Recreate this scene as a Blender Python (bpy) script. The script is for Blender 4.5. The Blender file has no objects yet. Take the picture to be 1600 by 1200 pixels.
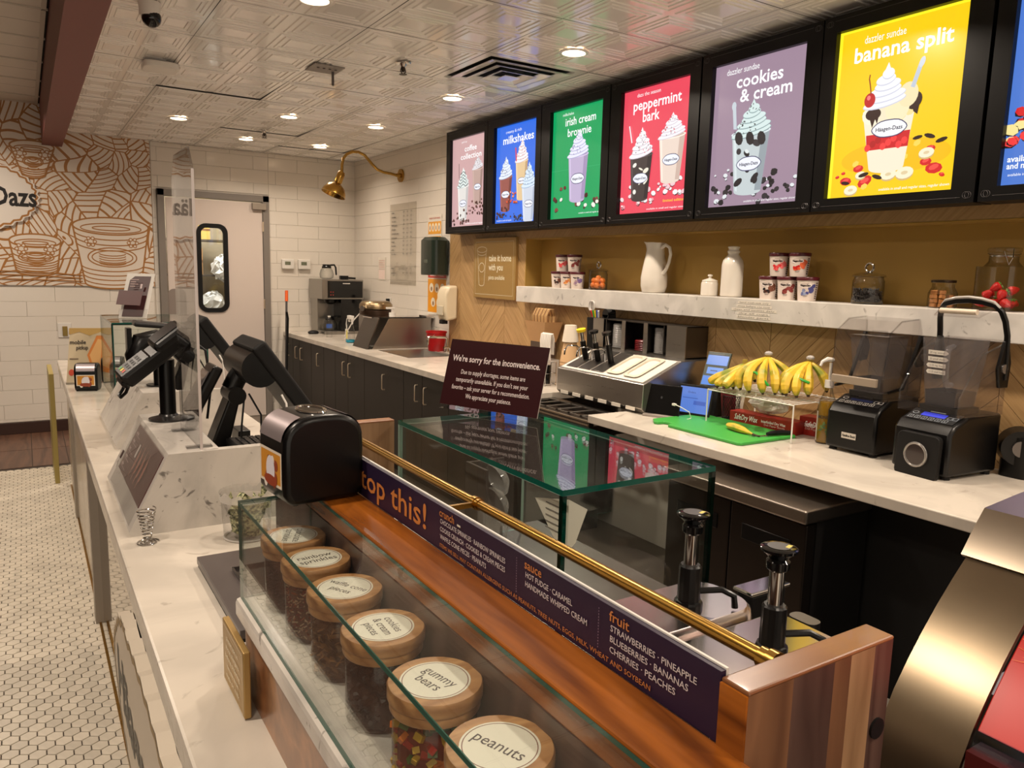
import bpy, math, random
from mathutils import Vector, Matrix
SC = bpy.context.scene
COL = SC.collection
PI = math.pi
rnd = random.Random(7)

# ------------------------------------------------------------------ camera, world, lights, exposure
cam_d = bpy.data.cameras.new('camera'); cam = bpy.data.objects.new('camera', cam_d); COL.objects.link(cam)
cam_d.sensor_width = 36.0; cam_d.lens = 1194.57 / 1600 * 36.0; cam_d.clip_start = 0.02
cam.matrix_world = Matrix(((0.84546365, 0.05572178, -0.53111798, 0.0),
                           (-0.53341046, 0.1361209, -0.83483195, 0.0),
                           (0.02577794, 0.98912395, 0.14480786, 1.6), (0, 0, 0, 1)))
SC.camera = cam
SC.view_settings.view_transform = 'Standard'; SC.view_settings.look = 'None'
SC.view_settings.gamma = 1.0; SC.view_settings.use_curve_mapping = False
SC.view_settings.exposure = 0.0
w = bpy.data.worlds.new('world'); SC.world = w; w.use_nodes = True
w.node_tree.nodes['Background'].inputs[0].default_value = (1.0, 0.86, 0.70, 1)
w.node_tree.nodes['Background'].inputs[1].default_value = 1.15

CEIL = 2.755
DOWNLIGHTS = [(2.50, 3.41), (2.50, 4.77), (2.50, 6.11), (2.48, 7.46), (1.80, 6.15), (1.79, 7.48), (1.11, 6.81), (1.13, 3.45)]
HIDDEN_LIGHTS = [(2.50, 2.06), (2.50, 0.70), (1.13, 2.06), (2.5, -0.66), (1.13, -0.66), (-0.45, 1.35), (-0.9, 3.4), (-0.9, 5.4), (-0.5, 7.3), (-0.9, -0.6), (1.8, 4.8)]  # unseen lamps; left of the beam they are added for mural light and highlights
LIGHT_W = 14.5
def down_lamp(x, y, z, power, r=0.055, spread=145):
    l = bpy.data.lights.new('downlight_or_fill_lamp', 'AREA'); l.shape = 'DISK'; l.size = 2 * r
    l.energy = power; l.color = (1.0, 0.85, 0.695); l.spread = math.radians(spread)
    o = bpy.data.objects.new('downlight_or_fill_lamp', l); COL.objects.link(o); o.location = (x, y, z)
    return o
for x, y in DOWNLIGHTS: down_lamp(x, y, CEIL - 0.012, LIGHT_W * (0.55 if y > 5.5 else (1.25 if x > 2 else 0.8)))
for x, y in HIDDEN_LIGHTS: down_lamp(x, y, (2.95 if x < 0 else CEIL) - 0.012, LIGHT_W * (1.5 if x < 0 else (1.25 if x > 2 else 0.75)))

# ------------------------------------------------------------------ helpers
def lin(c):
    if max(c) > 1.0: c = [v / 255.0 for v in c]
    return tuple((v / 12.92 if v <= 0.04045 else ((v + 0.055) / 1.055) ** 2.4) for v in c[:3]) + (1.0,)
MATS = {}
def newmat(name):
    m = bpy.data.materials.new(name); m.use_nodes = True
    nt = m.node_tree; b = nt.nodes['Principled BSDF']; MATS[name] = m
    return m, nt, b
def M(name, col=None, rough=0.5, metal=0.0, noise=0.0, nscale=20.0, bump=0.0, emit=None, estr=0.0, coat=0.0, spec=None):
    if name in MATS: return MATS[name]
    m, nt, b = newmat(name); c = lin(col)
    b.inputs['Base Color'].default_value = c; b.inputs['Roughness'].default_value = rough
    b.inputs['Metallic'].default_value = metal; b.inputs['Coat Weight'].default_value = coat
    if spec is not None: b.inputs['Specular IOR Level'].default_value = spec
    if noise > 0 or bump > 0:
        tc = nt.nodes.new('ShaderNodeTexCoord'); n = nt.nodes.new('ShaderNodeTexNoise')
        n.inputs['Scale'].default_value = nscale; n.inputs['Detail'].default_value = 5
        nt.links.new(tc.outputs['Object'], n.inputs['Vector'])
        if noise > 0:
            mx = nt.nodes.new('ShaderNodeMix'); mx.data_type = 'RGBA'
            mx.inputs[6].default_value = tuple(v * (1 - noise) for v in c[:3]) + (1,)
            mx.inputs[7].default_value = tuple(min(1, v * (1 + noise)) for v in c[:3]) + (1,)
            nt.links.new(n.outputs['Fac'], mx.inputs[0]); nt.links.new(mx.outputs[2], b.inputs['Base Color'])
        if bump > 0:
            bp = nt.nodes.new('ShaderNodeBump'); bp.inputs['Strength'].default_value = bump; bp.inputs['Distance'].default_value = 0.01
            nt.links.new(n.outputs['Fac'], bp.inputs['Height']); nt.links.new(bp.outputs['Normal'], b.inputs['Normal'])
    if emit is not None:
        b.inputs['Emission Color'].default_value = lin(emit); b.inputs['Emission Strength'].default_value = estr
    return m
def glassmat(name, tint=(0.95, 0.97, 0.96), ior=1.45, rough=0.0, haze=0.0, hazecol=(0.8, 0.8, 0.8), edge=0.0):
    m = bpy.data.materials.new(name); m.use_nodes = True; nt = m.node_tree; nt.nodes.clear(); MATS[name] = m
    out = nt.nodes.new('ShaderNodeOutputMaterial'); mx = nt.nodes.new('ShaderNodeMixShader')
    tr = nt.nodes.new('ShaderNodeBsdfTransparent'); tr.inputs[0].default_value = (*tint, 1)
    if edge > 0:   # longer light path through the wall of a round jar near its outline
        lw = nt.nodes.new('ShaderNodeLayerWeight'); lw.inputs[0].default_value = 0.35; mc = nt.nodes.new('ShaderNodeMix'); mc.data_type = 'RGBA'
        mc.inputs[6].default_value = (*tint, 1); mc.inputs[7].default_value = tuple(v*(1-edge) for v in tint) + (1,)
        nt.links.new(lw.outputs['Facing'], mc.inputs[0]); nt.links.new(mc.outputs[2], tr.inputs[0])
    gl = nt.nodes.new('ShaderNodeBsdfGlossy'); gl.inputs['Roughness'].default_value = rough
    fr = nt.nodes.new('ShaderNodeFresnel'); ge = nt.nodes.new('ShaderNodeNewGeometry'); ma = nt.nodes.new('ShaderNodeMath')
    ma.operation = 'MULTIPLY_ADD'; ma.inputs[1].default_value = 1.0/ior - ior; ma.inputs[2].default_value = ior
    nt.links.new(ge.outputs['Backfacing'], ma.inputs[0]); nt.links.new(ma.outputs[0], fr.inputs['IOR'])   # thin sheet: same reflectance from both sides
    nt.links.new(fr.outputs[0], mx.inputs[0]); nt.links.new(tr.outputs[0], mx.inputs[1]); nt.links.new(gl.outputs[0], mx.inputs[2])
    last = mx
    if haze > 0:
        df = nt.nodes.new('ShaderNodeBsdfDiffuse'); df.inputs[0].default_value = (*hazecol, 1)
        m2 = nt.nodes.new('ShaderNodeMixShader'); m2.inputs[0].default_value = haze
        nt.links.new(mx.outputs[0], m2.inputs[1]); nt.links.new(df.outputs[0], m2.inputs[2]); last = m2
    nt.links.new(last.outputs[0], out.inputs[0])
    return m
def ramp(nt, stops):
    r = nt.nodes.new('ShaderNodeValToRGB'); e = r.color_ramp.elements
    while len(e) < len(stops): e.new(0.5)
    for i, (p, c) in enumerate(stops): e[i].position = p; e[i].color = lin(c)
    return r
def marble(name, base=(222, 212, 200), vein=(150, 143, 135), scale=1.6, rough=0.16, amount=0.5):
    m, nt, b = newmat(name)
    tc = nt.nodes.new('ShaderNodeTexCoord'); n1 = nt.nodes.new('ShaderNodeTexNoise'); n2 = nt.nodes.new('ShaderNodeTexNoise')
    n1.inputs['Scale'].default_value = scale * 2; n1.inputs['Detail'].default_value = 8; n1.inputs['Distortion'].default_value = 1.2
    n2.inputs['Scale'].default_value = scale * 4.5; n2.inputs['Detail'].default_value = 10; n2.inputs['Distortion'].default_value = 2.5
    nt.links.new(tc.outputs['Object'], n1.inputs['Vector']); nt.links.new(tc.outputs['Object'], n2.inputs['Vector'])
    dark = tuple(base[i] * (1 - amount) + vein[i] * amount for i in range(3))
    r1 = ramp(nt, [(0.0, dark), (0.42, tuple(v * 0.93 for v in base)), (0.58, base), (1.0, base)])
    r2 = ramp(nt, [(0.30, vein), (0.36, (255, 255, 255)), (1.0, (255, 255, 255))])
    mx = nt.nodes.new('ShaderNodeMix'); mx.data_type = 'RGBA'; mx.blend_type = 'MULTIPLY'; mx.inputs[0].default_value = amount
    nt.links.new(n1.outputs['Fac'], r1.inputs[0]); nt.links.new(n2.outputs['Fac'], r2.inputs[0])
    nt.links.new(r1.outputs[0], mx.inputs[6]); nt.links.new(r2.outputs[0], mx.inputs[7]); nt.links.new(mx.outputs[2], b.inputs['Base Color'])
    b.inputs['Roughness'].default_value = rough
    return m
def woodmat(name, c1, c2, axis=1, scale=9.0, rough=0.35, stretch=0.08, rand=False, coat=0.0):
    m, nt, b = newmat(name)
    tc = nt.nodes.new('ShaderNodeTexCoord'); mp = nt.nodes.new('ShaderNodeMapping')
    s = [1.0, 1.0, 1.0]; s[axis] = stretch; mp.inputs['Scale'].default_value = s
    n = nt.nodes.new('ShaderNodeTexNoise'); n.inputs['Scale'].default_value = scale; n.inputs['Detail'].default_value = 3; n.inputs['Distortion'].default_value = 1.0
    wv = nt.nodes.new('ShaderNodeMath'); wv.operation = 'MULTIPLY'; wv.inputs[1].default_value = 9.0
    fr = nt.nodes.new('ShaderNodeMath'); fr.operation = 'PINGPONG'; fr.inputs[1].default_value = 1.0
    n2 = nt.nodes.new('ShaderNodeTexNoise'); n2.inputs['Scale'].default_value = scale * 12; n2.inputs['Detail'].default_value = 4
    nt.links.new(tc.outputs['Object'], mp.inputs[0]); nt.links.new(mp.outputs[0], n.inputs['Vector']); nt.links.new(mp.outputs[0], n2.inputs['Vector'])
    nt.links.new(n.outputs['Fac'], wv.inputs[0]); nt.links.new(wv.outputs[0], fr.inputs[0])
    ad = nt.nodes.new('ShaderNodeMath'); ad.operation = 'MULTIPLY_ADD'; ad.inputs[1].default_value = 0.55
    nt.links.new(fr.outputs[0], ad.inputs[0])
    ml = nt.nodes.new('ShaderNodeMath'); ml.operation = 'MULTIPLY'; ml.inputs[1].default_value = 0.45
    nt.links.new(n2.outputs['Fac'], ml.inputs[0]); nt.links.new(ml.outputs[0], ad.inputs[2])
    r = ramp(nt, [(0.1, c1), (0.85, c2)]); nt.links.new(ad.outputs[0], r.inputs[0]); last = r.outputs[0]
    if rand:
        oi = nt.nodes.new('ShaderNodeObjectInfo'); hs = nt.nodes.new('ShaderNodeHueSaturation')
        ma = nt.nodes.new('ShaderNodeMath'); ma.operation = 'MULTIPLY_ADD'; ma.inputs[1].default_value = 0.22; ma.inputs[2].default_value = 0.9
        nt.links.new(oi.outputs['Random'], ma.inputs[0]); nt.links.new(ma.outputs[0], hs.inputs['Value']); nt.links.new(last, hs.inputs['Color']); last = hs.outputs[0]
    nt.links.new(last, b.inputs['Base Color']); b.inputs['Roughness'].default_value = rough; b.inputs['Coat Weight'].default_value = coat
    return m
def brushed(name, col, rough=0.28, axis=2, amt=0.12):
    m, nt, b = newmat(name); c = lin(col); b.inputs['Base Color'].default_value = c; b.inputs['Metallic'].default_value = 1.0
    tc = nt.nodes.new('ShaderNodeTexCoord'); mp = nt.nodes.new('ShaderNodeMapping'); s = [220.0] * 3; s[axis] = 4.0; mp.inputs['Scale'].default_value = s
    n = nt.nodes.new('ShaderNodeTexNoise'); n.inputs['Scale'].default_value = 1.0; n.inputs['Detail'].default_value = 3
    nt.links.new(tc.outputs['Object'], mp.inputs[0]); nt.links.new(mp.outputs[0], n.inputs['Vector'])
    ma = nt.nodes.new('ShaderNodeMath'); ma.operation = 'MULTIPLY_ADD'; ma.inputs[1].default_value = amt; ma.inputs[2].default_value = rough - amt / 2
    nt.links.new(n.outputs['Fac'], ma.inputs[0]); nt.links.new(ma.outputs[0], b.inputs['Roughness'])
    return m
def attrmat(name, emit=0.0, rough=0.45):
    m, nt, b = newmat(name); a = nt.nodes.new('ShaderNodeAttribute'); a.attribute_name = 'Col'
    if emit > 0:
        b.inputs['Base Color'].default_value = (0.02, 0.02, 0.02, 1); b.inputs['Roughness'].default_value = 0.25
        nt.links.new(a.outputs['Color'], b.inputs['Emission Color']); b.inputs['Emission Strength'].default_value = emit
    else:
        nt.links.new(a.outputs['Color'], b.inputs['Base Color']); b.inputs['Roughness'].default_value = rough
    return m

class G:
    def __init__(s): s.v = []; s.f = []; s.fm = []; s.m = 0
    def add(s, vs, fs):
        k = len(s.v); s.v += [tuple(v) for v in vs]; s.f += [tuple(i + k for i in f) for f in fs]; s.fm += [s.m] * len(fs); return s
    def box(s, a, b, bev=0):
        x0, y0, z0 = a; x1, y1, z1 = b
        if x0 > x1: x0, x1 = x1, x0
        if y0 > y1: y0, y1 = y1, y0
        if z0 > z1: z0, z1 = z1, z0
        return s.add([(x0,y0,z0),(x1,y0,z0),(x1,y1,z0),(x0,y1,z0),(x0,y0,z1),(x1,y0,z1),(x1,y1,z1),(x0,y1,z1)],
                     [(0,3,2,1),(4,5,6,7),(0,1,5,4),(1,2,6,5),(2,3,7,6),(3,0,4,7)])
    def obox(s, c, size, R):   # oriented box, R = 3x3 matrix
        hx, hy, hz = [v / 2 for v in size]; c = Vector(c)
        vs = [c + R @ Vector((sx*hx, sy*hy, sz*hz)) for sz in (-1,1) for sx, sy in ((-1,-1),(1,-1),(1,1),(-1,1))]
        return s.add(vs, [(0,3,2,1),(4,5,6,7),(0,1,5,4),(1,2,6,5),(2,3,7,6),(3,0,4,7)])
    def prism(s, poly, axis, a, b):   # poly in the two other axes (cyclic order: axis x -> (y,z), y -> (x,z), z -> (x,y))
        def P(p, t):
            return (t, p[0], p[1]) if axis == 'x' else ((p[0], t, p[1]) if axis == 'y' else (p[0], p[1], t))
        n = len(poly); vs = [P(p, a) for p in poly] + [P(p, b) for p in poly]
        return s.add(vs, [tuple(range(n)), tuple(range(2*n-1, n-1, -1))] + [(i, i+n, (i+1)%n+n, (i+1)%n) for i in range(n)])
    def lathe(s, prof, c=(0,0,0), n=24, cap0=True, cap1=True, sx=1.0, sy=1.0, flute=0.0):
        vs = []; fs = []
        for r, z in prof:
            for i in range(n):
                a = 2*PI*i/n; rr = r * (1 + (flute if i % 2 else 0)); vs.append((c[0]+rr*sx*math.cos(a), c[1]+rr*sy*math.sin(a), c[2]+z))
        m = len(prof)
        for j in range(m-1):
            for i in range(n): fs.append((j*n+i, j*n+(i+1)%n, (j+1)*n+(i+1)%n, (j+1)*n+i))
        if cap0: fs.append(tuple(range(n-1, -1, -1)))
        if cap1: fs.append(tuple((m-1)*n+i for i in range(n)))
        return s.add(vs, fs)
    def cyl(s, p0, p1, r0, r1=None, n=16, caps=True):
        r1 = r0 if r1 is None else r1
        return s.tube([p0, p1], [r0, r1], n, caps)
    def tube(s, pts, r, n=8, caps=True, closed=False):
        pts = [Vector(p) for p in pts]; m = len(pts)
        rs = r if isinstance(r, (list, tuple)) else [r]*m
        up = Vector((0,0,1)); vs = []; last = None
        for i, p in enumerate(pts):
            if closed: d = pts[(i+1)%m] - pts[i-1]
            else: d = (pts[min(i+1,m-1)] - pts[max(i-1,0)])
            if d.length < 1e-9: d = Vector((0,0,1))
            d.normalize()
            if last is None:
                u = d.cross(up)
                if u.length < 1e-3: u = d.cross(Vector((1,0,0)))
            else: u = last - d * last.dot(d)
            u.normalize(); last = u; w_ = d.cross(u)
            for k in range(n):
                a = 2*PI*k/n; vs.append(p + (u*math.cos(a) + w_*math.sin(a)) * rs[i])
        fs = []
        for j in range(m if closed else m-1):
            for k in range(n): fs.append((j*n+k, j*n+(k+1)%n, ((j+1)%m)*n+(k+1)%n, ((j+1)%m)*n+k))
        if caps and not closed: fs.append(tuple(range(n-1,-1,-1))); fs.append(tuple((m-1)*n+k for k in range(n)))
        return s.add(vs, fs)
    def sphere(s, c, r, n=12, sx=1, sy=1, sz=1):
        m = max(4, n//2); prof = [(max(1e-4, r*math.sin(PI*j/m)), -r*math.cos(PI*j/m)*sz) for j in range(m+1)]
        return s.lathe(prof, c, n, sx=sx, sy=sy)
    def quad(s, a, b, c, d): return s.add([a,b,c,d], [(0,1,2,3)])
    def poly(s, pts): return s.add(pts, [tuple(range(len(pts)))])
    def rbox(s, cx, cy, w_, d, z0, z1, r, n=4, taper=0.0, bev=0.0):  # vertical rounded box (rounded plan corners)
        def ring(k, z):
            o = []
            for qx, qy, a0 in ((1,1,0),(-1,1,PI/2),(-1,-1,PI),(1,-1,3*PI/2)):
                for i in range(n+1):
                    a = a0 + PI/2*i/n; rr = max(1e-4, r)
                    o.append((cx + qx*(w_/2-k-rr) + rr*math.cos(a), cy + qy*(d/2-k-rr) + rr*math.sin(a), z))
            return o
        rings = [ring(0, z0), ring(taper, z1-bev)] + ([ring(taper+bev*0.8, z1)] if bev else [])
        N = len(rings[0]); vs = [v for q in rings for v in q]; fs = []
        for j in range(len(rings)-1):
            for i in range(N): fs.append((j*N+i, j*N+(i+1)%N, (j+1)*N+(i+1)%N, (j+1)*N+i))
        fs += [tuple(range(N-1,-1,-1)), tuple((len(rings)-1)*N+i for i in range(N))]
        return s.add(vs, fs)

def rootloc(o):
    while o.parent: o = o.parent
    return o.location
def mk(name, g, mat, parent=None, smooth=False, bev=0.0, local=False, kind=None, label=None, bseg=2):
    me = bpy.data.meshes.new(name)
    vs = g.v
    if parent is not None and not local:
        L = rootloc(parent); vs = [(v[0]-L[0], v[1]-L[1], v[2]-L[2]) for v in vs]
    me.from_pydata(vs, [], g.f)
    mats = mat if isinstance(mat, (list, tuple)) else [mat]
    for m in mats: me.materials.append(m)
    if len(mats) > 1: me.polygons.foreach_set('material_index', g.fm)
    if smooth: 
        me.polygons.foreach_set('use_smooth', [True]*len(me.polygons))
    me.update()
    if smooth: me.set_sharp_from_angle(angle=math.radians(38))
    o = bpy.data.objects.new(name, me); COL.objects.link(o)
    if parent is not None: o.parent = parent
    if bev > 0:
        b = o.modifiers.new('bevel', 'BEVEL'); b.width = bev; b.segments = bseg; b.limit_method = 'ANGLE'; b.angle_limit = math.radians(40)
    if kind: o['kind'] = kind
    if label: o['label'] = label
    return o
def tag(o, label, cat, group=None):
    o['label'] = label; o['category'] = cat
    if group: o['group'] = group
    return o
def thing(name, label, cat, loc=(0,0,0), group=None, rz=0.0):
    o = bpy.data.objects.new(name, None); COL.objects.link(o); o.location = loc; o.rotation_euler = (0,0,rz); o.empty_display_size = 0.05
    return tag(o, label, cat, group)
def struct(name, g, mat, parent=None, **k):
    return mk(name, g, mat, parent, kind='structure', **k)
def dup(root, loc, rz=0.0, label=None, group=None):
    r = root.copy(); COL.objects.link(r); r.location = loc; r.rotation_euler = (0,0,rz)
    if label: r['label'] = label
    if group: r['group'] = group
    for ch in list(root.children):
        c = ch.copy(); COL.objects.link(c); c.parent = r
        for g in list(ch.children):
            d = g.copy(); COL.objects.link(d); d.parent = c
    return r

# ---- flat print: coloured polygons and lettering laid on a surface through a mapping function
_tc = {}
def textmesh(body, bold):
    key = (body, bold)
    if key not in _tc:
        cu = bpy.data.curves.new('t', 'FONT'); cu.body = body; cu.resolution_u = 2; cu.offset = bold; cu.size = 1.0
        ob = bpy.data.objects.new('t', cu); COL.objects.link(ob)
        me = bpy.data.meshes.new_from_object(ob)
        vs = [(v.co.x, v.co.y) for v in me.vertices]; fs = [tuple(p.vertices) for p in me.polygons]
        bpy.data.objects.remove(ob); bpy.data.curves.remove(cu); bpy.data.meshes.remove(me)
        _tc[key] = (vs, fs)
    return _tc[key]
class Art:
    def __init__(s, mp, lift=0.0004): s.mp = mp; s.v = []; s.f = []; s.c = []; s.lay = 0; s.lift = lift
    def raw(s, pts, faces, col):
        k = len(s.v); s.lay += 1; h = s.lift * (1 + s.lay * 0.12)
        s.v += [s.mp(p[0], p[1], h) for p in pts]; s.f += [tuple(i+k for i in f) for f in faces]; s.c += [lin(col)] * len(faces)
    def poly(s, pts, col): s.raw(pts, [tuple(range(len(pts)))], col)
    def rect(s, x0, y0, x1, y1, col): s.poly([(x0,y0),(x1,y0),(x1,y1),(x0,y1)], col)
    def ell(s, cx, cy, rx, ry, col, ang=0.0, n=20, wob=0.0):
        ca, sa = math.cos(ang), math.sin(ang); P = []
        for i in range(n):
            a = 2*PI*i/n; k = 1 + (wob * math.cos(a*n/4) if wob else 0); x = rx*k*math.cos(a); y = ry*k*math.sin(a); P.append((cx+x*ca-y*sa, cy+x*sa+y*ca))
        s.poly(P, col)
    def stroke(s, pts, wd, col, closed=False):
        n = len(pts); L = []; R_ = []
        for i in range(n):
            if closed: a = pts[i-1]; b = pts[(i+1) % n]
            else: a = pts[max(0,i-1)]; b = pts[min(n-1,i+1)]
            dx, dy = b[0]-a[0], b[1]-a[1]; d = math.hypot(dx, dy) or 1; nx, ny = -dy/d*wd/2, dx/d*wd/2
            L.append((pts[i][0]+nx, pts[i][1]+ny)); R_.append((pts[i][0]-nx, pts[i][1]-ny))
        m = n if closed else n-1
        s.raw(L + R_, [(i, (i+1)%n, (i+1)%n+n, i+n) for i in range(m)], col)
    def text(s, body, cx, cy, h=None, w=None, col=(255,255,255), bold=0.0, al='C', squeeze=1.0, ang=0.0, skew=0.0):
        vs, fs = textmesh(body, bold)
        if not vs: return
        x0 = min(v[0] for v in vs); x1 = max(v[0] for v in vs); W = x1 - x0
        k = (h / 0.7) if h else w / W
        sx = k * squeeze if h else k
        if h and w: sx = w / W
        if w and not h: pass
        ox = {'C': -(x0+x1)/2, 'L': -x0, 'R': -x1}[al]
        ca, sa = math.cos(ang), math.sin(ang); P = []
        for v in vs:
            x = (v[0]+ox)*sx + (v[1]-0.35)*k*skew; y = (v[1]-0.35)*k
            P.append((cx + x*ca - y*sa, cy + x*sa + y*ca))
        s.raw(P, fs, col)
    def make(s, name, mat, parent=None, kind=None, label=None):
        me = bpy.data.meshes.new(name)
        vs = s.v
        if parent is not None: L = rootloc(parent); vs = [(v[0]-L[0], v[1]-L[1], v[2]-L[2]) for v in vs]
        me.from_pydata(vs, [], s.f); ca = me.color_attributes.new('Col', 'FLOAT_COLOR', 'CORNER')
        buf = []
        for p, c in zip(me.polygons, s.c): buf += list(c) * p.loop_total
        ca.data.foreach_set('color', buf); me.materials.append(mat); me.update()
        o = bpy.data.objects.new(name, me); COL.objects.link(o)
        if parent is not None: o.parent = parent
        if kind: o['kind'] = kind
        if label: o['label'] = label
        return o
def plane_map(o, ux, uy, nrm=None):
    o = Vector(o); ux = Vector(ux); uy = Vector(uy); n = Vector(nrm).normalized() if nrm else ux.cross(uy).normalized()
    return lambda u, v, h: tuple(o + ux*u + uy*v + n*h)

# ------------------------------------------------------------------ materials
marble_top = marble('marble_counter', (206, 197, 184), (152, 144, 136), 1.5, 0.2, 0.35)
marble_blk = marble('marble_block', (204, 197, 188), (92, 88, 86), 2.4, 0.22, 0.75)
marble_shelf = marble('marble_shelf', (208, 203, 196), (140, 138, 136), 2.0, 0.3, 0.5)
hexm = marble('floor_tile_marble', (222, 212, 194), (176, 164, 150), 3.0, 0.35, 0.35)
_nt = hexm.node_tree; _b = _nt.nodes['Principled BSDF']; _src = _b.inputs['Base Color'].links[0].from_socket
_oi = _nt.nodes.new('ShaderNodeObjectInfo'); _hs = _nt.nodes.new('ShaderNodeHueSaturation'); _ma = _nt.nodes.new('ShaderNodeMath')
_ma.operation = 'MULTIPLY_ADD'; _ma.inputs[1].default_value = 0.22; _ma.inputs[2].default_value = 0.86
_nt.links.new(_oi.outputs['Random'], _ma.inputs[0]); _nt.links.new(_ma.outputs[0], _hs.inputs['Value']); _nt.links.new(_src, _hs.inputs['Color']); _nt.links.new(_hs.outputs[0], _b.inputs['Base Color'])
grout = M('dark_grout', (70, 62, 55), 0.9)
white_tile = M('glazed_white_tile', (226, 218, 206), 0.16, noise=0.02, nscale=3)
tile_grout = M('light_grout', (214, 206, 194), 0.6)
plaster = M('plaster', (200, 190, 176), 0.8)
ceil_white = M('gloss_white_ceiling', (244, 240, 234), 0.13, coat=0.2)
ceil_matte = M('matt_ceiling', (226, 218, 206), 0.6)
dark_gap = M('dark_gap', (20, 18, 16), 0.9)
burgundy = M('burgundy_paint', (120, 62, 56), 0.55)
steel = brushed('brushed_steel', (176, 172, 166), 0.30, 1)
steel_v = brushed('brushed_steel_upright', (160, 156, 150), 0.32, 2)
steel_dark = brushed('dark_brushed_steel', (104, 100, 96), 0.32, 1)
chrome = M('chrome', (205, 203, 200), 0.08, 1.0)
brass = M('brass', (178, 138, 66), 0.24, 1.0)
gold_sat = M('satin_gold', (176, 150, 90), 0.34, 1.0)
gold_plate = M('gold_laminate', (172, 140, 84), 0.38, 0.45)
black_pl = M('black_plastic', (9, 8, 8), 0.30, spec=0.35)
black_mt = M('black_matt', (12, 11, 11), 0.55, spec=0.3)
black_gl = M('black_gloss', (10, 10, 11), 0.08)
frame_blk = M('menu_frame_black', (7, 6, 6), 0.4, spec=0.25)
cabinet_m = M('charcoal_laminate', (31, 26, 20), 0.5)
nickel = M('satin_nickel', (236, 220, 196), 0.38, 1.0)
door_m = M('door_paint', (214, 200, 190), 0.35)
door_fr = M('door_frame_paint', (128, 120, 112), 0.45)
ceramic = M('white_ceramic', (218, 210, 198), 0.12, coat=0.3)
cream_pl = M('cream_plastic', (214, 200, 172), 0.35)
white_pl = M('white_plastic', (225, 220, 212), 0.4)
red_pl = M('red_plastic', (176, 16, 22), 0.3)
green_pl = M('green_plastic', (60, 158, 62), 0.45)
paper_w = M('white_paper', (222, 214, 200), 0.7)
kraft = M('kraft_card', (176, 136, 92), 0.75, noise=0.08)
maroon = M('maroon_card', (48, 6, 12), 0.35)
amber_wood = woodmat('amber_walnut', (84, 38, 8), (172, 98, 30), 1, 9.0, 0.24, 0.10, coat=0.25)
walnut = woodmat('walnut_board', (86, 56, 38), (138, 98, 68), 2, 6.0, 0.35, 0.10)
walnut_dk = woodmat('dark_walnut_board', (64, 44, 38), (98, 74, 64), 2, 7.0, 0.35, 0.10)
walnut_lt = woodmat('pale_walnut_board', (128, 96, 66), (176, 140, 104), 2, 9.0, 0.35, 0.10)
walnut_top = woodmat('walnut_top', (112, 70, 42), (166, 112, 70), 0, 6.0, 0.28, 0.14, coat=0.2)
lid_wood = woodmat('acacia_lid', (150, 100, 58), (206, 156, 104), 0, 14.0, 0.4, 0.2)
def oak(name, sgn):
    m, nt, b = newmat(name); tc = nt.nodes.new('ShaderNodeTexCoord'); r1 = nt.nodes.new('ShaderNodeMapping'); r2 = nt.nodes.new('ShaderNodeMapping'); n = nt.nodes.new('ShaderNodeTexNoise')
    r1.inputs['Rotation'].default_value = (sgn * PI/4, 0, 0); r2.inputs['Scale'].default_value = (1, 5, 90); n.inputs['Scale'].default_value = 1.0; n.inputs['Detail'].default_value = 4
    nt.links.new(tc.outputs['Object'], r1.inputs[0]); nt.links.new(r1.outputs[0], r2.inputs[0]); nt.links.new(r2.outputs[0], n.inputs['Vector'])
    r = ramp(nt, [(0.3, (158, 124, 80)), (0.7, (184, 150, 104))]); nt.links.new(n.outputs['Fac'], r.inputs[0])
    oi = nt.nodes.new('ShaderNodeObjectInfo'); hs = nt.nodes.new('ShaderNodeHueSaturation'); ma = nt.nodes.new('ShaderNodeMath'); ma.operation = 'MULTIPLY_ADD'; ma.inputs[1].default_value = 0.10; ma.inputs[2].default_value = 0.95
    nt.links.new(oi.outputs['Random'], ma.inputs[0]); nt.links.new(ma.outputs[0], hs.inputs['Value']); nt.links.new(r.outputs[0], hs.inputs['Color']); nt.links.new(hs.outputs[0], b.inputs['Base Color']); b.inputs['Roughness'].default_value = 0.45
    return m
oak_a = oak('chevron_oak_rising', -1); oak_b = oak('chevron_oak_falling', 1); oak_plank = oak_b
dark_floor = woodmat('dark_plank_floor', (66, 44, 34), (104, 72, 54), 1, 6.0, 0.4, 0.12, rand=True)
dark_base = M('dark_wood_base', (52, 28, 18), 0.45)
niche_m = M('niche_gold', (168, 134, 66), 0.45, 0.2)
glass = glassmat('clear_glass', (0.965, 0.985, 0.975))
glass_thin = glassmat('jar_glass', (0.97, 0.98, 0.97), 1.55, edge=0.65)
acrylic = glassmat('clear_acrylic', (0.975, 0.975, 0.975), 1.45, edge=0.25)
smoke = glassmat('smoked_polycarbonate', (0.92, 0.905, 0.90), 1.45, 0.03, 0.015, (0.5, 0.47, 0.46))
jarplast = glassmat('grey_polycarbonate', (0.82, 0.80, 0.80), 1.45, 0.06, 0.09, (0.50, 0.48, 0.49))
milky = glassmat('translucent_plastic', (0.80, 0.78, 0.75), 1.4, 0.1, 0.55, (0.75, 0.71, 0.66))
edge_m = M('glass_edge_green', (10, 78, 66), 0.12, emit=None)
edge_lt = M('glass_edge_pale', (120, 150, 138), 0.1)
art_m = attrmat('print', 0.0, 0.4)
art_gloss = attrmat('gloss_print', 0.0, 0.15)
art_lit = attrmat('backlit_print', 1.08)
screen_m = M('screen_blue', (40, 60, 90), 0.1, emit=(84, 140, 235), estr=0.9)
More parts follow.
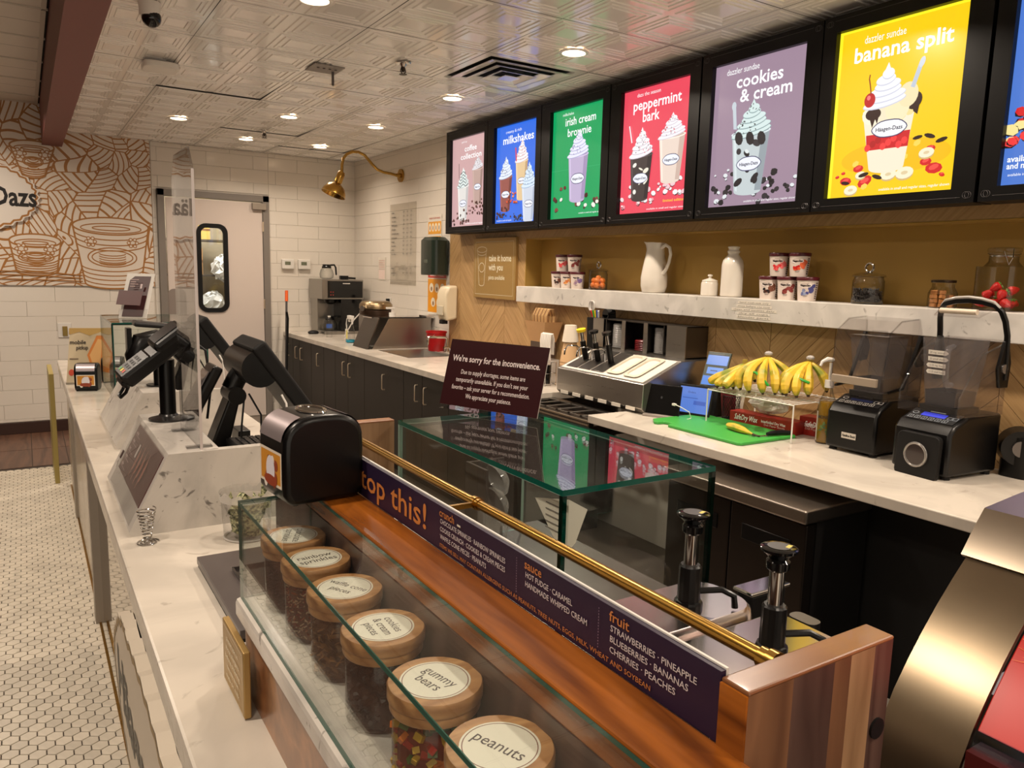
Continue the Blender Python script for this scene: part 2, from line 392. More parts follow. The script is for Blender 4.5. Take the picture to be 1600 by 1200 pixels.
# ------------------------------------------------------------------ room shell
FAR = 8.3; RW = 3.12; TW = 3.15
g = G(); g.box((-4.0, -3.0, -0.08), (3.3, FAR, -0.0045)); floor = struct('floor', g, grout)
# elongated hexagon mosaic on the customer side: nearest 300 singly, rest joined
W6 = 0.0505; S6 = W6 / math.sqrt(3); RY = 1.5 * S6
def hexverts(cx, cy, k=0.93):
    o = []
    for z, q in ((-0.0045, k), (-0.0008, k), (0.0, k - 0.05)):
        o += [(cx + S6*q*math.sin(PI/3*i), cy + S6*q*math.cos(PI/3*i), z) for i in range(6)]
    return o
hexf = [(i, i+6, (i+1) % 6 + 6, (i+1) % 6) for i in range(6)] + [(i+6, i+12, (i+1) % 6 + 12, (i+1) % 6 + 6) for i in range(6)] + [tuple(17 - i for i in range(6))]
gh = G(); gh.add(hexverts(0, 0), hexf); hexme = bpy.data.meshes.new('tile'); hexme.from_pydata(gh.v, [], gh.f); hexme.materials.append(hexm)
cells = []
for j in range(int((6.9 - 0.3) / RY)):
    for i in range(-26, 6):
        x = i * W6 + (W6/2 if j % 2 else 0); y = 0.3 + j * RY
        if -0.40 < x < 0.240 and y < 6.88: cells.append((x, y))
vis = sorted([c for c in cells if c[1] > 2.1 + 2.6*max(0, -c[0]-0.0) and c[0] > -0.40], key=lambda c: c[1])[:300]
vs_ = set(vis)
for x, y in vis:
    o = bpy.data.objects.new('tile', hexme); COL.objects.link(o); o.location = (x, y, 0); o.parent = floor
g = G()
for x, y in cells:
    if (x, y) not in vs_: g.add(hexverts(x, y), hexf)
mk('mosaic', g, hexm, floor, kind='stuff')
g = G(); g.box((-4.0, -3.0, -0.0045), (-0.374, 6.898, 0.0012)); mk('dark_hall_floor', g, dark_floor, floor)
# dark plank floor beyond the mosaic
for i in range(-7, 4):
    x0 = -0.03 + i * 0.25
    for k, (a, b) in enumerate(((6.9, 7.55), (7.555, 8.28))):
        g = G(); g.box((x0 + 0.003, a + 0.003, -0.0045), (x0 + 0.247, b, 0.0)); mk('plank', g, dark_floor, floor)
g = G(); g.box((0.6, -3.0, -0.004), (3.12, FAR, 0.0)); mk('service_floor', g, M('service_floor_tile', (108, 97, 86), 0.6), floor)
g = G(); g.box((0.196, 0.3, -0.004), (0.206, 6.2, 0.004)); struct('trim_1', g, brass)

# far wall with door opening
g = G()
g.box((-4.0, FAR, -0.05), (1.13, FAR + 0.12, 3.1)); g.box((2.185, FAR, -0.05), (3.3, FAR + 0.12, 3.1)); g.box((1.13, FAR, 2.30), (2.185, FAR + 0.12, 3.1))
wall_far = struct('wall_far', g, tile_grout)
TH, TL = 0.1355, 0.455
def tile_wall_far(x0, x1, z0, z1):
    j = int(z0 / TH)
    while j * TH < z1:
        za, zb = max(z0, j*TH), min(z1, (j+1)*TH); off = (j % 2) * TL/2
        i = int((x0 - off) / TL) - 1
        while i * TL + off < x1:
            xa, xb = max(x0, i*TL+off), min(x1, (i+1)*TL+off); i += 1
            if xb - xa < 0.02 or zb - za < 0.01: continue
            g = G(); g.box((xa+0.0008, FAR-0.010, za+0.0008), (xb-0.0008, FAR+0.004, zb-0.0008)); mk('tile', g, white_tile, wall_far, bev=0.0015, bseg=1)
        j += 1
tile_wall_far(-1.3, 1.07, 0.11, 1.366); tile_wall_far(2.20, 3.15, 0.0, 2.75); tile_wall_far(1.085, 2.2, 2.33, 2.75); tile_wall_far(1.085, 1.12, 0.0, 2.33)
g = G(); g.box((-4, FAR-0.02, 0), (1.1, FAR, 0.105)); struct('baseboard_far', g, dark_base, bev=0.003)

# right wall: tiled bay at the far end, chevron oak nearer, long niche
g = G(); g.box((TW, 5.95, -0.05), (TW + 0.15, FAR + 0.12, 3.1))
g.box((RW+0.008, -3.0, -0.05), (RW + 0.3, 5.95, 1.40)); g.box((RW+0.008, 4.765, 1.40), (RW + 0.3, 5.95, 1.845)); g.box((RW+0.008, -3.0, 1.845), (RW + 0.3, 5.95, 3.1))
g.box((RW + 0.145, -3.0, 1.40), (RW + 0.3, 4.765, 1.845))
wall_right = struct('wall_right', g, tile_grout)
j = 0
while j * TH < 2.75:
    z0, z1 = j*TH, min(2.75, (j+1)*TH); off = (j % 2) * TL/2; y = 5.95 - off
    while y < FAR:
        a, b = max(5.95, y), min(FAR - 0.01, y + TL); y += TL
        if b - a < 0.02 or z1 - z0 < 0.02 or z1 < 0.8: continue
        g = G(); g.box((TW-0.010, a+0.0008, z0+0.0008), (TW+0.004, b-0.0008, z1-0.0008)); mk('tile', g, white_tile, wall_right, bev=0.0015, bseg=1)
    j += 1
# chevron planks, clipped to the free parts of the wall
def clip(poly, f):
    out = []
    for i in range(len(poly)):
        a, b = poly[i-1], poly[i]; fa, fb = f(a), f(b)
        if (fa >= 0) != (fb >= 0): t = fa/(fa-fb); out.append((a[0]+(b[0]-a[0])*t, a[1]+(b[1]-a[1])*t))
        if fb >= 0: out.append(b)
    return out
CW, PP = 0.36, 0.118
def chevron(y0, y1, z0, z1):
    c0 = int(math.floor(y0 / CW)); c1 = int(math.ceil(y1 / CW))
    for c in range(c0, c1):
        ya, yb = c*CW, (c+1)*CW; s = 1 if c % 2 else -1
        for k in range(-6, 30):
            zb_ = k * PP
            e = 0.0016
            P = [(ya+e, zb_+e), (yb-e, zb_ + s*CW + e), (yb-e, zb_ + s*CW + PP - e), (ya+e, zb_ + PP - e)]
            for f in (lambda p: p[0]-y0, lambda p: y1-p[0], lambda p: p[1]-z0, lambda p: z1-p[1]):
                P = clip(P, f)
                if not P: break
            if not P or len(P) < 3: continue
            ar = abs(sum(P[i-1][0]*P[i][1]-P[i][0]*P[i-1][1] for i in range(len(P)))/2)
            if ar < 4e-4: continue
            g = G(); g.prism(P, 'x', RW, RW + 0.012); mk('plank', g, oak_a if s > 0 else oak_b, wall_right)
chevron(0.55, 4.765, 0.90, 1.398); chevron(4.765, 5.95, 0.90, 1.96)
g = G(); g.box((RW, -0.5, 1.848), (RW + 0.012, 4.765, 2.0)); mk('header_board', g, oak_plank, wall_right)
g = G(); g.box((RW - 0.001, 5.951, 0.9), (TW + 0.01, 5.956, 2.75)); mk('end_strip', g, oak_plank, wall_right)
# niche lining
g = G(); g.box((RW + 0.140, -0.6, 1.50), (RW + 0.144, 4.765, 1.842)); g.box((RW, -0.6, 1.842), (RW + 0.144, 4.765, 1.847)); g.box((RW, 4.758, 1.50), (RW + 0.144, 4.765, 1.842))
mk('niche_lining', g, niche_m, wall_right)
# other walls, out of view, closing the room
g = G(); g.box((-4.1, -3, -0.05), (-4.0, FAR, 3.1)); struct('wall_left', g, M('dark_shopfront', (58, 48, 40), 0.6))

# ceiling: pressed white panels right of the beam
g = G(); g.box((0.36, -3.0, CEIL + 0.012), (3.3, FAR, CEIL + 0.1)); g.box((-4.0, -3.0, 2.98), (0.36, FAR, 3.08)); ceiling = struct('ceiling', g, dark_gap)
P6 = 0.675
def ctile(relief=True):
    g = G(); h = P6/2 - 0.0022
    if not relief:
        return g.add([(-h,-h,0),(h,-h,0),(h,h,0),(-h,h,0)], [(3,2,1,0)])
    g.m = 0
    for qx in (-1, 1):
        for qy in (-1, 1):
            cx, cy = qx*h/2, qy*h/2; q = h/2
            rings = [(q, 0), (q-0.018, 0), (q-0.022, -0.0045), (q-0.034, -0.0045), (q-0.038, 0), (q-0.050, 0), (q-0.054, -0.0045), (q-0.066, -0.0045), (q-0.070, 0.001), (q-0.084, 0.001), (q-0.088, -0.004), (q-0.098, -0.004), (q-0.102, 0.0)]
            k = len(g.v); vs = []; fs = []
            for r, z in rings: vs += [(cx-r,cy-r,z),(cx+r,cy-r,z),(cx+r,cy+r,z),(cx-r,cy+r,z)]
            for j in range(len(rings)-1):
                for i in range(4): fs.append((j*4+i, (j+1)*4+i, (j+1)*4+(i+1)%4, j*4+(i+1)%4))
            n = (len(rings)-1)*4; fs.append((n+3, n+2, n+1, n)); g.add(vs, fs)
    return g
def mesh_of(name, g, mat):
    me = bpy.data.meshes.new(name); me.from_pydata(g.v, [], g.f); me.materials.append(mat); return me
ct_me = mesh_of('ceiling_tile', ctile(), ceil_white); cf_me = mesh_of('ceiling_tile_plain', ctile(False), ceil_matte)
X0 = 2.15; Y0 = 3.705
for i in range(-3, 2):
    for j in range(-7, 7):
        cx, cy = X0 + (i + 0.5)*P6, Y0 + (j + 0.5)*P6
        if (i, j) == (0, 0): continue
        if cy - P6/2 > FAR: continue
        o = bpy.data.objects.new('ceiling_tile', ct_me); COL.objects.link(o); o.parent = ceiling
        tilt = 0.012 if (i, j) in ((-1, 4), (0, 5), (-2, 2)) else rnd.uniform(-0.002, 0.002)
        if i == -3: o.scale = (0.428/P6, 1, 1); cx = 0.586
        o.location = (cx, cy, CEIL + (0.004 if abs(tilt) > 0.01 else 0)); o.rotation_euler = (tilt, rnd.uniform(-0.0015, 0.0015), 0)
for i in range(6):
    for j in range(-2, 18):
        o = bpy.data.objects.new('ceiling_tile', cf_me); COL.objects.link(o); o.parent = ceiling
        o.location = (0.19 - 0.02 - (i + 0.5) * P6, -0.4 + j * P6 * 0.5 * 2 - 1.2, 2.97)
for j in range(-2, 16):
    for i in range(1, 2): pass
g = G()
for j in range(-4, 13): g.box((-3.9, 0.45 + j*P6 - 0.008, 2.962), (0.19, 0.45 + j*P6 + 0.008, 2.972))
for i in range(0, 6): g.box((0.17 - i*P6 - 0.012, -3, 2.962), (0.17 - i*P6 + 0.012, FAR, 2.972))
mk('ceiling_grid', g, M('grid_white', (206, 198, 184), 0.5), ceiling)
g = G(); g.box((0.195, -3.0, 2.62), (0.352, FAR - 0.01, 2.985)); struct('trim_2', g, burgundy, label='burgundy ceiling beam')
g = G(); g.box((0.353, -3, CEIL - 0.014), (0.372, FAR - 0.01, CEIL + 0.01)); struct('trim_3', g, ceil_white)
# open diffuser in its ceiling bay
vc = (X0 + P6/2, Y0 + P6/2)
dv = thing('ceiling_vent', 'square louvred air vent set in the white pressed ceiling near the menu screens', 'vent', (vc[0], vc[1], CEIL))
g = G(); h = P6/2 - 0.003
def ringg(g, r0, z0, r1, z1):
    c = vc; k = [(c[0]-r0,c[1]-r0,z0),(c[0]+r0,c[1]-r0,z0),(c[0]+r0,c[1]+r0,z0),(c[0]-r0,c[1]+r0,z0),(c[0]-r1,c[1]-r1,z1),(c[0]+r1,c[1]-r1,z1),(c[0]+r1,c[1]+r1,z1),(c[0]-r1,c[1]+r1,z1)]
    g.add(k, [(i, i+4, (i+1)%4+4, (i+1)%4) for i in range(4)])
ringg(g, h, CEIL, h - 0.05, CEIL); ringg(g, h-0.05, CEIL, h-0.06, CEIL+0.02); mk('outer_frame', g, ceil_white, dv)
for k, (a, b) in enumerate(((0.268, 0.205), (0.195, 0.135), (0.125, 0.07))):
    g = G(); ringg(g, a, CEIL - 0.012 - 0.004*k, b, CEIL - 0.002); ringg(g, a, CEIL - 0.012 - 0.004*k, a-0.006, CEIL - 0.012 - 0.004*k); ringg(g, a, CEIL - 0.009 - 0.004*k, b, CEIL + 0.002); mk('louvre', g, ceil_white, dv)
g = G(); g.box((vc[0]-0.05, vc[1]-0.05, CEIL-0.022), (vc[0]+0.05, vc[1]+0.05, CEIL-0.018)); mk('centre_plate', g, ceil_white, dv)
g = G(); g.box((vc[0]-h, vc[1]-h, CEIL+0.05), (vc[0]+h, vc[1]+h, CEIL+0.055)); mk('dark_plenum', g, dark_gap, dv)
# recessed downlights
lamp_em = M('lamp_face', (255, 244, 225), 0.5, emit=(255, 226, 190), estr=9.0)
dl_lab = ['round recessed downlight nearest the menu screens, in front of the green poster', 'round downlight just beyond the ceiling vent', 'round downlight above the brass wall lamp, nearer of the two', 'round downlight in the far right corner above the brass wall lamp',
          'round downlight in the middle of the ceiling, level with the brass lamp', 'round downlight farthest back in the middle of the ceiling', 'round downlight nearest the burgundy beam over the mural side', 'large round downlight at the top edge of the view']
for (x, y), lab in zip(DOWNLIGHTS, dl_lab):
    t = thing('recessed_downlight', lab, 'ceiling light', (x, y, CEIL))
    g = G(); g.lathe([(0.078, 0.0), (0.078, -0.006), (0.070, -0.009), (0.062, -0.008), (0.060, 0.0)], (x, y, CEIL - 0.006), 28, False, False); mk('trim_ring', g, ceil_white, t, smooth=True)
    g = G(); g.lathe([(0.0001, 0), (0.061, 0)], (x, y, CEIL - 0.009), 28, False, False); mk('lamp_face', g, lamp_em, t)
# sprinklers, junction box, sensor pod, camera
for x, y, lab in ((1.863, 4.154, 'small chrome fire sprinkler in the ceiling left of the vent'), (1.806, 6.897, 'small chrome fire sprinkler far back between two downlights')):
    t = thing('fire_sprinkler', lab, 'sprinkler', (x, y, CEIL))
    g = G(); g.lathe([(0.045, -0.008), (0.043, -0.012), (0.02, -0.014), (0.012, -0.03)], (x, y, CEIL - 0.002), 20); mk('escutcheon', g, chrome, t, smooth=True)
    g = G(); g.lathe([(0.010, -0.03), (0.010, -0.055), (0.004, -0.056)], (x, y, CEIL - 0.002), 10); g.lathe([(0.022, -0.068), (0.022, -0.071)], (x, y, CEIL - 0.002), 14)
    for s in (-1, 1): g.tube([(x+s*0.010, y, CEIL-0.034), (x+s*0.016, y, CEIL-0.055), (x+s*0.004, y, CEIL-0.07)], 0.003, 6)
    mk('spray_head', g, M('aged_chrome', (70, 62, 56), 0.3, 1.0), t)
t = thing('ceiling_plate', 'grey perforated ceiling plate with a small hanging bracket', 'plate', (1.55, 4.56, CEIL))
g = G(); g.box((1.46, 4.47, CEIL-0.014), (1.64, 4.65, CEIL-0.006)); mk('plate', g, M('grey_plate', (150, 142, 134), 0.5), t, bev=0.002)
g = G()
for i in range(4): g.cyl((1.50+i*0.035, 4.53, CEIL-0.018), (1.50+i*0.035, 4.53, CEIL-0.013), 0.008, n=8)
g.box((1.60, 4.58, CEIL-0.09), (1.612, 4.592, CEIL-0.014)); mk('bracket', g, M('grey_dark', (96, 88, 82), 0.5), t)
t = thing('access_point', 'flat white rounded sensor box on the ceiling beside the burgundy beam', 'ceiling sensor', (0.73, 5.05, CEIL))
g = G(); g.rbox(0.73, 5.02, 0.19, 0.19, CEIL-0.055, CEIL-0.02, 0.045); mk('housing', g, white_pl, t, smooth=True, bev=0.006)
g = G(); g.rbox(0.74, 5.08, 0.17, 0.13, CEIL-0.02, CEIL-0.004, 0.03); mk('mount', g, M('grey_mount', (120, 114, 110), 0.5), t)
t = thing('security_camera', 'small white and black dome camera hanging at the top edge left', 'camera', (0.54, 3.95, CEIL))
g = G(); g.lathe([(0.048, 0), (0.045, -0.03), (0.045, -0.06)], (0.54, 3.95, CEIL-0.005), 20); mk('body', g, white_pl, t, smooth=True)
g = G(); g.sphere((0.545, 3.945, CEIL-0.07), 0.042, 18); mk('dome', g, black_gl, t, smooth=True)

# door in the far wall, with the lit storeroom behind its window
g = G()
for a, b in ((1.125, 1.19), (2.13, 2.195)): g.box((a, FAR-0.045, 0), (b, FAR+0.06, 2.315))
g.box((1.125, FAR-0.045, 2.25), (2.195, FAR+0.06, 2.315))
door = struct('door_1', g, door_fr, bev=0.004)
wx0, wx1, wz0, wz1 = 1.475, 1.775, 1.115, 2.005
g = G(); yb = FAR + 0.0; yf = FAR - 0.03
qa = (wx0+.02, wx1-.02, wz0+.02, wz1-.02); qo = (1.20, 2.125, 0.01, 2.24)
def ring4(q, y): return [(q[0], y, q[2]), (q[1], y, q[2]), (q[1], y, q[3]), (q[0], y, q[3])]
g.add(ring4(qo, yf) + ring4(qa, yf) + ring4(qo, yb) + ring4(qa, yb), [(i, (i+1)%4, (i+1)%4+4, i+4) for i in range(4)] + [(i+8, i+12, (i+1)%4+12, (i+1)%4+8) for i in range(4)] + [(i+4, (i+1)%4+4, (i+1)%4+12, i+12) for i in range(4)] + [(i, i+8, (i+1)%4+8, (i+1)%4) for i in range(4)])
mk('door_leaf', g, door_m, door)
def rrect(cx, cz, w_, h_, r, n=6):
    o = []
    for qx, qz, a0 in ((1,1,0),(-1,1,PI/2),(-1,-1,PI),(1,-1,3*PI/2)):
        for i in range(n+1): a = a0 + PI/2*i/n; o.append((cx+qx*(w_/2-r)+r*math.cos(a), cz+qz*(h_/2-r)+r*math.sin(a)))
    return o
o_ = rrect((wx0+wx1)/2, (wz0+wz1)/2, wx1-wx0, wz1-wz0, 0.09); i_ = rrect((wx0+wx1)/2, (wz0+wz1)/2, wx1-wx0-0.085, wz1-wz0-0.085, 0.055)
g = G(); n = len(o_); vs = [(p[0], yf-0.012, p[1]) for p in o_] + [(p[0], yf-0.012, p[1]) for p in i_] + [(p[0], yb, p[1]) for p in i_] + [(p[0], yf, p[1]) for p in o_]
g.add(vs, [(i, (i+1)%n, (i+1)%n+n, i+n) for i in range(n)] + [(i+n, (i+1)%n+n, (i+1)%n+2*n, i+2*n) for i in range(n)] + [(i+3*n, (i+1)%n+3*n, (i+1)%n, i) for i in range(n)])
mk('window_gasket', g, black_mt, door, smooth=False)
g = G(); g.prism(i_, 'y', yf+0.01, yf+0.014); mk('window_pane', g, glass_thin, door)
g = G(); g.box((2.02, yf-0.045, 2.17), (2.16, yf, 2.235)); mk('door_closer', g, M('closer_grey', (150, 138, 124), 0.4), door, bev=0.004)
g = G(); g.prism(rrect(1.275, 1.20, 0.17, 0.30, 0.06), 'y', yf-0.004, yf); mk('push_plate', g, M('plate_grey', (146, 134, 126), 0.4, 0.3), door)
g = G()
for z in (0.4, 1.2, 2.0): g.cyl((2.13, yf-0.012, z-0.05), (2.13, yf-0.012, z+0.05), 0.008, n=8)
mk('hinges', g, nickel, door, kind='stuff')
# storeroom behind the door window
g = G(); g.box((0.8, 10.0, 0.0), (2.6, 10.05, 2.9)); g.box((0.75, FAR+0.12, 0), (0.8, 10.05, 2.9)); g.box((2.6, FAR+0.12, 0), (2.65, 10.05, 2.9)); g.box((0.75, FAR+0.12, 2.85), (2.65, 10.05, 2.9)); g.box((0.75, FAR+0.12, -0.05), (2.65, 10.05, 0))
sr = struct('wall_storeroom', g, M('storeroom_wall', (170, 160, 140), 0.7))
l = bpy.data.lights.new('storeroom_lamp', 'AREA'); l.size = 0.5; l.energy = 45; l.color = (1, 0.93, 0.82); lo = bpy.data.objects.new('storeroom_lamp', l); COL.objects.link(lo); lo.location = (1.7, 9.0, 2.8)
shf = thing('storage_shelf', 'wire storage shelf seen through the door window', 'shelf', (1.75, 9.55, 0))
g = G()
for z in (1.02, 1.46, 1.86): g.box((1.3, 9.4, z), (2.3, 9.8, z+0.02))
mk('shelf_board', g, M('shelf_grey', (90, 84, 78), 0.5, 0.5), shf)
g = G()
for x in (1.3, 2.3): g.cyl((x, 9.42, 0), (x, 9.42, 2.3), 0.015, n=8)
mk('upright', g, chrome, shf)
for i, (x, z, w_, h_, lab) in enumerate(((1.60, 1.04, 0.22, 0.34, 'brown carton on the lower shelf behind the door window'), (1.62, 1.48, 0.24, 0.30, 'brown carton on the middle shelf behind the door window'), (1.66, 1.88, 0.34, 0.22, 'yellowish carton at the top of the door window'))):
    g = G(); g.box((x-w_/2, 9.42, z), (x+w_/2, 9.7, z+h_)); g.m = 1; g.box((x-w_/2-0.001, 9.418, z+h_*0.45), (x+w_/2+0.001, 9.421, z+h_*0.55))
    o = mk('carton', g, [M('yellow_carton', (196, 170, 92), 0.7) if i == 2 else kraft, M('carton_tape', (120, 84, 54), 0.5)]); tag(o, lab, 'box')
for i, (x, z, lab) in enumerate(((1.82, 1.14, 'crumpled clear white plastic bag low behind the door window'), (1.95, 1.56, 'white plastic bag on the middle shelf behind the door window'))):
    g = G(); me_v = []
    g.sphere((x, 9.33, z), 0.13, 20, 1, 0.6, 1.1)
    r2 = random.Random(i); g.v = [(v[0]+r2.uniform(-.022,.022), v[1]+r2.uniform(-.02,.02), v[2]+r2.uniform(-.022,.022)) for v in g.v]
    o = mk('plastic_bag', g, M('bag_white', (214, 218, 222), 0.25)); tag(o, lab, 'bag')

# mural with the brand oval
m, nt, b = newmat('line_mural')
tc = nt.nodes.new('ShaderNodeTexCoord'); sep = nt.nodes.new('ShaderNodeSeparateXYZ'); nt.links.new(tc.outputs['Object'], sep.inputs[0])
cmb = nt.nodes.new('ShaderNodeCombineXYZ'); nt.links.new(sep.outputs[0], cmb.inputs[0]); nt.links.new(sep.outputs[2], cmb.inputs[1])
nz = nt.nodes.new('ShaderNodeTexNoise'); nz.inputs['Scale'].default_value = 1.3; nz.inputs['Detail'].default_value = 0; nt.links.new(cmb.outputs[0], nz.inputs['Vector'])
va = nt.nodes.new('ShaderNodeVectorMath'); va.operation = 'MULTIPLY_ADD'; va.inputs[1].default_value = (0.5, 0.5, 0); nt.links.new(nz.outputs['Color'], va.inputs[0]); nt.links.new(cmb.outputs[0], va.inputs[2])
def vor(feature):
    v = nt.nodes.new('ShaderNodeTexVoronoi'); v.voronoi_dimensions = '2D'; v.feature = feature; v.inputs['Scale'].default_value = 5.4; v.inputs['Randomness'].default_value = 1.0; nt.links.new(va.outputs[0], v.inputs['Vector']); return v
v1 = vor('F1'); v2 = vor('DISTANCE_TO_EDGE')
sc_ = nt.nodes.new('ShaderNodeVectorMath'); sc_.operation = 'SUBTRACT'; sc_.inputs[1].default_value = (0.5, 0.5, 0.5); nt.links.new(v1.outputs['Color'], sc_.inputs[0])
nm = nt.nodes.new('ShaderNodeVectorMath'); nm.operation = 'MULTIPLY_ADD'; nm.inputs[1].default_value = (1.4, 1.4, 0); nt.links.new(sc_.outputs[0], nm.inputs[0]); nt.links.new(v1.outputs['Position'], nm.inputs[2])
ds = nt.nodes.new('ShaderNodeVectorMath'); ds.operation = 'DISTANCE'
pz = nt.nodes.new('ShaderNodeVectorMath'); pz.operation = 'MULTIPLY'; pz.inputs[1].default_value = (1, 1, 0); nt.links.new(nm.outputs[0], pz.inputs[0])
nt.links.new(va.outputs[0], ds.inputs[0]); nt.links.new(pz.outputs[0], ds.inputs[1])
def mth(op, a, bb=None, c=None):
    n = nt.nodes.new('ShaderNodeMath'); n.operation = op
    for i, q in enumerate((a, bb, c)):
        if q is None: continue
        if isinstance(q, (int, float)): n.inputs[i].default_value = q
        else: nt.links.new(q, n.inputs[i])
    return n.outputs[0]
fr = mth('FRACT', mth('MULTIPLY', ds.outputs['Value'], 20.0))
line = mth('MAXIMUM', mth('LESS_THAN', fr, 0.26), mth('LESS_THAN', v2.outputs['Distance'], 0.030))
mx = nt.nodes.new('ShaderNodeMix'); mx.data_type = 'RGBA'; mx.inputs[6].default_value = lin((224, 212, 198)); mx.inputs[7].default_value = lin((164, 110, 50))
nt.links.new(line, mx.inputs[0]); nt.links.new(mx.outputs[2], b.inputs['Base Color']); b.inputs['Roughness'].default_value = 0.45
mur = thing('wall_mural', 'brown line drawing mural of cups and swirls covering the upper far wall', 'mural', (0, FAR-0.012, 1.368))
g = G(); g.box((-1.6, FAR-0.022, 1.368), (1.078, FAR-0.001, 2.978)); mk('mural_panel', g, m, mur)
mp = plane_map((0, FAR-0.0225, 0), (1, 0, 0), (0, 0, 1), (0, -1, 0)); A = Art(mp, 0.0003); BR = (164, 110, 50); BG = (224, 212, 198)
def arc(cx, cz, rx, rz, a0, a1, n=18): return [(cx + rx*math.cos(a0+(a1-a0)*i/n), cz + rz*math.sin(a0+(a1-a0)*i/n)) for i in range(n+1)]
def mcup(cx, zt, zb, rt, rb, ry):
    A.poly([(cx-rt, zt), (cx-rb, zb)] + arc(cx, zb, rb, ry*0.7, PI, 2*PI) + [(cx+rb, zb), (cx+rt, zt)] + arc(cx, zt, rt, ry, 0, PI), BG)
    A.stroke([(cx-rt, zt), (cx-rb, zb)], 0.014, BR); A.stroke([(cx+rt, zt), (cx+rb, zb)], 0.014, BR); A.stroke(arc(cx, zb, rb, ry*0.7, PI, 2*PI), 0.014, BR)
    A.stroke(arc(cx, zt, rt, ry, 0, 2*PI, 36), 0.014, BR); A.stroke(arc(cx, zt-0.02, rt*0.8, ry*0.55, 0, 2*PI, 30), 0.01, BR); A.stroke(arc(cx, zt-0.02, rt*0.5, ry*0.25, 0, 2*PI, 30), 0.01, BR)
    for k in (1, 2, 3): A.stroke(arc(cx, zt-0.05*k, rt-0.006*k, ry, PI, 2*PI), 0.011, BR)
    zm = zt*0.45 + zb*0.55
    A.stroke(arc(cx, zm, rb*0.86, (zt-zb)*0.17, 0, 2*PI, 36), 0.011, BR); A.stroke(arc(cx, zm, rb*0.72, (zt-zb)*0.12, 0, 2*PI, 36), 0.010, BR)
    for k in range(-2, 3): A.stroke(arc(cx, zm+0.022*k, rb*0.5, 0.03, PI*1.1, PI*1.9, 8), 0.009, BR)
    for k in (0.08, 0.16, 0.24, 0.32): A.stroke(arc(cx, zb+k*(zt-zb), rb+(rt-rb)*k, ry*0.8, PI, 2*PI), 0.010, BR)
    for sx in (-0.62, 0.62):
        for a in range(6): A.ell(cx+sx*rt*0.9+0.035*math.cos(a*PI/3), zb+(zt-zb)*0.72+0.035*math.sin(a*PI/3), 0.018, 0.018, BR); A.ell(cx+sx*rt*0.9+0.035*math.cos(a*PI/3), zb+(zt-zb)*0.72+0.035*math.sin(a*PI/3), 0.010, 0.010, BG)
mcup(0.72, 1.93, 1.40, 0.32, 0.24, 0.08); mcup(0.10, 1.77, 1.50, 0.20, 0.16, 0.06); mcup(0.12, 2.60, 2.36, 0.17, 0.09, 0.05)
for k in range(9): A.stroke([(-1.5+0.02*k, 1.42+0.038*k), (-0.6, 1.43+0.036*k), (0.1, 1.42+0.03*k+0.01*math.sin(k)), (0.46, 1.41+0.028*k)], 0.010, BR) if k < 3 else None
A.make('line_drawing', art_m, mur)
# brand oval
cx, cz, rx, rz = -0.47, 2.155, 0.62, 0.33
ov = thing('brand_oval_sign', 'white oval name sign with scalloped brown border on the mural', 'sign', (cx, FAR-0.03, cz))
g = G(); P = [(cx + (rx + 0.010*math.cos(36*2*PI*i/144))*math.cos(2*PI*i/144), cz + (rz + 0.010*math.cos(36*2*PI*i/144))*math.sin(2*PI*i/144)) for i in range(144)]
g.prism(P, 'y', FAR-0.045, FAR-0.022); mk('backing', g, M('oval_white', (226, 218, 208), 0.4), ov)
A = Art(plane_map((0, FAR-0.0455, 0), (1, 0, 0), (0, 0, 1), (0, -1, 0)), 0.0005)
A.stroke([(cx + (rx*0.965 + 0.009*math.cos(36*2*PI*i/144))*math.cos(2*PI*i/144), cz + (rz*0.94 + 0.009*math.cos(36*2*PI*i/144))*math.sin(2*PI*i/144)) for i in range(144)], 0.016, BR, True)
A.text('Häagen-Dazs', -.325, cz, h=0.165, w=.91, col=(24, 20, 18), bold=0.025)
A.text('®', 0.125, cz-0.10, h=0.035, col=(60, 50, 44)); A.make('lettering', art_m, ov)
# outlet
t = thing('wall_outlet', 'wall socket with brass-coloured plug plate on the tiles under the mural', 'outlet', (0.30, FAR-0.012, 1.0))
g = G(); g.box((0.235, FAR-0.018, 0.885), (0.345, FAR-0.010, 1.02)); mk('plate', g, white_pl, t, bev=0.002)
g = G(); g.box((0.272, FAR-0.026, 0.90), (0.312, FAR-0.018, 0.99)); mk('socket_insert', g, gold_sat, t, bev=0.002)
# thermostats
for x, lab in ((2.385, 'white thermostat nearer the door'), (2.56, 'white thermostat nearer the coffee maker')):
    t = thing('thermostat', lab, 'thermostat', (x, FAR-0.012, 1.62))
    g = G(); g.box((x-0.066, FAR-0.045, 1.57), (x+0.066, FAR-0.01, 1.675)); mk('case', g, white_pl, t, bev=0.008)
    g = G(); g.box((x-0.035, FAR-0.047, 1.615), (x+0.025, FAR-0.0445, 1.65)); mk('display', g, M('lcd', (112, 116, 96), 0.2), t)
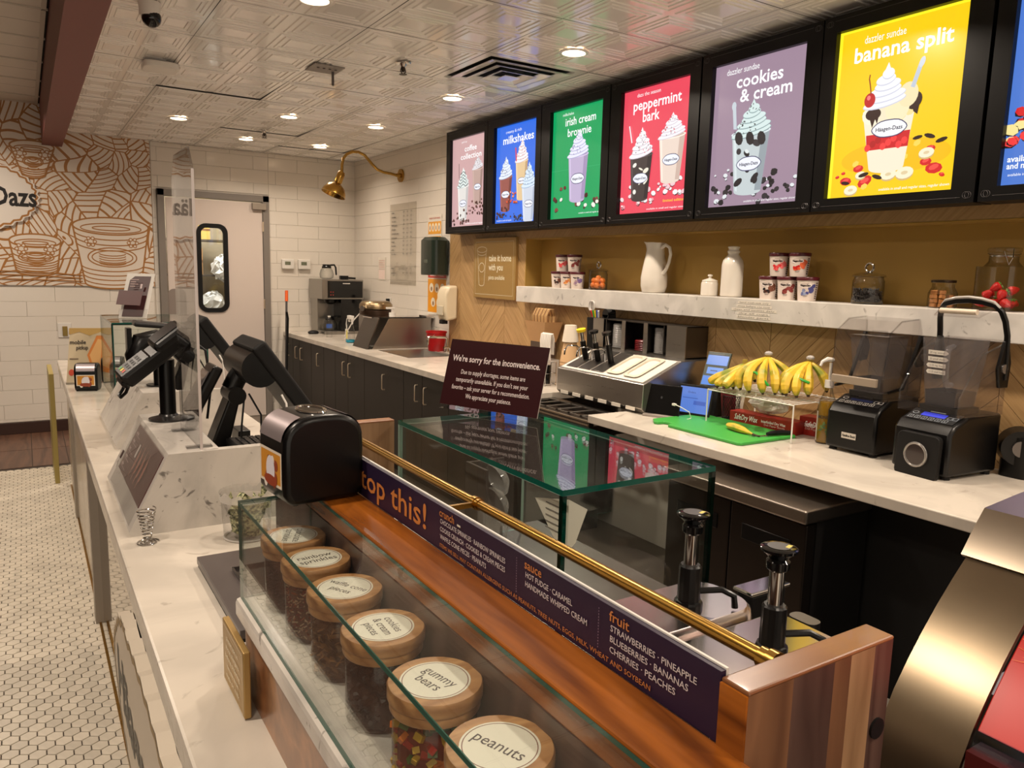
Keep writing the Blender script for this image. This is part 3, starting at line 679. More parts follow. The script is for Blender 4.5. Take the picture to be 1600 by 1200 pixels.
# ------------------------------------------------------------------ counters
CT = 0.90
t = thing('back_counter', 'long back worktop of pale marble running from the far wall past the sink', 'worktop', (2.73, 6.1, CT-0.04))
SX0, SX1, SY0, SY1 = 2.56, 2.98, 5.56, 6.16       # sink hole
g = G()
g.box((2.33, SY1, CT-0.04), (TW-0.012, FAR-0.012, CT)); g.box((2.33, 3.645, CT-0.04), (RW-0.001, SY0, CT)); g.box((2.33, SY0, CT-0.04), (SX0, SY1, CT)); g.box((SX1, SY0, CT-0.04), (RW-0.001, SY1, CT))
mk('slab', g, marble_top, t)
g = G(); a = 0.012
g.add([(SX0,SY0,CT-0.002),(SX1,SY0,CT-0.002),(SX1,SY1,CT-0.002),(SX0,SY1,CT-0.002),(SX0+.03,SY0+.03,CT-0.16),(SX1-.03,SY0+.03,CT-0.16),(SX1-.03,SY1-.03,CT-0.16),(SX0+.03,SY1-.03,CT-0.16)],
      [(0,1,5,4),(1,2,6,5),(2,3,7,6),(3,0,4,7),(4,5,6,7)])
mk('sink_basin', g, steel, t, smooth=False)
g = G()
for p, q in (((SX0-.012,SY0-.012,CT),(SX1+.012,SY0,CT+.003)),((SX0-.012,SY1,CT),(SX1+.012,SY1+.012,CT+.003)),((SX0-.012,SY0,CT),(SX0,SY1,CT+.003)),((SX1,SY0,CT),(SX1+.012,SY1,CT+.003))): g.box(p, q)
mk('sink_rim', g, chrome, t)
t = thing('prep_counter', 'near back worktop of pale marble carrying the blenders and green board', 'worktop', (2.73, 1.2, CT-0.04))
g = G(); g.box((2.355, -0.6, CT-0.04), (RW-0.001, 2.985, CT)); mk('slab', g, marble_top, t, bev=0.004)
t = thing('prep_void', 'black body standing in for the dark void under the near back worktop', 'cabinet', (2.8, 0.4, 0))
g = G(); g.box((2.62, -0.6, 0.0), (RW, 2.30, CT-0.041)); mk('body', g, M('void_black', (9, 8, 8), 0.6), t)  # the void's shade is put into this body's black colour
# charcoal cabinets under the far worktop; door joints and handles from the photo
seams = [8.28, 7.82, 7.44, 7.06, 6.74, 6.42, 6.02, 5.23, 4.91, 4.50, 4.10, 3.66]
han = [8.20, 7.905, 7.73, 7.20, 6.49, 6.345, 5.59, 4.985, 4.84]
units = [(8.28, 7.44, [(8.28, 8.06, 8.20), (8.06, 7.82, 7.905), (7.82, 7.44, 7.73)]), (7.44, 6.74, [(7.44, 7.06, 7.20), (7.06, 6.74, None)]), (6.74, 6.02, [(6.74, 6.41, 6.49), (6.41, 6.02, 6.345)]), (6.02, 5.23, [(6.02, 5.23, 5.59)]), (5.23, 3.66, [(5.23, 4.91, 4.985), (4.91, 4.50, 4.84), (4.50, 4.10, None), (4.10, 3.66, None)])]
ulab = ['charcoal cabinet unit nearest the far wall, with three handles', 'charcoal cabinet unit second from the far wall', 'charcoal cabinet with a close pair of handles below the spray bottle', 'wide single-door charcoal cabinet below the sink', 'charcoal cabinet behind the maroon notice with a handle pair']
for (a, b, ds_), lab in zip(units, ulab):
    t = thing('base_cabinet', lab, 'cabinet', (2.73, (a+b)/2, 0), 'charcoal cabinets under the back worktop')
    g = G(); g.box((2.385, b+0.001, 0.09), (TW-0.02 if b > 5.96 else RW-0.01, a-0.001, CT-0.041 if (b > 6.2 or a < 5.5) else CT-0.2)); g.box((2.45, b+0.001, 0), (3.0, a-0.001, 0.09)); mk('body', g, cabinet_m, t)
    for da, db, h in ds_:
        g = G(); g.box((2.362, db+0.0025, 0.10), (2.3845, da-0.0025, CT-0.050)); d = mk('door', g, cabinet_m, t, bev=0.0015, bseg=1)
        if h: g = G(); g.tube([(2.362, h, 0.775), (2.342, h, 0.773), (2.338, h, 0.765), (2.338, h, 0.662), (2.342, h, 0.654), (2.362, h, 0.652)], 0.005, 8); mk('handle', g, nickel, d, smooth=True)

# front counter
t = thing('front_counter', 'long pale marble service counter on the left', 'counter', (0.5, 3.0, 0))
g = G(); g.prism([(0.16, -0.6), (0.66, -0.6), (0.66, 1.52), (0.86, 1.52), (0.86, 6.24), (0.16, 6.24)], 'z', CT-0.035, CT); mk('slab', g, marble_top, t, bev=0.006)
g = G(); g.box((0.165, -0.6, CT-0.075), (0.20, 6.24, CT-0.036)); mk('apron', g, marble_top, t)
g = G(); g.box((0.84, 1.52, 0.0), (0.86, 6.24, CT-0.036)); g.box((0.64, -0.6, 0.0), (0.66, 1.52, CT-0.036)); mk('rear_panel', g, M('counter_back', (92, 82, 74), 0.5), t)
wh_lam = M('pale_laminate', (196, 184, 168), 0.18)
for a, b in ((3.78, 4.62), (4.625, 5.48), (5.485, 6.22)):
    g = G(); g.box((0.205, a, 0.02), (0.235, b, CT-0.036)); mk('front_panel', g, wh_lam, t, bev=0.002)
g = G(); g.box((0.19, 5.35, 0.0), (0.235, 5.50, CT-0.036)); mk('grey_upright', g, M('upright_grey', (158, 148, 134), 0.4), t)
g = G(); g.box((0.183, 3.69, 0.0), (0.235, 3.775, CT-0.036)); mk('leg', g, M('leg_grey', (150, 140, 128), 0.35, 0.3), t, bev=0.003)
g = G(); g.box((0.215, -0.6, 0.012), (0.222, 3.69, CT-0.036)); mk('glossy_front', g, M('mirror_panel', (150, 138, 126), 0.03, 0.92), t)
t = thing('gold_end_panel', 'narrow gold panel standing past the far end of the front counter', 'panel', (0.12, 6.6, 0))
g = G(); g.box((0.105, 6.28, 0.0), (0.135, 6.88, 0.80)); mk('panel', g, M('gold_panel', (168, 150, 84), 0.4, 0.2), t, bev=0.002)
t = thing('counter_plaque', 'large white scalloped oval brand plaque mounted low on the counter front', 'sign', (0.19, 1.85, 0.1))
cy, cz, ry, rz = 1.80, 0.38, 0.82, 0.255
def scal(k, q, n=168): return [(cy + (ry*k + q*math.cos(42*2*PI*i/n))*math.cos(2*PI*i/n), cz + (rz*k + q*math.cos(42*2*PI*i/n) + (0.03*k if 35 < i*360/n < 60 else 0))*math.sin(2*PI*i/n)) for i in range(n)]
g = G(); g.prism(scal(1.0, 0.008), 'x', 0.176, 0.208); mk('board', g, M('plaque_white', (216, 204, 186), 0.4), t)
A = Art(plane_map((0.1755, 0, 0), (0, 1, 0), (0, 0, 1), (-1, 0, 0)), 0.0006)
A2 = Art(plane_map((0.1755, 0, 0), (0, -1, 0), (0, 0, 1), (-1, 0, 0)), 0.0006)
A.stroke(scal(0.955, 0.007), 0.018, (150, 122, 70), True); A.make('gold_border', art_m, t)
A2.text('Häagen-Dazs', -cy, cz, h=0.15, w=1.35, col=(52, 50, 46), bold=0.035); A2.make('lettering', art_m, t)

# ------------------------------------------------------------------ backlit menu screens
PH = 0.691
def poster_map(y0, x=2.994, z0=1.953): return plane_map((x, y0, z0), (0, -1, 0), (0, 0, 1), (-1, 0, 0))
def label(A, cx, cy, s, back=(238, 240, 250)):
    A.ell(cx, cy, s*1.06, s*0.50, (60, 60, 100), 0, 24, 0.02); A.ell(cx, cy, s, s*0.44, back, 0, 24, 0.02); A.text('Häagen-Dazs', cx, cy, w=s*1.6, col=(30, 30, 60), bold=0.02)
def cream(A, cx, cy, r, h, col=(236, 240, 250), sh=(190, 200, 222), flecks=None, seed=1):
    q = random.Random(seed); n = 6
    for i in range(n):
        k = 1 - i/n; yy = cy + h*(i/n)*0.95; rr = r*(k**0.75)*1.02 + 0.004
        A.ell(cx + (0.05*r if i % 2 else -0.05*r), yy, rr, h/n*0.95, sh, 0.12, 20); A.ell(cx + (0.05*r if i % 2 else -0.05*r), yy + h*0.018, rr*0.97, h/n*0.85, col, 0.12, 20)
    A.poly([(cx-r*0.2, cy+h*0.8), (cx+r*0.22, cy+h*0.8), (cx+r*0.02, cy+h*1.12)], col)
    if flecks:
        for _ in range(26):
            v = q.random(); x = cx + q.uniform(-1, 1)*r*(1-v)**0.75; yy = cy + h*v*0.95; a = q.uniform(0, PI)
            A.ell(x, yy, 0.008, 0.0035, q.choice(flecks), a, 6)
def body(A, cx, yb, yt, wb, wt, col, shade, lab=True, swirl=None, seed=1):
    A.poly([(cx-wb, yb), (cx+wb, yb), (cx+wt, yt), (cx-wt, yt)], col); A.ell(cx, yb, wb, wb*0.25, col)
    A.poly([(cx+wb*0.55, yb), (cx+wb, yb), (cx+wt, yt), (cx+wt*0.6, yt)], shade); A.poly([(cx-wb*0.9, yb+0.01), (cx-wb*0.75, yb), (cx-wt*0.78, yt), (cx-wt*0.93, yt)], tuple(min(255, c+20) for c in col))
    if swirl:
        q = random.Random(seed)
        for k in range(9):
            x = cx + q.uniform(-wb*0.8, wb*0.8); y0 = yb + (yt-yb)*q.uniform(0.05, 0.9); A.ell(x, y0, wb*q.uniform(.15, .38), (yt-yb)*q.uniform(.02, .06), q.choice(swirl), q.uniform(-1, 1), 10)
    A.ell(cx, yt, wt*1.06, wt*0.16, tuple(min(255, c+25) for c in col)); A.ell(cx, yt+0.003, wt*0.96, wt*0.11, shade)
    if lab: label(A, cx, yb + (yt-yb)*0.47, wb*0.86)
def crumbs(A, cx, cy, w_, h_, n, cols, seed=1, s=(0.008, 0.022)):
    q = random.Random(seed)
    for _ in range(n):
        x = cx + q.gauss(0, 1)*w_*0.5; y = cy + q.gauss(0, 1)*h_*0.5; r = q.uniform(*s)
        if not (0.01 < x < 0.79 and 0.02 < y < 0.6): continue
        A.ell(x, y-0.004, r*1.05, r*0.75, (20, 16, 20), q.uniform(-.5, .5), 7); A.ell(x, y, r, r*0.7, q.choice(cols), q.uniform(-.5, .5), 7)
def p_coffee(A):
    A.rect(0, 0, .8, 1, (206, 166, 166)); A.text('coffee', .43, .875, h=.062, w=.28, bold=.012); A.text('collection', .44, .79, h=.062, w=.48, bold=.012); A.text('perk it up', .28, .955, h=.022)
    body(A, .60, .25, .63, .085, .12, (190, 160, 150), (158, 128, 120)); cream(A, .60, .64, .12, .11, (232, 228, 232), (190, 184, 190), [(120, 90, 80)], 3)
    body(A, .27, .09, .46, .095, .13, (226, 222, 216), (196, 192, 190)); cream(A, .27, .47, .135, .18, (236, 244, 240), (170, 190, 190), None, 4)
    for k in range(5): A.stroke([(.15+.02*k, .47+.035*k), (.21, .45+.035*k), (.27, .485+.035*k), (.33, .455+.035*k), (.39-.02*k, .485+.035*k)], .009, (44, 60, 62))
    A.stroke([(.175, .55), (.165, .72)], .009, (60, 50, 56)); crumbs(A, .22, .07, .25, .07, 34, [(70, 34, 30), (96, 50, 42), (50, 24, 24)], 5); crumbs(A, .62, .20, .22, .08, 30, [(70, 34, 30), (96, 50, 42)], 6)
    A.text('available in small and regular', .55, .03, h=.016, w=.4); 
def p_milk(A):
    A.rect(0, 0, .8, 1, (44, 108, 226)); A.text('creamy & rich', .33, .935, h=.03, w=.3); A.text('milkshakes', .42, .855, h=.08, w=.58, bold=.016)
    body(A, .50, .24, .62, .08, .115, (226, 196, 150), (190, 156, 116)); cream(A, .50, .63, .12, .19, (240, 240, 246), (210, 180, 170), [(200, 40, 30)], 3); A.stroke([(.40, .62), (.38, .76)], .02, (220, 60, 70))
    body(A, .20, .14, .48, .09, .125, (150, 80, 72), (112, 54, 50)); cream(A, .20, .49, .13, .18, (230, 236, 250), (150, 170, 200), [(60, 40, 50)], 4)
    body(A, .65, .02, .36, .09, .13, (206, 214, 228), (176, 186, 206)); cream(A, .65, .37, .13, .20, (216, 232, 246), (150, 176, 206), [(44, 60, 84)], 7)
    crumbs(A, .14, .10, .16, .07, 26, [(60, 26, 26), (84, 40, 36)], 5); crumbs(A, .38, .26, .12, .06, 16, [(220, 80, 40), (240, 140, 90)], 6); crumbs(A, .50, .05, .10, .05, 14, [(30, 28, 44), (60, 60, 90)], 7)
    A.text('available in small and regular', .2, .03, h=.014, w=.3)
def p_irish(A):
    A.rect(0, 0, .8, 1, (14, 160, 92)); A.rect(0, .45, .8, .453, (60, 180, 120)); A.text('milkshake', .24, .955, h=.026, w=.17); A.text('irish cream', .43, .885, h=.072, w=.46, bold=.012); A.text('brownie', .42, .785, h=.072, w=.36, bold=.012)
    crumbs(A, .40, .17, .52, .14, 30, [(70, 30, 26), (96, 44, 40), (130, 70, 60)], 5, (.012, .034)); crumbs(A, .40, .17, .5, .12, 8, [(240, 236, 226)], 15, (.018, .034))
    body(A, .42, .17, .57, .115, .15, (192, 176, 208), (164, 146, 184)); cream(A, .42, .58, .16, .19, (232, 232, 250), (170, 168, 204), [(110, 100, 150)], 4)
    A.text('available in small and regular sizes', .62, .045, h=.014, w=.32)
def p_pepp(A):
    A.rect(0, 0, .8, 1, (234, 72, 92)); A.text('dazs the season', .30, .955, h=.03, w=.28); A.text('peppermint', .40, .875, h=.082, w=.56, bold=.016); A.text('bark', .34, .775, h=.082, w=.20, bold=.016)
    crumbs(A, .22, .11, .30, .09, 26, [(246, 236, 236), (250, 220, 220), (240, 150, 160)], 5, (.012, .03)); crumbs(A, .66, .20, .22, .07, 20, [(250, 240, 240), (246, 200, 206)], 6, (.014, .034))
    body(A, .60, .24, .58, .105, .145, (234, 214, 200), (206, 180, 166)); cream(A, .60, .59, .15, .15, (246, 240, 244), (206, 196, 210), [(210, 60, 70), (120, 90, 100)], 4)
    body(A, .25, .12, .47, .10, .135, (60, 50, 50), (36, 28, 32), swirl=[(238, 232, 214), (240, 236, 226)], seed=3); cream(A, .25, .48, .14, .19, (246, 240, 244), (206, 196, 206), [(60, 40, 46), (210, 60, 70)], 8); A.stroke([(.13, .58), (.09, .72)], .014, (240, 236, 240))
    A.text('limited edition', .66, .085, h=.02, w=.24, col=(255, 190, 60), bold=.02); A.text('available in small and regular sizes', .56, .03, h=.014, w=.42)
def p_cook(A):
    A.rect(0, 0, .8, 1, (158, 134, 152)); A.text('dazzler sundae', .25, .945, h=.042, w=.29); A.text('cookies', .40, .865, h=.086, w=.40, bold=.016); A.text('& cream', .46, .765, h=.086, w=.44, bold=.016)
    crumbs(A, .40, .12, .55, .13, 60, [(34, 30, 34), (50, 44, 48), (226, 230, 232)], 5, (.010, .030))
    body(A, .36, .10, .50, .12, .165, (196, 206, 208), (150, 160, 166), swirl=[(38, 34, 38), (56, 52, 56), (226, 232, 232)], seed=9); cream(A, .37, .50, .17, .20, (214, 232, 230), (140, 162, 164), [(30, 28, 30), (60, 60, 62)], 4)
    for k in range(3): A.ell(.26+.1*k, .47-.01*k, .035, .05, (40, 36, 40), .4, 9)
    A.poly([(.205, .54), (.235, .535), (.215, .70), (.185, .695)], (196, 206, 214)); A.ell(.198, .70, .02, .03, (196, 206, 214)); A.text('available in small and regular sizes, regular shown', .56, .03, h=.014, w=.44)
def p_ban(A):
    Y = (250, 205, 10); A.rect(0, 0, .8, 1, Y); A.ell(.42, .22, .34, .10, (244, 190, 12), 0, 40); A.rect(0, 0, .022, 1, (255, 240, 40)); A.rect(0, .985, .8, 1, (255, 240, 40))
    A.text('dazzler sundae', .30, .925, h=.045, w=.26); A.text('banana split', .41, .845, h=.088, w=.60, bold=.02)
    q = random.Random(11)
    for x, y, r in ((.12,.10,.04),(.20,.17,.035),(.25,.09,.05),(.67,.13,.05),(.62,.17,.035),(.64,.24,.03),(.72,.09,.018),(.10,.15,.015),(.06,.13,.015)):
        A.ell(x, y, r, r*.62, (214, 30, 34), q.uniform(-.6, .6), 9); A.ell(x, y+.006, r*.6, r*.3, (246, 80, 70), .3, 8)
    for x, y, r in ((.16,.045,.045),(.40,.12,.05),(.50,.12,.055),(.62,.22,.045),(.22,.13,.035)): A.ell(x, y-.008, r, r*.66, (214, 180, 120), .1, 14); A.ell(x, y, r, r*.62, (250, 238, 206), .1, 14); A.ell(x, y, r*.4, r*.2, (226, 204, 160), .1, 8)
    for x, y in ((.18,.20),(.25,.06),(.49,.21),(.56,.28),(.29,.27)): A.ell(x, y, .024, .018, (246, 214, 90), .5, 6)
    for x, y, r in ((.24,.13,.035),(.33,.11,.035),(.12,.09,.03),(.63,.31,.035),(.70,.28,.035),(.56,.31,.03)): A.ell(x, y, r, r*.36, (40, 14, 12), q.uniform(-.4,.4), 9)
    A.poly([(.27,.16),(.49,.16),(.53,.50),(.20,.50)], (244, 234, 208)); A.ell(.38, .16, .11, .03, (244, 234, 208))
    A.poly([(.245,.27),(.505,.27),(.512,.36),(.235,.36)], (206, 26, 34))
    for k in range(8): A.ell(.25+.033*k, .285+.02*(k%3), .02, .022, q.choice([(240, 60, 60), (180, 16, 24)]), 0, 8)
    for k in range(6): A.ell(.24+.05*k, .47+.02*(k%2), .04, .05, q.choice([(250, 240, 214), (246, 220, 150), (240, 228, 196)]), .4, 12)
    A.ell(.27, .48, .05, .035, (44, 14, 12)); A.poly([(.24,.48),(.31,.48),(.30,.42),(.285,.45),(.27,.40),(.255,.44)], (44, 14, 12)); A.ell(.52, .52, .045, .05, (44, 14, 12), -.5); A.poly([(.50,.52),(.56,.54),(.545,.44),(.52,.46)], (44, 14, 12))
    A.ell(.42, .50, .075, .085, (248, 232, 190)); A.ell(.48, .56, .06, .07, (246, 226, 180))
    A.poly([(.49,.60),(.515,.59),(.555,.72),(.53,.73)], (190, 200, 214)); A.ell(.546, .725, .016, .03, (206, 214, 224), -.3)
    cream(A, .34, .54, .13, .20, (244, 244, 250), (206, 208, 222), None, 3); A.ell(.24, .565, .036, .042, (190, 16, 26)); A.ell(.232, .58, .012, .014, (246, 120, 120)); A.stroke([(.245,.60),(.235,.65),(.225,.69),(.228,.715)], .007, (140, 20, 24))
    label(A, .38, .385, .105, (250, 250, 252)); A.text('available in small and regular sizes, regular shown', .56, .035, h=.016, w=.42)
def p_last(A):
    A.rect(0, 0, .8, 1, (76, 120, 206)); A.text('strawberry', .14, .74, h=.03, w=.2); A.text('banana', .12, .70, h=.03, w=.14); body(A, .27, .28, .66, .14, .19, (226, 170, 190), (200, 140, 164)); cream(A, .27, .67, .19, .2)
    crumbs(A, .10, .27, .12, .08, 18, [(214, 30, 34), (246, 226, 150), (240, 60, 60)], 5, (.02, .045)); A.text('available dairy', .14, .135, h=.03, w=.24, bold=.02); A.text('and non-dairy', .13, .10, h=.03, w=.22, bold=.02); A.text('available in small and regular sizes', .16, .055, h=.014, w=.26)
boxes = [(5.785, 5.125, 5.724, 5.172, p_coffee, 'backlit menu screen reading coffee collection, farthest and pinkish'), (5.118, 4.412, 5.027, 4.473, p_milk, 'backlit blue menu screen reading milkshakes with three cups'), (4.405, 3.692, 4.306, 3.760, p_irish, 'backlit green menu screen reading irish cream brownie'),
         (3.682, 2.966, 3.591, 3.042, p_pepp, 'backlit red menu screen reading peppermint bark'), (2.955, 2.252, 2.887, 2.333, p_cook, 'backlit mauve menu screen reading cookies & cream'), (2.246, 1.545, 2.184, 1.632, p_ban, 'backlit yellow menu screen reading banana split'), (1.530, 0.83, 1.468, 0.915, p_last, 'backlit blue menu screen cut off by the right edge')]
for ya, yb_, pa, pb, fn, lab in boxes:
    t = thing('menu_lightbox', lab, 'menu screen', (3.06, (ya+yb_)/2, 1.9), 'backlit menu screens')
    g = G()
    z0, z1, q0, q1 = 1.900, 2.712, 1.953, 2.644
    g.box((3.02, yb_, z0), (RW-0.002, ya, z1))
    for a, b in (((pa, z0), (ya, z1)), ((yb_, z0), (pb, z1)), ((pb, z0), (pa, q0)), ((pb, q1), (pa, z1))): g.box((2.985, a[0], a[1]), (3.02, b[0], b[1]))
    mk('frame', g, frame_blk, t)
    sm_ = M('scroll_grey', (58, 54, 54), 0.4)
    for (y_, z_, sy_) in ((ya-0.03, z0+0.028, 1), (yb_+0.03, z0+0.028, -1), (ya-0.03, z1-0.028, 1), (yb_+0.03, z1-0.028, -1)):
        g = G()
        for k in (0, 1): g.tube([(2.9845, y_ + 0.012*math.cos(a*PI/6) + 0.008*k*sy_, z_ + 0.012*math.sin(a*PI/6)) for a in range(12)], 0.0009, 4, closed=True)
        mk('corner_scroll', g, sm_, t)
    for z_ in (z0+0.020, z1-0.020): g = G(); g.tube([(2.9845, ya-0.05, z_), (2.9845, yb_+0.05, z_)], 0.0009, 4); mk('inlay_line', g, sm_, t)
    s = (pa-pb)/0.8; A = Art(lambda u, v, h, pa=pa, s=s: (3.012-h, pa-u*s, 1.953+v*PH), 0.0003); fn(A)
    A.make('poster', art_lit, t)

# ------------------------------------------------------------------ take-home sign, wall notices
t = thing('take_home_sign', 'gold plaque reading take it home with you beside the niche', 'sign', (3.10, 5.17, 1.39))
g = G(); g.box((3.095, 4.86, 1.39), (RW-0.001, 5.49, 1.86)); mk('plaque', g, gold_plate, t, bev=0.002)
A = Art(plane_map((3.0945, 5.49, 1.39), (0, -1, 0), (0, 0, 1), (-1, 0, 0)), 0.0004); Wt = (226, 218, 190)
A.stroke([(.03,.03),(.60,.03),(.60,.44),(.03,.44)], .003, Wt, True)
A.stroke(arc(.13, .38, .075, .022, 0, 2*PI, 24), .004, Wt, True); A.stroke([(.055,.38),(.06,.355)]+arc(.13,.355,.068,.02,PI,2*PI,12)+[(.205,.38)], .004, Wt); A.stroke([(.065,.345),(.09,.11)]+arc(.13,.11,.04,.015,PI,2*PI,10)+[(.195,.345)], .004, Wt); A.stroke(arc(.13,.24,.042,.036,0,2*PI,24), .004, Wt, True)
A.text('take it home', .24, .315, h=.05, w=.33, col=Wt, bold=.012, al='L'); A.text('with you', .24, .245, h=.05, w=.21, col=Wt, bold=.012, al='L'); A.text('pints available', .24, .165, h=.032, w=.24, col=Wt, bold=.012, al='L'); A.make('lettering', art_m, t)
t = thing('clear_chart', 'clear acrylic sheet printed with columns of small figures on the tiled wall', 'chart', (3.13, 6.98, 1.45))
g = G(); g.box((TW-0.018, 6.675, 1.447), (TW-0.012, 7.28, 2.232)); mk('sheet', g, glassmat('chart_acrylic', (0.93, 0.92, 0.90)), t)
A = Art(plane_map((TW-0.0185, 7.28, 1.447), (0, -1, 0), (0, 0, 1), (-1, 0, 0)), 0.0004); q = random.Random(4); ink = (92, 86, 82)
for i in range(13):
    z = .70 - i*.040 if i < 11 else .16 - (i-11)*.045
    A.text(q.choice(['vanilla', 'chocolate', 'strawberry', 'coffee', 'butter pecan', 'rum raisin', 'mango', 'cookies & cream']), .04, z, h=.018, col=ink, bold=.02, al='L')
    for k in range(3): A.text(q.choice(['250', '310', '420', '180', '560']), .33+.085*k, z+.004, h=.016, col=ink, bold=.012); A.text(q.choice(['14', '22', '9', '31']), .33+.085*k, z-.014, h=.010, col=ink)
A.make('print', art_m, t)
def notice(name, lab, y0, y1, z0, z1, fn, x=TW-0.013, cat='notice', mat=paper_w):
    t = thing(name, lab, cat, (x, (y0+y1)/2, z0)); g = G(); g.box((x-0.002, y0, z0), (x+0.001, y1, z1)); mk('sheet', g, mat, t)
    A = Art(plane_map((x-0.0025, y1, z0), (0, -1, 0), (0, 0, 1), (-1, 0, 0)), 0.0004); fn(A, y1-y0, z1-z0); A.make('print', art_m, t); return t
def pr1(A, W, H):
    A.text('WASH YOUR HANDS', W/2, H-.03, h=.016, w=W*.8, col=(190, 60, 40), bold=.012)
    for r in range(3):
        A.rect(.01, H-.17-r*.13, W-.01, H-.06-r*.13, (232, 162, 48))
        for c in range(4): A.ell(W*(.16+.22*c), H-.11-r*.13, W*.085, .038, (240, 226, 200)); A.ell(W*(.16+.22*c), H-.115-r*.13, W*.035, .02, (150, 140, 130))
def pr2(A, W, H):
    A.rect(0, H-.05, W, H, (200, 60, 50)); A.text('RINSE WELL', W/2, H-.025, h=.018, w=W*.75, bold=.012); A.rect(0, .02, W, H-.06, (238, 158, 30))
    for r in range(2):
        for c in range(3-r): A.ell(W*(.2+.3*c+.1*r), H-.14-r*.13, W*.12, .042, (244, 232, 210)); A.ell(W*(.2+.3*c+.1*r), H-.15-r*.13, W*.05, .02, (160, 120, 80))
notice('hand_washing_poster', 'orange and white instruction poster beside the green towel dispenser, upper of two', 6.15, 6.425, 1.655, 2.09, pr1)
notice('rinsing_poster', 'orange instruction poster behind the soap dispenser, lower of two', 6.05, 6.41, 1.20, 1.58, pr2)
notice('small_notice', 'small pale pink notice on the tiles left of the clear chart', 7.40, 7.59, 1.485, 1.715, lambda A, W, H: [A.text('please keep clean and dry', W/2, H-.03-.022*k, h=.010, w=W*.8, col=(200, 90, 90)) for k in range(5)] + [A.rect(.01, .01, W-.02, .10, (236, 214, 204))])
t = thing('paper_towel_dispenser', 'dark green plastic paper towel dispenser on the tiles by the first menu screen', 'dispenser', (3.08, 6.10, 1.56))
g = G(); g.rbox(3.06, 6.13, 0.17, 0.28, 1.565, 1.885, 0.05, bev=0.03); mk('cover', g, M('dark_green_plastic', (34, 44, 36), 0.25), t, smooth=True)
g = G(); g.box((2.985, 6.02, 1.555), (3.14, 6.25, 1.567)); mk('towel_slot', g, M('slot_grey', (120, 116, 108), 0.5), t)
g = G(); g.box((2.9725, 6.09, 1.66), (2.9755, 6.17, 1.69)); mk('window', g, M('smoky', (60, 70, 60), 0.1), t)
t = thing('soap_dispenser', 'cream plastic soap dispenser at the tiled wall corner above the red bucket', 'dispenser', (3.06, 5.9, 1.17))
g = G(); g.prism([(3.12,1.19),(3.02,1.17),(3.0,1.25),(3.0,1.40),(3.03,1.465),(3.12,1.475)], 'y', 5.80, 5.965); mk('housing', g, cream_pl, t, bev=0.02, bseg=3, smooth=True)
g = G(); g.box((3.0, 5.83, 1.22), (2.985, 5.935, 1.30)); mk('push_bar', g, M('pump_grey', (196, 186, 164), 0.4), t, bev=0.004)
g = G(); g.box((3.0, 5.85, 1.145), (3.05, 5.91, 1.178)); mk('nozzle', g, black_mt, t)

# brass gooseneck wall lamp
t = thing('brass_wall_lamp', 'brass gooseneck wall lamp with a half-dome shade on the tiled wall', 'lamp', (3.13, 7.05, 2.5))
g = G(); g.cyl((TW-0.012, 7.02, 2.495), (TW-0.03, 7.02, 2.495), 0.062, n=28); g.cyl((TW-0.03, 7.02, 2.495), (TW-0.07, 7.02, 2.495), 0.022, 0.016, n=16); mk('wall_plate', g, brass, t, smooth=True)
g = G(); g.tube([(3.08,7.02,2.495),(3.02,7.02,2.505),(2.95,7.02,2.51),(2.89,7.02,2.53),(2.84,7.02,2.57),(2.795,7.02,2.615),(2.76,7.02,2.65),(2.70,7.02,2.672),(2.64,7.02,2.668),(2.585,7.02,2.64),(2.553,7.02,2.60),(2.54,7.02,2.54),(2.538,7.02,2.47)], 0.0135, 10); mk('gooseneck', g, brass, t, smooth=True)
Rt = Matrix.Rotation(math.radians(22), 3, 'Y')
def tilted(prof, c, n=24, caps=(True, True)):
    g = G(); g.lathe(prof, (0,0,0), n, *caps); g.v = [tuple(Vector(c) + Rt @ Vector(v)) for v in g.v]; return g
g = tilted([(0.028,0.0),(0.036,-0.02),(0.036,-0.10),(0.030,-0.115)], (2.538,7.02,2.475)); mk('socket', g, brass, t, smooth=True)
g = tilted([(0.030,-0.11),(0.05,-0.125),(0.085,-0.15),(0.108,-0.19),(0.115,-0.225),(0.110,-0.225),(0.10,-0.19),(0.078,-0.155),(0.03,-0.13)], (2.538,7.02,2.475), 28, (False, False)); mk('shade', g, brass, t, smooth=True)
g = tilted([(0.002,-0.20),(0.03,-0.19),(0.035,-0.16),(0.02,-0.13)], (2.538,7.02,2.475), 14); mk('bulb', g, M('bulb_off', (220, 200, 160), 0.3), t, smooth=True)

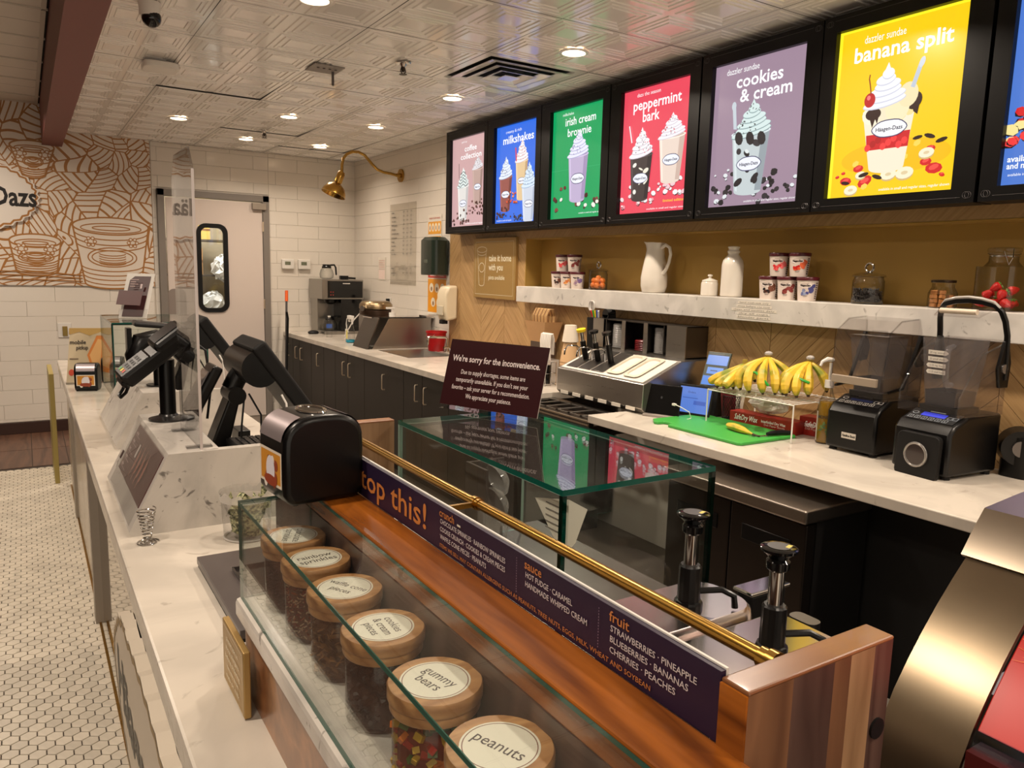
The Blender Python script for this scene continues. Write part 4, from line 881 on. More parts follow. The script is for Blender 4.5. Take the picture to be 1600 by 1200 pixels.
# ------------------------------------------------------------------ marble shelf and what stands on it
SH = 1.50
t = thing('marble_shelf', 'long thick marble shelf in the gold niche below the menu screens', 'shelf', (3.12, 2.1, 1.388))
g = G(); g.box((3.04, -0.6, 1.388), (RW+0.137, 4.755, SH)); g.v = g.v; mk('slab', g, marble_shelf, t, bev=0.003)
A = Art(plane_map((3.0395, 2.72, 1.39), (0, -1, 0), (0, 0, 1), (-1, 0, 0)), 0.0004)
for k, w_ in enumerate((.20, .22, .28, .20, .21)): A.rect(.15-w_/2, .083-k*.018, .15+w_/2, .097-k*.018, (216, 208, 196)); A.text(('hand wash sink only', 'rinse before use now', 'clean and sanitize daily', 'dry all cups', 'blender parts')[k], .15, .090-k*.018, h=.008, w=w_*.9, col=(80, 76, 72))
A.make('label_strips', art_m, bpy.data.objects['marble_shelf'])
PINTCOL = {'straw': [(206, 40, 46), (232, 110, 110)], 'choc': [(90, 24, 28), (140, 60, 56)], 'van': [(28, 26, 30), (120, 70, 50)], 'peach': [(214, 120, 60), (232, 170, 100)], 'pale': [(180, 150, 160), (120, 96, 150)], 'red': [(190, 30, 26), (220, 96, 50)], 'lav': [(150, 160, 190), (70, 70, 130)]}
pint_tub = M('pint_tub', (216, 202, 192), 0.35); pint_lid = M('pint_lid', (74, 16, 26), 0.3)
def pint(x, y, z, flav, lab, grp, face):
    t = thing('ice_cream_pint', lab, 'ice cream pint', (x, y, z), grp)
    g = G(); g.lathe([(0.040,0),(0.0405,0.002),(0.0485,0.100)], (x,y,z), 26); mk('tub', g, pint_tub, t, smooth=True)
    g = G(); g.lathe([(0.0495,0.096),(0.052,0.098),(0.052,0.110),(0.050,0.113),(0.044,0.113),(0.044,0.1105)], (x,y,z), 26); mk('lid', g, pint_lid, t, smooth=True)
    def mp(u, v, h):
        r = 0.040 + 0.085*v + 0.0004 + h; a = face + u/0.045
        return (x + r*math.cos(a), y + r*math.sin(a), z + v)
    A = Art(mp, 0.0004); c1, c2 = PINTCOL[flav]; q = random.Random(flav)
    for k in range(7): A.ell(.022+q.uniform(-.01,.012), .070-.004*k, .012, .009, c2, q.uniform(-1,1), 8)
    for k in range(9): A.ell(-.005+q.uniform(-.014,.014), .042+q.uniform(-.01,.01), .008, .0065, q.choice([c1, c1, c2]), q.uniform(-1,1), 8)
    for k in range(-5, 6): pass
    A.ell(-.004, .074, .028, .0115, (236, 226, 220), 0, 22); A.text('Häagen-Dazs', -.004, .074, w=.046, h=.0085, col=(30, 14, 20), bold=.05)
    A.rect(-.014, .0245, .008, .0265, (90, 70, 70)); A.rect(-.012, .020, .004, .0215, (120, 100, 96))
    for k in range(8): A.rect(.044, .012+.010*k, .056, .017+.010*k, (60, 40, 44))
    A.make('printed_label', art_m, t)
grpL, grpR = 'ice cream pints stacked at the far end of the shelf', 'ice cream pints stacked mid shelf'
def py(y): return math.atan2(-y, -3.14)   # facing the camera
for y, z, fl, lab in ((4.375, 0, 'van', 'pint with black print, left end of the lower row in the far stack'), (4.265, 0, 'peach', 'pint with orange print, middle of the lower row in the far stack'), (4.150, 0, 'pale', 'pint with pale pink print, right end of the lower row in the far stack'),
                      (4.325, 1, 'straw', 'pint with bright red print, upper left of the far stack'), (4.190, 1, 'choc', 'pint with dark maroon print, upper right of the far stack')):
    pint(3.14, y, SH + 0.1135*z, fl, lab, grpL, py(y) - 0.12)
for y, z, fl, lab in ((2.570, 0, 'van', 'pint with black print, left end of the lower row beside the white bottle'), (2.460, 0, 'choc', 'pint with dark maroon print in the middle of the lower row mid shelf'), (2.345, 0, 'lav', 'pint with pale blue print, right end of the lower row mid shelf'),
                      (2.517, 1, 'straw', 'pint with pink-red print, upper left of the mid shelf stack'), (2.400, 1, 'red', 'pint with red and orange print, upper right of the mid shelf stack')):
    pint(3.14, y, SH + 0.1135*z, fl, lab, grpR, py(y) - 0.12)
def glass_jar(name, lab, x, y, r, h, lid, fill, sx=1.0):
    t = thing(name, lab, 'jar', (x, y, SH)); z = SH
    g = G(); g.lathe([(r*0.2,0.004),(r*.95,0.001),(r,0.006),(r,h*0.86),(r*0.93,h*0.93),(r*0.9,h),(r*0.98,h+0.004)], (x,y,z), 30, False, False); mk('glass_body', g, glass_thin, t, smooth=True)
    g = G(); g.lathe([(0.001,0.001),(r*0.97,0.001),(r*.97,0.007),(r*.9,0.009),(0.001,0.009)], (x,y,z), 30, False, False); mk('glass_base', g, glassmat('jar_base_glass', (0.85,0.87,0.84)) if 'jar_base_glass' not in MATS else MATS['jar_base_glass'], t, smooth=True)
    lid(t, x, y, z+h, r); fill(t, x, y, z+0.010, r*0.9); return t
def lid_glass(t, x, y, z, r):
    g = G(); g.lathe([(r*1.04,0.0),(r*1.06,0.004),(r*1.0,0.010),(r*.6,0.018),(r*.25,0.02)], (x,y,z+0.001), 30, True, True); mk('glass_lid', g, glassmat('lid_glass', (0.88,0.88,0.84)) if 'lid_glass' not in MATS else MATS['lid_glass'], t, smooth=True)
    g = G(); g.cyl((x,y,z+0.018),(x,y,z+0.026),r*.16,n=12); g.tube([(x, y+0.019*math.cos(a*PI/8), z+0.042+0.019*math.sin(a*PI/8)) for a in range(16)], 0.005, 8, closed=True); mk('ring_knob', g, chrome, t, smooth=True)
def fill_balls(t, x, y, z, r):
    q = random.Random(3); m = M('orange_ball', (226, 122, 48), 0.35); rr = 0.0195
    for k, (a, d, zz) in enumerate([(i*PI*2/5, r-rr-0.002, rr) for i in range(5)] + [(0.6+i*PI*2/4, r-rr-0.006, rr*2.5) for i in range(4)] + [(0, 0, rr*1.0), (1.0, 0.004, rr*3.3)]):
        g = G(); g.sphere((x+d*math.cos(a), y+d*math.sin(a), z+zz), rr, 14); o = mk('orange_candy', g, m, None, smooth=True)
        tag(o, 'round orange candy inside the lidded jar beside the far pint stack', 'candy', 'orange candies in the far jar')
def fill_chips(t, x, y, z, r):
    q = random.Random(5); g = G()
    for k in range(260):
        a = q.uniform(0, 2*PI); d = r*math.sqrt(q.random())*0.93; zz = q.uniform(0, 0.052); s = 0.005
        if k % 3 == 0: d = r*0.93
        g.obox((x+d*math.cos(a), y+d*math.sin(a), z+zz+s), (s*1.8, s*1.4, s*1.2), Matrix.Rotation(q.uniform(0,3), 3, Vector((q.random(),q.random(),q.random()+.1))))
    g.lathe([(r*.85,0.0),(r*.85,0.045),(0.001,0.05)], (x,y,z), 16); o = mk('dark_cookie_crumbs', g, M('cookie_black', (34, 26, 24), 0.7)); tag(o, 'dark cookie crumbs filling the lidded glass jar', 'cookies'); o['kind'] = 'stuff'
def fill_cereal(t, x, y, z, r):
    q = random.Random(6)
    for k in range(26):
        L = k // 7; a = k*0.9; d = r*0.72 if k % 7 else 0; g = G(); s = 0.0085
        g.obox((x+d*math.cos(a), y+d*math.sin(a), z+0.008+L*0.0175), (s*2, s*2, s*1.7), Matrix.Rotation(q.uniform(0,3), 3, 'Z') @ Matrix.Rotation(q.uniform(-.3,.3), 3, 'X'))
        o = mk('waffle_cube', g, M('waffle_brown', (176, 116, 62), 0.7, noise=0.2, nscale=200)); tag(o, 'small brown waffle piece in the squat clamp jar', 'candy', 'waffle pieces in the squat jar')
glass_jar('candy_jar', 'round lidded glass jar of orange balls beside the far pint stack', 3.15, 3.94, 0.060, 0.118, lid_glass, fill_balls)
glass_jar('cookie_jar', 'lidded glass jar of dark cookie crumbs right of the mid shelf pints', 3.15, 2.04, 0.066, 0.118, lid_glass, fill_chips)
def lid_black(t, x, y, z, r):
    g = G(); g.lathe([(r*0.92,0.0),(r*0.96,0.003),(r*0.96,0.010),(r*.85,0.012)], (x,y,z+0.002), 28); mk('dark_lid', g, M('lid_dark_metal', (70, 58, 46), 0.3, 0.8), t, smooth=True)
tt = thing('cereal_jar', 'squat hexagonal glass jar with a flat dark lid holding brown pieces', 'jar', (3.15, 1.71, SH))
g = G(); g.lathe([(.010,.002),(.05,.001),(.055,.006),(.055,.06),(.042,.085),(.042,.10)], (3.15,1.71,SH), 10, False, False); mk('glass_body', g, glass_thin, tt)
lid_black(tt, 3.15, 1.71, SH+.10, .048); fill_cereal(tt, 3.15, 1.71, SH+0.003, 0.048)
# strawberry clip jar
X, Y = 3.155, 1.495
tt = thing('clip_top_jar', 'large clip-top glass jar of strawberries at the right end of the shelf', 'jar', (X, Y, SH))
g = G(); g.rbox(X, Y, 0.150, 0.150, SH+0.002, SH+0.168, 0.035, n=5); g.f = g.f[:-1]; mk('glass_body', g, glass_thin, tt, smooth=True)
g = G(); g.lathe([(0.066,0.0),(0.056,0.012),(0.050,0.02),(0.050,0.045),(0.055,0.047),(0.055,0.052)], (X,Y,SH+0.168), 30, False, False); mk('glass_neck', g, glass_thin, tt, smooth=True)
g = G(); g.lathe([(0.056,0.054),(0.058,0.060),(0.056,0.070),(0.02,0.074)], (X,Y,SH+0.168), 30); mk('glass_lid', g, MATS['lid_glass'], tt, smooth=True)
g = G(); g.tube([(X+0.053*math.cos(a*PI/12), Y+0.053*math.sin(a*PI/12), SH+0.208) for a in range(24)], 0.0016, 6, closed=True); g.tube([(X-0.03, Y-0.045, SH+0.235), (X-0.05, Y-0.055, SH+0.20), (X-0.055, Y-0.045, SH+0.175), (X-0.05, Y-0.03, SH+0.205), (X-0.045, Y-0.02, SH+0.225)], 0.0018, 6); mk('wire_clip', g, chrome, tt, smooth=True)
q = random.Random(9); sm = M('strawberry_red', (196, 26, 24), 0.3, noise=0.25, nscale=160, bump=0.4); lm = M('berry_leaf', (92, 132, 48), 0.6)
spots = [(-.045,-.045,0),(-.045,0,0),(-.045,.045,0),(0,-.045,0),(0,0,0),(0,.045,0),(.045,-.03,0),(.045,.03,0),(-.04,-.025,.032),(-.04,.025,.034),(0,-.02,.036),(.01,.04,.034),(-.035,.0,.06),(-.01,-.05,.05)]
for dx, dy, dz in spots:
    c = (X+dx, Y+dy, SH+0.030+dz); R3 = Matrix.Rotation(q.uniform(0, 6), 3, 'Z') @ Matrix.Rotation(q.uniform(0.4, 2.4), 3, 'X')
    tb = thing('strawberry', 'red strawberry inside the large clip-top jar', 'strawberry', c, 'strawberries in the clip-top jar')
    g = G(); g.lathe([(0.001,-.024),(0.008,-.018),(0.015,-.004),(0.018,.008),(0.014,.015),(0.002,.016)], (0,0,0), 12); g.v = [tuple(R3 @ Vector(v)) for v in g.v]; mk('berry', g, sm, tb, smooth=True, local=True)
    g = G()
    for k in range(6): a = k*PI/3; g.add([(0.003*math.cos(a+1.5), 0.003*math.sin(a+1.5), .016), (0.003*math.cos(a-1.5), 0.003*math.sin(a-1.5), .016), (.018*math.cos(a), .018*math.sin(a), .018), (0.006*math.cos(a), 0.006*math.sin(a), .022)], [(0,1,2),(0,3,2),(1,2,3),(0,1,3)])
    g.v = [tuple(R3 @ Vector(v)) for v in g.v]; mk('leaf_crown', g, lm, tb, local=True)
# white pitcher, sugar pot, bottle
X, Y = 3.15, 3.415
t = thing('white_pitcher', 'tall white ceramic pitcher with a loop handle on the marble shelf', 'pitcher', (X, Y, SH))
g = G(); g.lathe([(0.060,0.0),(0.068,0.006),(0.078,0.04),(0.079,0.09),(0.070,0.15),(0.060,0.20),(0.052,0.25),(0.051,0.275),(0.055,0.292),(0.051,0.292),(0.047,0.27),(0.047,0.20),(0.001,0.19)], (X,Y,SH), 32, True, False)
for i, v in enumerate(g.v):
    if v[2] > SH+0.26 and (v[1]-Y) > 0.03: k = (v[2]-SH-0.26)/0.032; g.v[i] = (v[0], v[1]+0.022*k, v[2]+0.006*k)
mk('body', g, ceramic, t, smooth=True)
g = G(); g.tube([(X,Y-0.050,SH+0.262),(X,Y-0.085,SH+0.278),(X,Y-0.118,SH+0.262),(X,Y-0.128,SH+0.225),(X,Y-0.118,SH+0.18),(X,Y-0.098,SH+0.14),(X,Y-0.074,SH+0.115)], [0.012,0.010,0.0095,0.0095,0.0095,0.010,0.012], 10); mk('handle', g, ceramic, t, smooth=True)
X, Y = 3.13, 2.955
t = thing('sugar_pot', 'small white lidded ceramic pot left of the white bottle', 'pot', (X, Y, SH))
g = G(); g.lathe([(0.042,0),(0.046,0.004),(0.046,0.066),(0.041,0.078)], (X,Y,SH), 28); mk('body', g, ceramic, t, smooth=True)
g = G(); g.lathe([(0.043,0.079),(0.040,0.084),(0.018,0.092),(0.008,0.095),(0.007,0.101),(0.014,0.108),(0.012,0.114),(0.001,0.116)], (X,Y,SH), 28); mk('lid', g, ceramic, t, smooth=True)
X, Y = 3.14, 2.81
t = thing('white_bottle', 'tall white ceramic bottle with a narrow ringed neck on the marble shelf', 'bottle', (X, Y, SH))
g = G(); g.lathe([(0.052,0),(0.058,0.006),(0.058,0.165),(0.052,0.19),(0.036,0.21),(0.030,0.218),(0.028,0.228),(0.034,0.232),(0.034,0.238),(0.028,0.242),(0.028,0.252),(0.033,0.256),(0.031,0.262),(0.024,0.262),(0.022,0.22)], (X,Y,SH), 10); mk('body', g, ceramic, t, smooth=True, bev=0.004)

# ------------------------------------------------------------------ things on the far back worktop
X, Y = 2.76, 7.96
t = thing('coffee_maker', 'black and steel two-burner coffee brewer against the far wall', 'coffee maker', (X, Y, CT))
g = G(); g.box((2.62, 7.80, CT), (3.03, 8.24, CT+0.035)); g.box((2.62, 8.02, CT+0.035), (3.03, 8.24, CT+0.56)); g.box((2.60, 7.80, CT+0.37), (3.05, 8.24, CT+0.575)); mk('steel_body', g, steel_v, t, bev=0.004)
g = G(); g.box((2.66, 7.792, CT+0.385), (3.04, 7.80, CT+0.56)); g.box((2.80, 7.795, CT+0.035), (3.03, 8.03, CT+0.37)); mk('black_front', g, black_gl, t, bev=0.003)
A = Art(plane_map((2.66, 7.7915, CT+0.385), (1, 0, 0), (0, 0, 1), (0, -1, 0)), 0.0005); A.rect(.16, .145, .24, .155, (200, 196, 190))
for k in range(4): A.ell(.03+.025*(k%2), .03+.03*(k//2), .006, .006, (170, 40, 30))
A.make('controls', art_m, t)
g = G(); g.lathe([(0.065,0),(0.06,-0.03),(0.03,-0.05)], (2.72, 7.90, CT+0.365), 20); mk('brew_basket', g, black_pl, t, smooth=True)
def decanter(x, y, z, lab):
    t = thing('glass_decanter', lab, 'coffee pot', (x, y, z))
    g = G(); g.lathe([(0.045,0.002),(0.068,0.01),(0.074,0.05),(0.062,0.095),(0.046,0.115)], (x,y,z), 26, True, False); mk('glass_bowl', g, glass_thin, t, smooth=True)
    g = G(); g.lathe([(0.048,0.113),(0.050,0.125),(0.040,0.14),(0.046,0.150),(0.03,0.153)], (x,y,z), 22); g.tube([(x+0.045,y,z+0.145),(x+0.085,y,z+0.148),(x+0.10,y,z+0.12),(x+0.105,y,z+0.05),(x+0.10,y,z+0.045)], 0.010, 8); mk('black_collar_and_handle', g, black_pl, t, smooth=True)
decanter(2.70, 7.95, CT+0.578, 'empty glass coffee pot with black handle on top of the brewer')
decanter(2.715, 7.90, CT+0.036, 'glass coffee pot on the burner inside the brewer')
t = thing('black_tongs', 'black plastic scoop lying on top of the coffee brewer', 'scoop', (2.93, 8.0, CT+0.58))
g = G(); g.rbox(2.90, 7.98, 0.09, 0.07, CT+0.576, CT+0.615, 0.02); g.tube([(2.94,7.99,CT+0.592),(3.03,7.98,CT+0.588)], 0.010, 8); mk('scoop', g, black_pl, t, smooth=True)
t = thing('dark_cloth', 'small dark folded cloth beside the coffee brewer foot', 'cloth', (2.55, 7.93, CT))
g = G(); g.sphere((2.55, 7.95, CT+0.014), 0.06, 12, 1.0, .8, 0.4); g.v = [(v[0], v[1], max(CT+0.0005, v[2])) for v in g.v]; mk('folded_cloth', g, black_mt, t, smooth=True)
t = thing('water_bottle', 'small clear water bottle with a blue label near the coffee brewer', 'bottle', (2.57, 7.50, CT))
g = G(); g.lathe([(0.025,0.0),(0.030,0.004),(0.030,0.14),(0.026,0.165),(0.012,0.19),(0.012,0.205)], (2.57,7.50,CT), 18, True, False); mk('bottle_body', g, acrylic, t, smooth=True)
g = G(); g.lathe([(0.0304,0.095),(0.0304,0.135)], (2.57,7.50,CT), 18, False, False); mk('blue_label', g, M('label_blue', (60, 90, 160), 0.4), t, smooth=True)
g = G(); g.cyl((2.57,7.50,CT+0.203),(2.57,7.50,CT+0.218),0.014,n=14); mk('cap', g, white_pl, t)
X, Y = 2.575, 6.92
t = thing('spray_bottle', 'clear spray bottle with white trigger and a little blue liquid', 'spray bottle', (X, Y, CT))
g = G(); g.lathe([(0.050,0),(0.056,0.006),(0.056,0.04),(0.050,0.10),(0.034,0.16),(0.020,0.185),(0.016,0.20)], (X,Y,CT), 22, True, False, 0.8, 1.0); mk('clear_body', g, acrylic, t, smooth=True)
g = G(); g.lathe([(0.046,0.003),(0.052,0.008),(0.052,0.028)], (X,Y,CT), 22, True, True, 0.8, 1.0); mk('blue_liquid', g, M('cleaner_blue', (30, 150, 180), 0.1), t, smooth=True)
A = Art(lambda u, v, h: (X-0.046-h+abs(u)*.25, Y-u, CT+v), 0.0005); A.rect(-.032, .04, .032, .13, (226, 222, 214)); A.rect(.010, .04, .030, .12, (220, 208, 110)); A.text('cleaner', -.005, .11, h=.012, w=.04, col=(90, 90, 140)); A.make('label', art_m, t)
g = G(); g.cyl((X,Y,CT+0.195),(X,Y,CT+0.225),0.018,n=14); g.box((X-0.02,Y-0.055,CT+0.222),(X+0.02,Y+0.035,CT+0.255)); g.box((X-0.008,Y-0.06,CT+0.175),(X+0.008,Y-0.045,CT+0.235)); mk('white_trigger_head', g, white_pl, t, bev=0.005)
g = G(); g.tube([(X, Y+0.03, CT+0.235), (X, Y+0.085, CT+0.22), (X, Y+0.105, CT+0.17), (X, Y+0.09, CT+0.12), (X, Y+0.05, CT+0.09)], 0.006, 8); mk('white_hook_handle', g, white_pl, t, smooth=True)
# waffle iron behind the steel cover
X, Y = 2.80, 6.84
t = thing('waffle_iron', 'round dark waffle cone iron with steel rim behind the slanted steel cover', 'waffle iron', (X, Y, CT))
g = G(); g.rbox(X, Y, 0.26, 0.26, CT, CT+0.265, 0.03); mk('steel_base', g, steel_v, t, bev=0.004)
g = G(); g.lathe([(0.150,0.20),(0.155,0.205),(0.155,0.245),(0.15,0.25)], (X,Y,CT+.065), 32); mk('lower_plate', g, M('seasoned_iron', (66, 48, 36), 0.35, 0.6, noise=0.3, nscale=12), t, smooth=True)
g = G(); g.lathe([(0.15,0.255),(0.157,0.26),(0.155,0.30),(0.135,0.325),(0.12,0.33)], (X,Y,CT+.065), 32); mk('upper_plate', g, M('stained_steel', (150, 130, 100), 0.3, 1.0, noise=0.35, nscale=9), t, smooth=True)
for a in (1.4, 3.6):
    g = G(); g.cyl((X+.15*math.cos(a), Y+.15*math.sin(a), CT+.33), (X+.19*math.cos(a), Y+.19*math.sin(a), CT+.33), .026, n=14); mk('hinge_knob', g, chrome, t, smooth=True)
t = thing('brewer_power_cord', 'white power cord looping from the wall socket behind the waffle iron', 'cord', (2.9, 7.5, CT))
g = G(); g.tube([(3.137, 7.32, 1.26), (3.08, 7.30, 1.27), (2.98, 7.32, 1.25), (2.88, 7.38, 1.18), (2.80, 7.42, 1.08), (2.74, 7.44, 0.97), (2.72, 7.48, 0.905)], 0.006, 7); mk('cord', g, white_pl, t, smooth=True)
t = thing('wall_outlet', 'wall socket with a black plug at the right end of the tiled bay', 'outlet', (3.13, 7.30, 1.2))
g = G(); g.box((TW-0.017, 7.26, 1.16), (TW-0.010, 7.35, 1.31)); mk('plate', g, white_pl, t, bev=0.002)
g = G(); g.box((TW-0.045, 7.285, 1.21), (TW-0.017, 7.325, 1.30)); mk('plug', g, black_pl, t, bev=0.004)
# slanted steel cover / dispenser at the sink
t = thing('steel_waffle_cover', 'brushed steel box with a slanted left side standing by the sink', 'steel cover', (2.8, 6.3, CT))
g = G(); P = [(2.53, CT), (3.09, CT), (3.10, CT+0.268), (2.69, CT+0.268)]
g.prism(P, 'y', 6.27, 6.275); g.prism([(3.085, CT), (3.09, CT), (3.10, CT+0.268), (3.095, CT+0.268)], 'y', 6.275, 6.62); g.prism(P, 'y', 6.615, 6.62); mk('steel_panel', g, steel_v, t)
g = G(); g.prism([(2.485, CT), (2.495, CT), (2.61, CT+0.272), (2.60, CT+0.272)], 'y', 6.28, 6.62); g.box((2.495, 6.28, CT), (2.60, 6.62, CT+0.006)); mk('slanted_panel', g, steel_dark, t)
g = G(); g.box((2.58, 6.40, CT+0.262), (3.13, 6.62, CT+0.272)); g.box((3.05, 6.27, CT+0.27), (3.13, 6.42, CT+0.29)); mk('top_trays', g, chrome, t, bev=0.002)
g = G(); g.cyl((2.80, 6.45, CT+0.272), (2.80, 6.45, CT+0.31), 0.032, n=16); g.cyl((2.80, 6.45, CT+0.31), (2.80, 6.45, CT+0.345), 0.012, n=12); g.box((2.74, 6.435, CT+0.34), (2.82, 6.465, CT+0.357)); mk('soap_pump', g, white_pl, t, bev=0.003)
# faucet
t = thing('sink_faucet', 'chrome swivel faucet with a bent flat spout over the sink', 'faucet', (3.05, 5.86, CT))
g = G(); g.cyl((3.05,5.86,CT),(3.05,5.86,CT+0.012),0.03,n=18); g.tube([(3.05,5.86,CT+0.01),(3.05,5.86,CT+0.115),(3.035,5.86,CT+0.128),(2.90,5.88,CT+0.133),(2.885,5.88,CT+0.128),(2.878,5.88,CT+0.105),(2.877,5.88,CT+0.065)], 0.012, 10); mk('spout', g, chrome, t, smooth=True)
g = G(); g.tube([(3.05,5.80,CT+0.0),(3.05,5.80,CT+0.04),(3.02,5.78,CT+0.05),(2.97,5.76,CT+0.052)], 0.008, 8); mk('lever', g, chrome, t, smooth=True)
def bucket(x, y, r, h, lab):
    t = thing('red_bucket', lab, 'bucket', (x, y, CT), 'red sanitizing buckets')
    g = G(); g.lathe([(r*0.78,0),(r*0.8,0.004),(r,h),(r*1.06,h+0.002),(r*1.06,h-0.012),(r*0.97,h-0.014),(r*.94,h-0.002),(r*.76,0.01),(0.001,0.01)], (x,y,CT), 28, True, False); mk('pail', g, red_pl, t, smooth=True)
    A = Art(lambda u, v, hh: (x+(r*(.8+.2*v/h)+.001+hh)*math.cos(PI+.5+u/r), y+(r*(.8+.2*v/h)+.001+hh)*math.sin(PI+.5+u/r), CT+v), .0005); A.text('SANITIZER', 0, h*.72, h=.016, w=.085, bold=.03); A.text('RINSE', -.11, h*.78, h=.014, w=.05, bold=.03); A.make('lettering', art_m, t)
    g = G(); g.tube([(x+r*1.05*math.cos(a), y+r*1.05*math.sin(a), CT+h-0.02-0.05*math.sin((a-2.2)/1.9*PI)) for a in [2.2+1.9*i/12 for i in range(13)]], 0.002, 6); mk('wire_handle', g, chrome, t, smooth=True)
bucket(3.02, 5.98+0.02, 0.088, 0.17, 'red plastic bucket behind the chrome faucet'); bucket(2.95, 4.95, 0.105, 0.115, 'wide red plastic tub behind the maroon notice')
# cups, stirrers, cutlery
def cupstack(name, lab, x, y, z, n, r0, r1, h, pitch, mat, cat='cups', grp=None, inv=True, ring=None):
    t = thing(name, lab, cat, (x, y, z), grp)
    for k in range(n):
        g = G(); zz = z + k*pitch
        prof = [(r1,0),(r1+.002,.003),(r0,h),(r0-.001,h)] if inv else [(r0,0),(r1,h-.004),(r1+.002,h),(r1-.001,h),(r0-.001,.004)]
        g.lathe(prof, (x,y,zz), 22, not inv, inv); mk('cup', g, mat, t, smooth=True)
    return t
paper_cup = M('paper_cup_tan', (206, 168, 124), 0.6); wcup = M('paper_cup_white', (224, 212, 194), 0.5)
cupstack('paper_cup_stack', 'tall stack of upturned tan paper cups left of the sauce pumps', 2.86, 3.83, CT, 9, 0.040, 0.060, 0.125, 0.019, paper_cup)
cupstack('white_cup', 'single white paper cup upturned on the tan cup stack', 2.86, 3.83, CT+0.278, 1, 0.037, 0.050, 0.105, 0, wcup, 'cup')
for i, (x, y, n, lab) in enumerate(((2.90, 4.60, 5, 'left stack of small white cups behind the maroon notice'), (2.97, 4.47, 6, 'taller stack of small white cups behind the maroon notice'), (2.84, 4.38, 5, 'stack of small white cups nearest the cutlery holder'))):
    cupstack('sample_cup_stack', lab, x, y, CT, n-1, 0.036, 0.050, 0.075, 0.018, wcup, 'cups', 'small white cup stacks')
t = thing('spoon_box', 'brown card box of curled wooden spoons beneath the shelf end', 'box', (2.97, 4.45, 1.15))
X, Y = 3.02, 4.36
g = G(); g.add([(X-.05,Y-.085,1.13),(X+.05,Y-.085,1.13),(X+.05,Y+.085,1.13),(X-.05,Y+.085,1.13),(X-.075,Y-.125,1.27),(X+.075,Y-.125,1.27),(X+.075,Y+.125,1.27),(X-.075,Y+.125,1.27)], [(0,3,2,1),(0,1,5,4),(1,2,6,5),(2,3,7,6),(3,0,4,7)]); mk('card_box', g, kraft, t)
wd = M('pale_wood', (216, 178, 124), 0.6)
for k in range(14):
    o = -0.09 + 0.013*k; g = G(); g.tube([(X-.03, Y+o, 1.20), (X-.035, Y+o, 1.31), (X-.015, Y+o-.004, 1.355), (X+.015, Y+o-.004, 1.355), (X+.035, Y+o, 1.31), (X+.03, Y+o, 1.20)], 0.0032, 5); mk('wooden_spoon', g, wd if k % 3 else M('pale_wood_dark', (150, 110, 70), 0.6), t)
t = thing('spoon_box_stand', 'dark stand holding up the brown spoon box', 'stand', (3.02, 4.36, CT))
g = G(); g.box((X-.05, Y-.08, CT), (X+.05, Y+.08, 1.129)); mk('stand', g, M('stand_brown', (70, 54, 42), 0.5), t)
t = thing('cutlery_holder', 'clear tub of white bent spoons and red-handled scoops', 'cutlery holder', (2.80, 4.0, CT))
X, Y = 2.83, 4.03
g = G(); g.rbox(X, Y, 0.10, 0.14, CT, CT+0.15, 0.01); g.f = g.f[:-1]; mk('clear_tub', g, milky, t)
for k in range(7):
    yy = Y - .05 + .017*k; g = G(); g.tube([(X-.01, yy, CT+.02), (X-.02, yy, CT+.27), (X-.012, yy+.004, CT+.31), (X+.006, yy+.008, CT+.315), (X+.02, yy+.012, CT+.28), (X+.02, yy+.014, CT+.18)], 0.0055, 6); mk('bent_spoon', g, white_pl, t, smooth=True)
for k in range(3):
    g = G(); g.tube([(X-.035, Y-.05+.03*k, CT+.04), (X-.04, Y-.055+.03*k, CT+.20)], .006, 6); mk('red_handle', g, M('dark_red', (140, 24, 24), 0.4), t, smooth=True)
t = thing('wire_rack_caddy', 'small wire and dark glass caddy left of the paper cup stack', 'caddy', (2.80, 3.92, CT))
g = G()
for zz in (CT+.01, CT+.08, CT+.15): g.tube([(2.70,3.86,zz),(2.78,3.86,zz),(2.78,3.96,zz),(2.70,3.96,zz)], .0025, 5, closed=True)
for a, b in ((2.70,3.86),(2.78,3.86),(2.78,3.96),(2.70,3.96),(2.74,3.86)): g.tube([(a,b,CT),(a,b,CT+.15)], .0025, 5)
mk('wire_frame', g, chrome, t)
g = G(); g.cyl((2.74,3.91,CT+.012),(2.74,3.91,CT+.13),.03,n=16); mk('dark_bottle', g, black_gl, t, smooth=True)

# ------------------------------------------------------------------ stainless topping unit with three small pumps
UY0, UY1 = 2.86, 3.60
t = thing('steel_topping_unit', 'stainless steel sloped topping unit on the back worktop with three pumps and two tubs', 'topping unit', (2.8, 3.23, CT))
g = G(); g.prism([(2.63, CT+0.0005), (2.60, CT+0.03), (2.603, CT+0.155), (2.86, CT+0.262), (3.115, CT+0.262), (3.115, CT+0.0005)], 'y', UY0, UY1); mk('steel_body', g, steel, t, bev=0.003)
def sl(x): return CT + 0.155 + (x - 2.603) * (0.107/0.257)      # top slope height
def slq(g, x0, x1, y0, y1, up=0.002, th=0.004):
    g.add([(x0,y0,sl(x0)+up),(x1,y0,sl(x1)+up),(x1,y1,sl(x1)+up),(x0,y1,sl(x0)+up),(x0,y0,sl(x0)+up+th),(x1,y0,sl(x1)+up+th),(x1,y1,sl(x1)+up+th),(x0,y1,sl(x0)+up+th)], [(0,3,2,1),(4,5,6,7),(0,1,5,4),(1,2,6,5),(2,3,7,6),(3,0,4,7)])
g = G(); slq(g, 2.615, 2.85, UY0+.02, UY1-.02, .001, .003); mk('white_liner', g, M('liner_white', (214, 208, 198), 0.4), t)
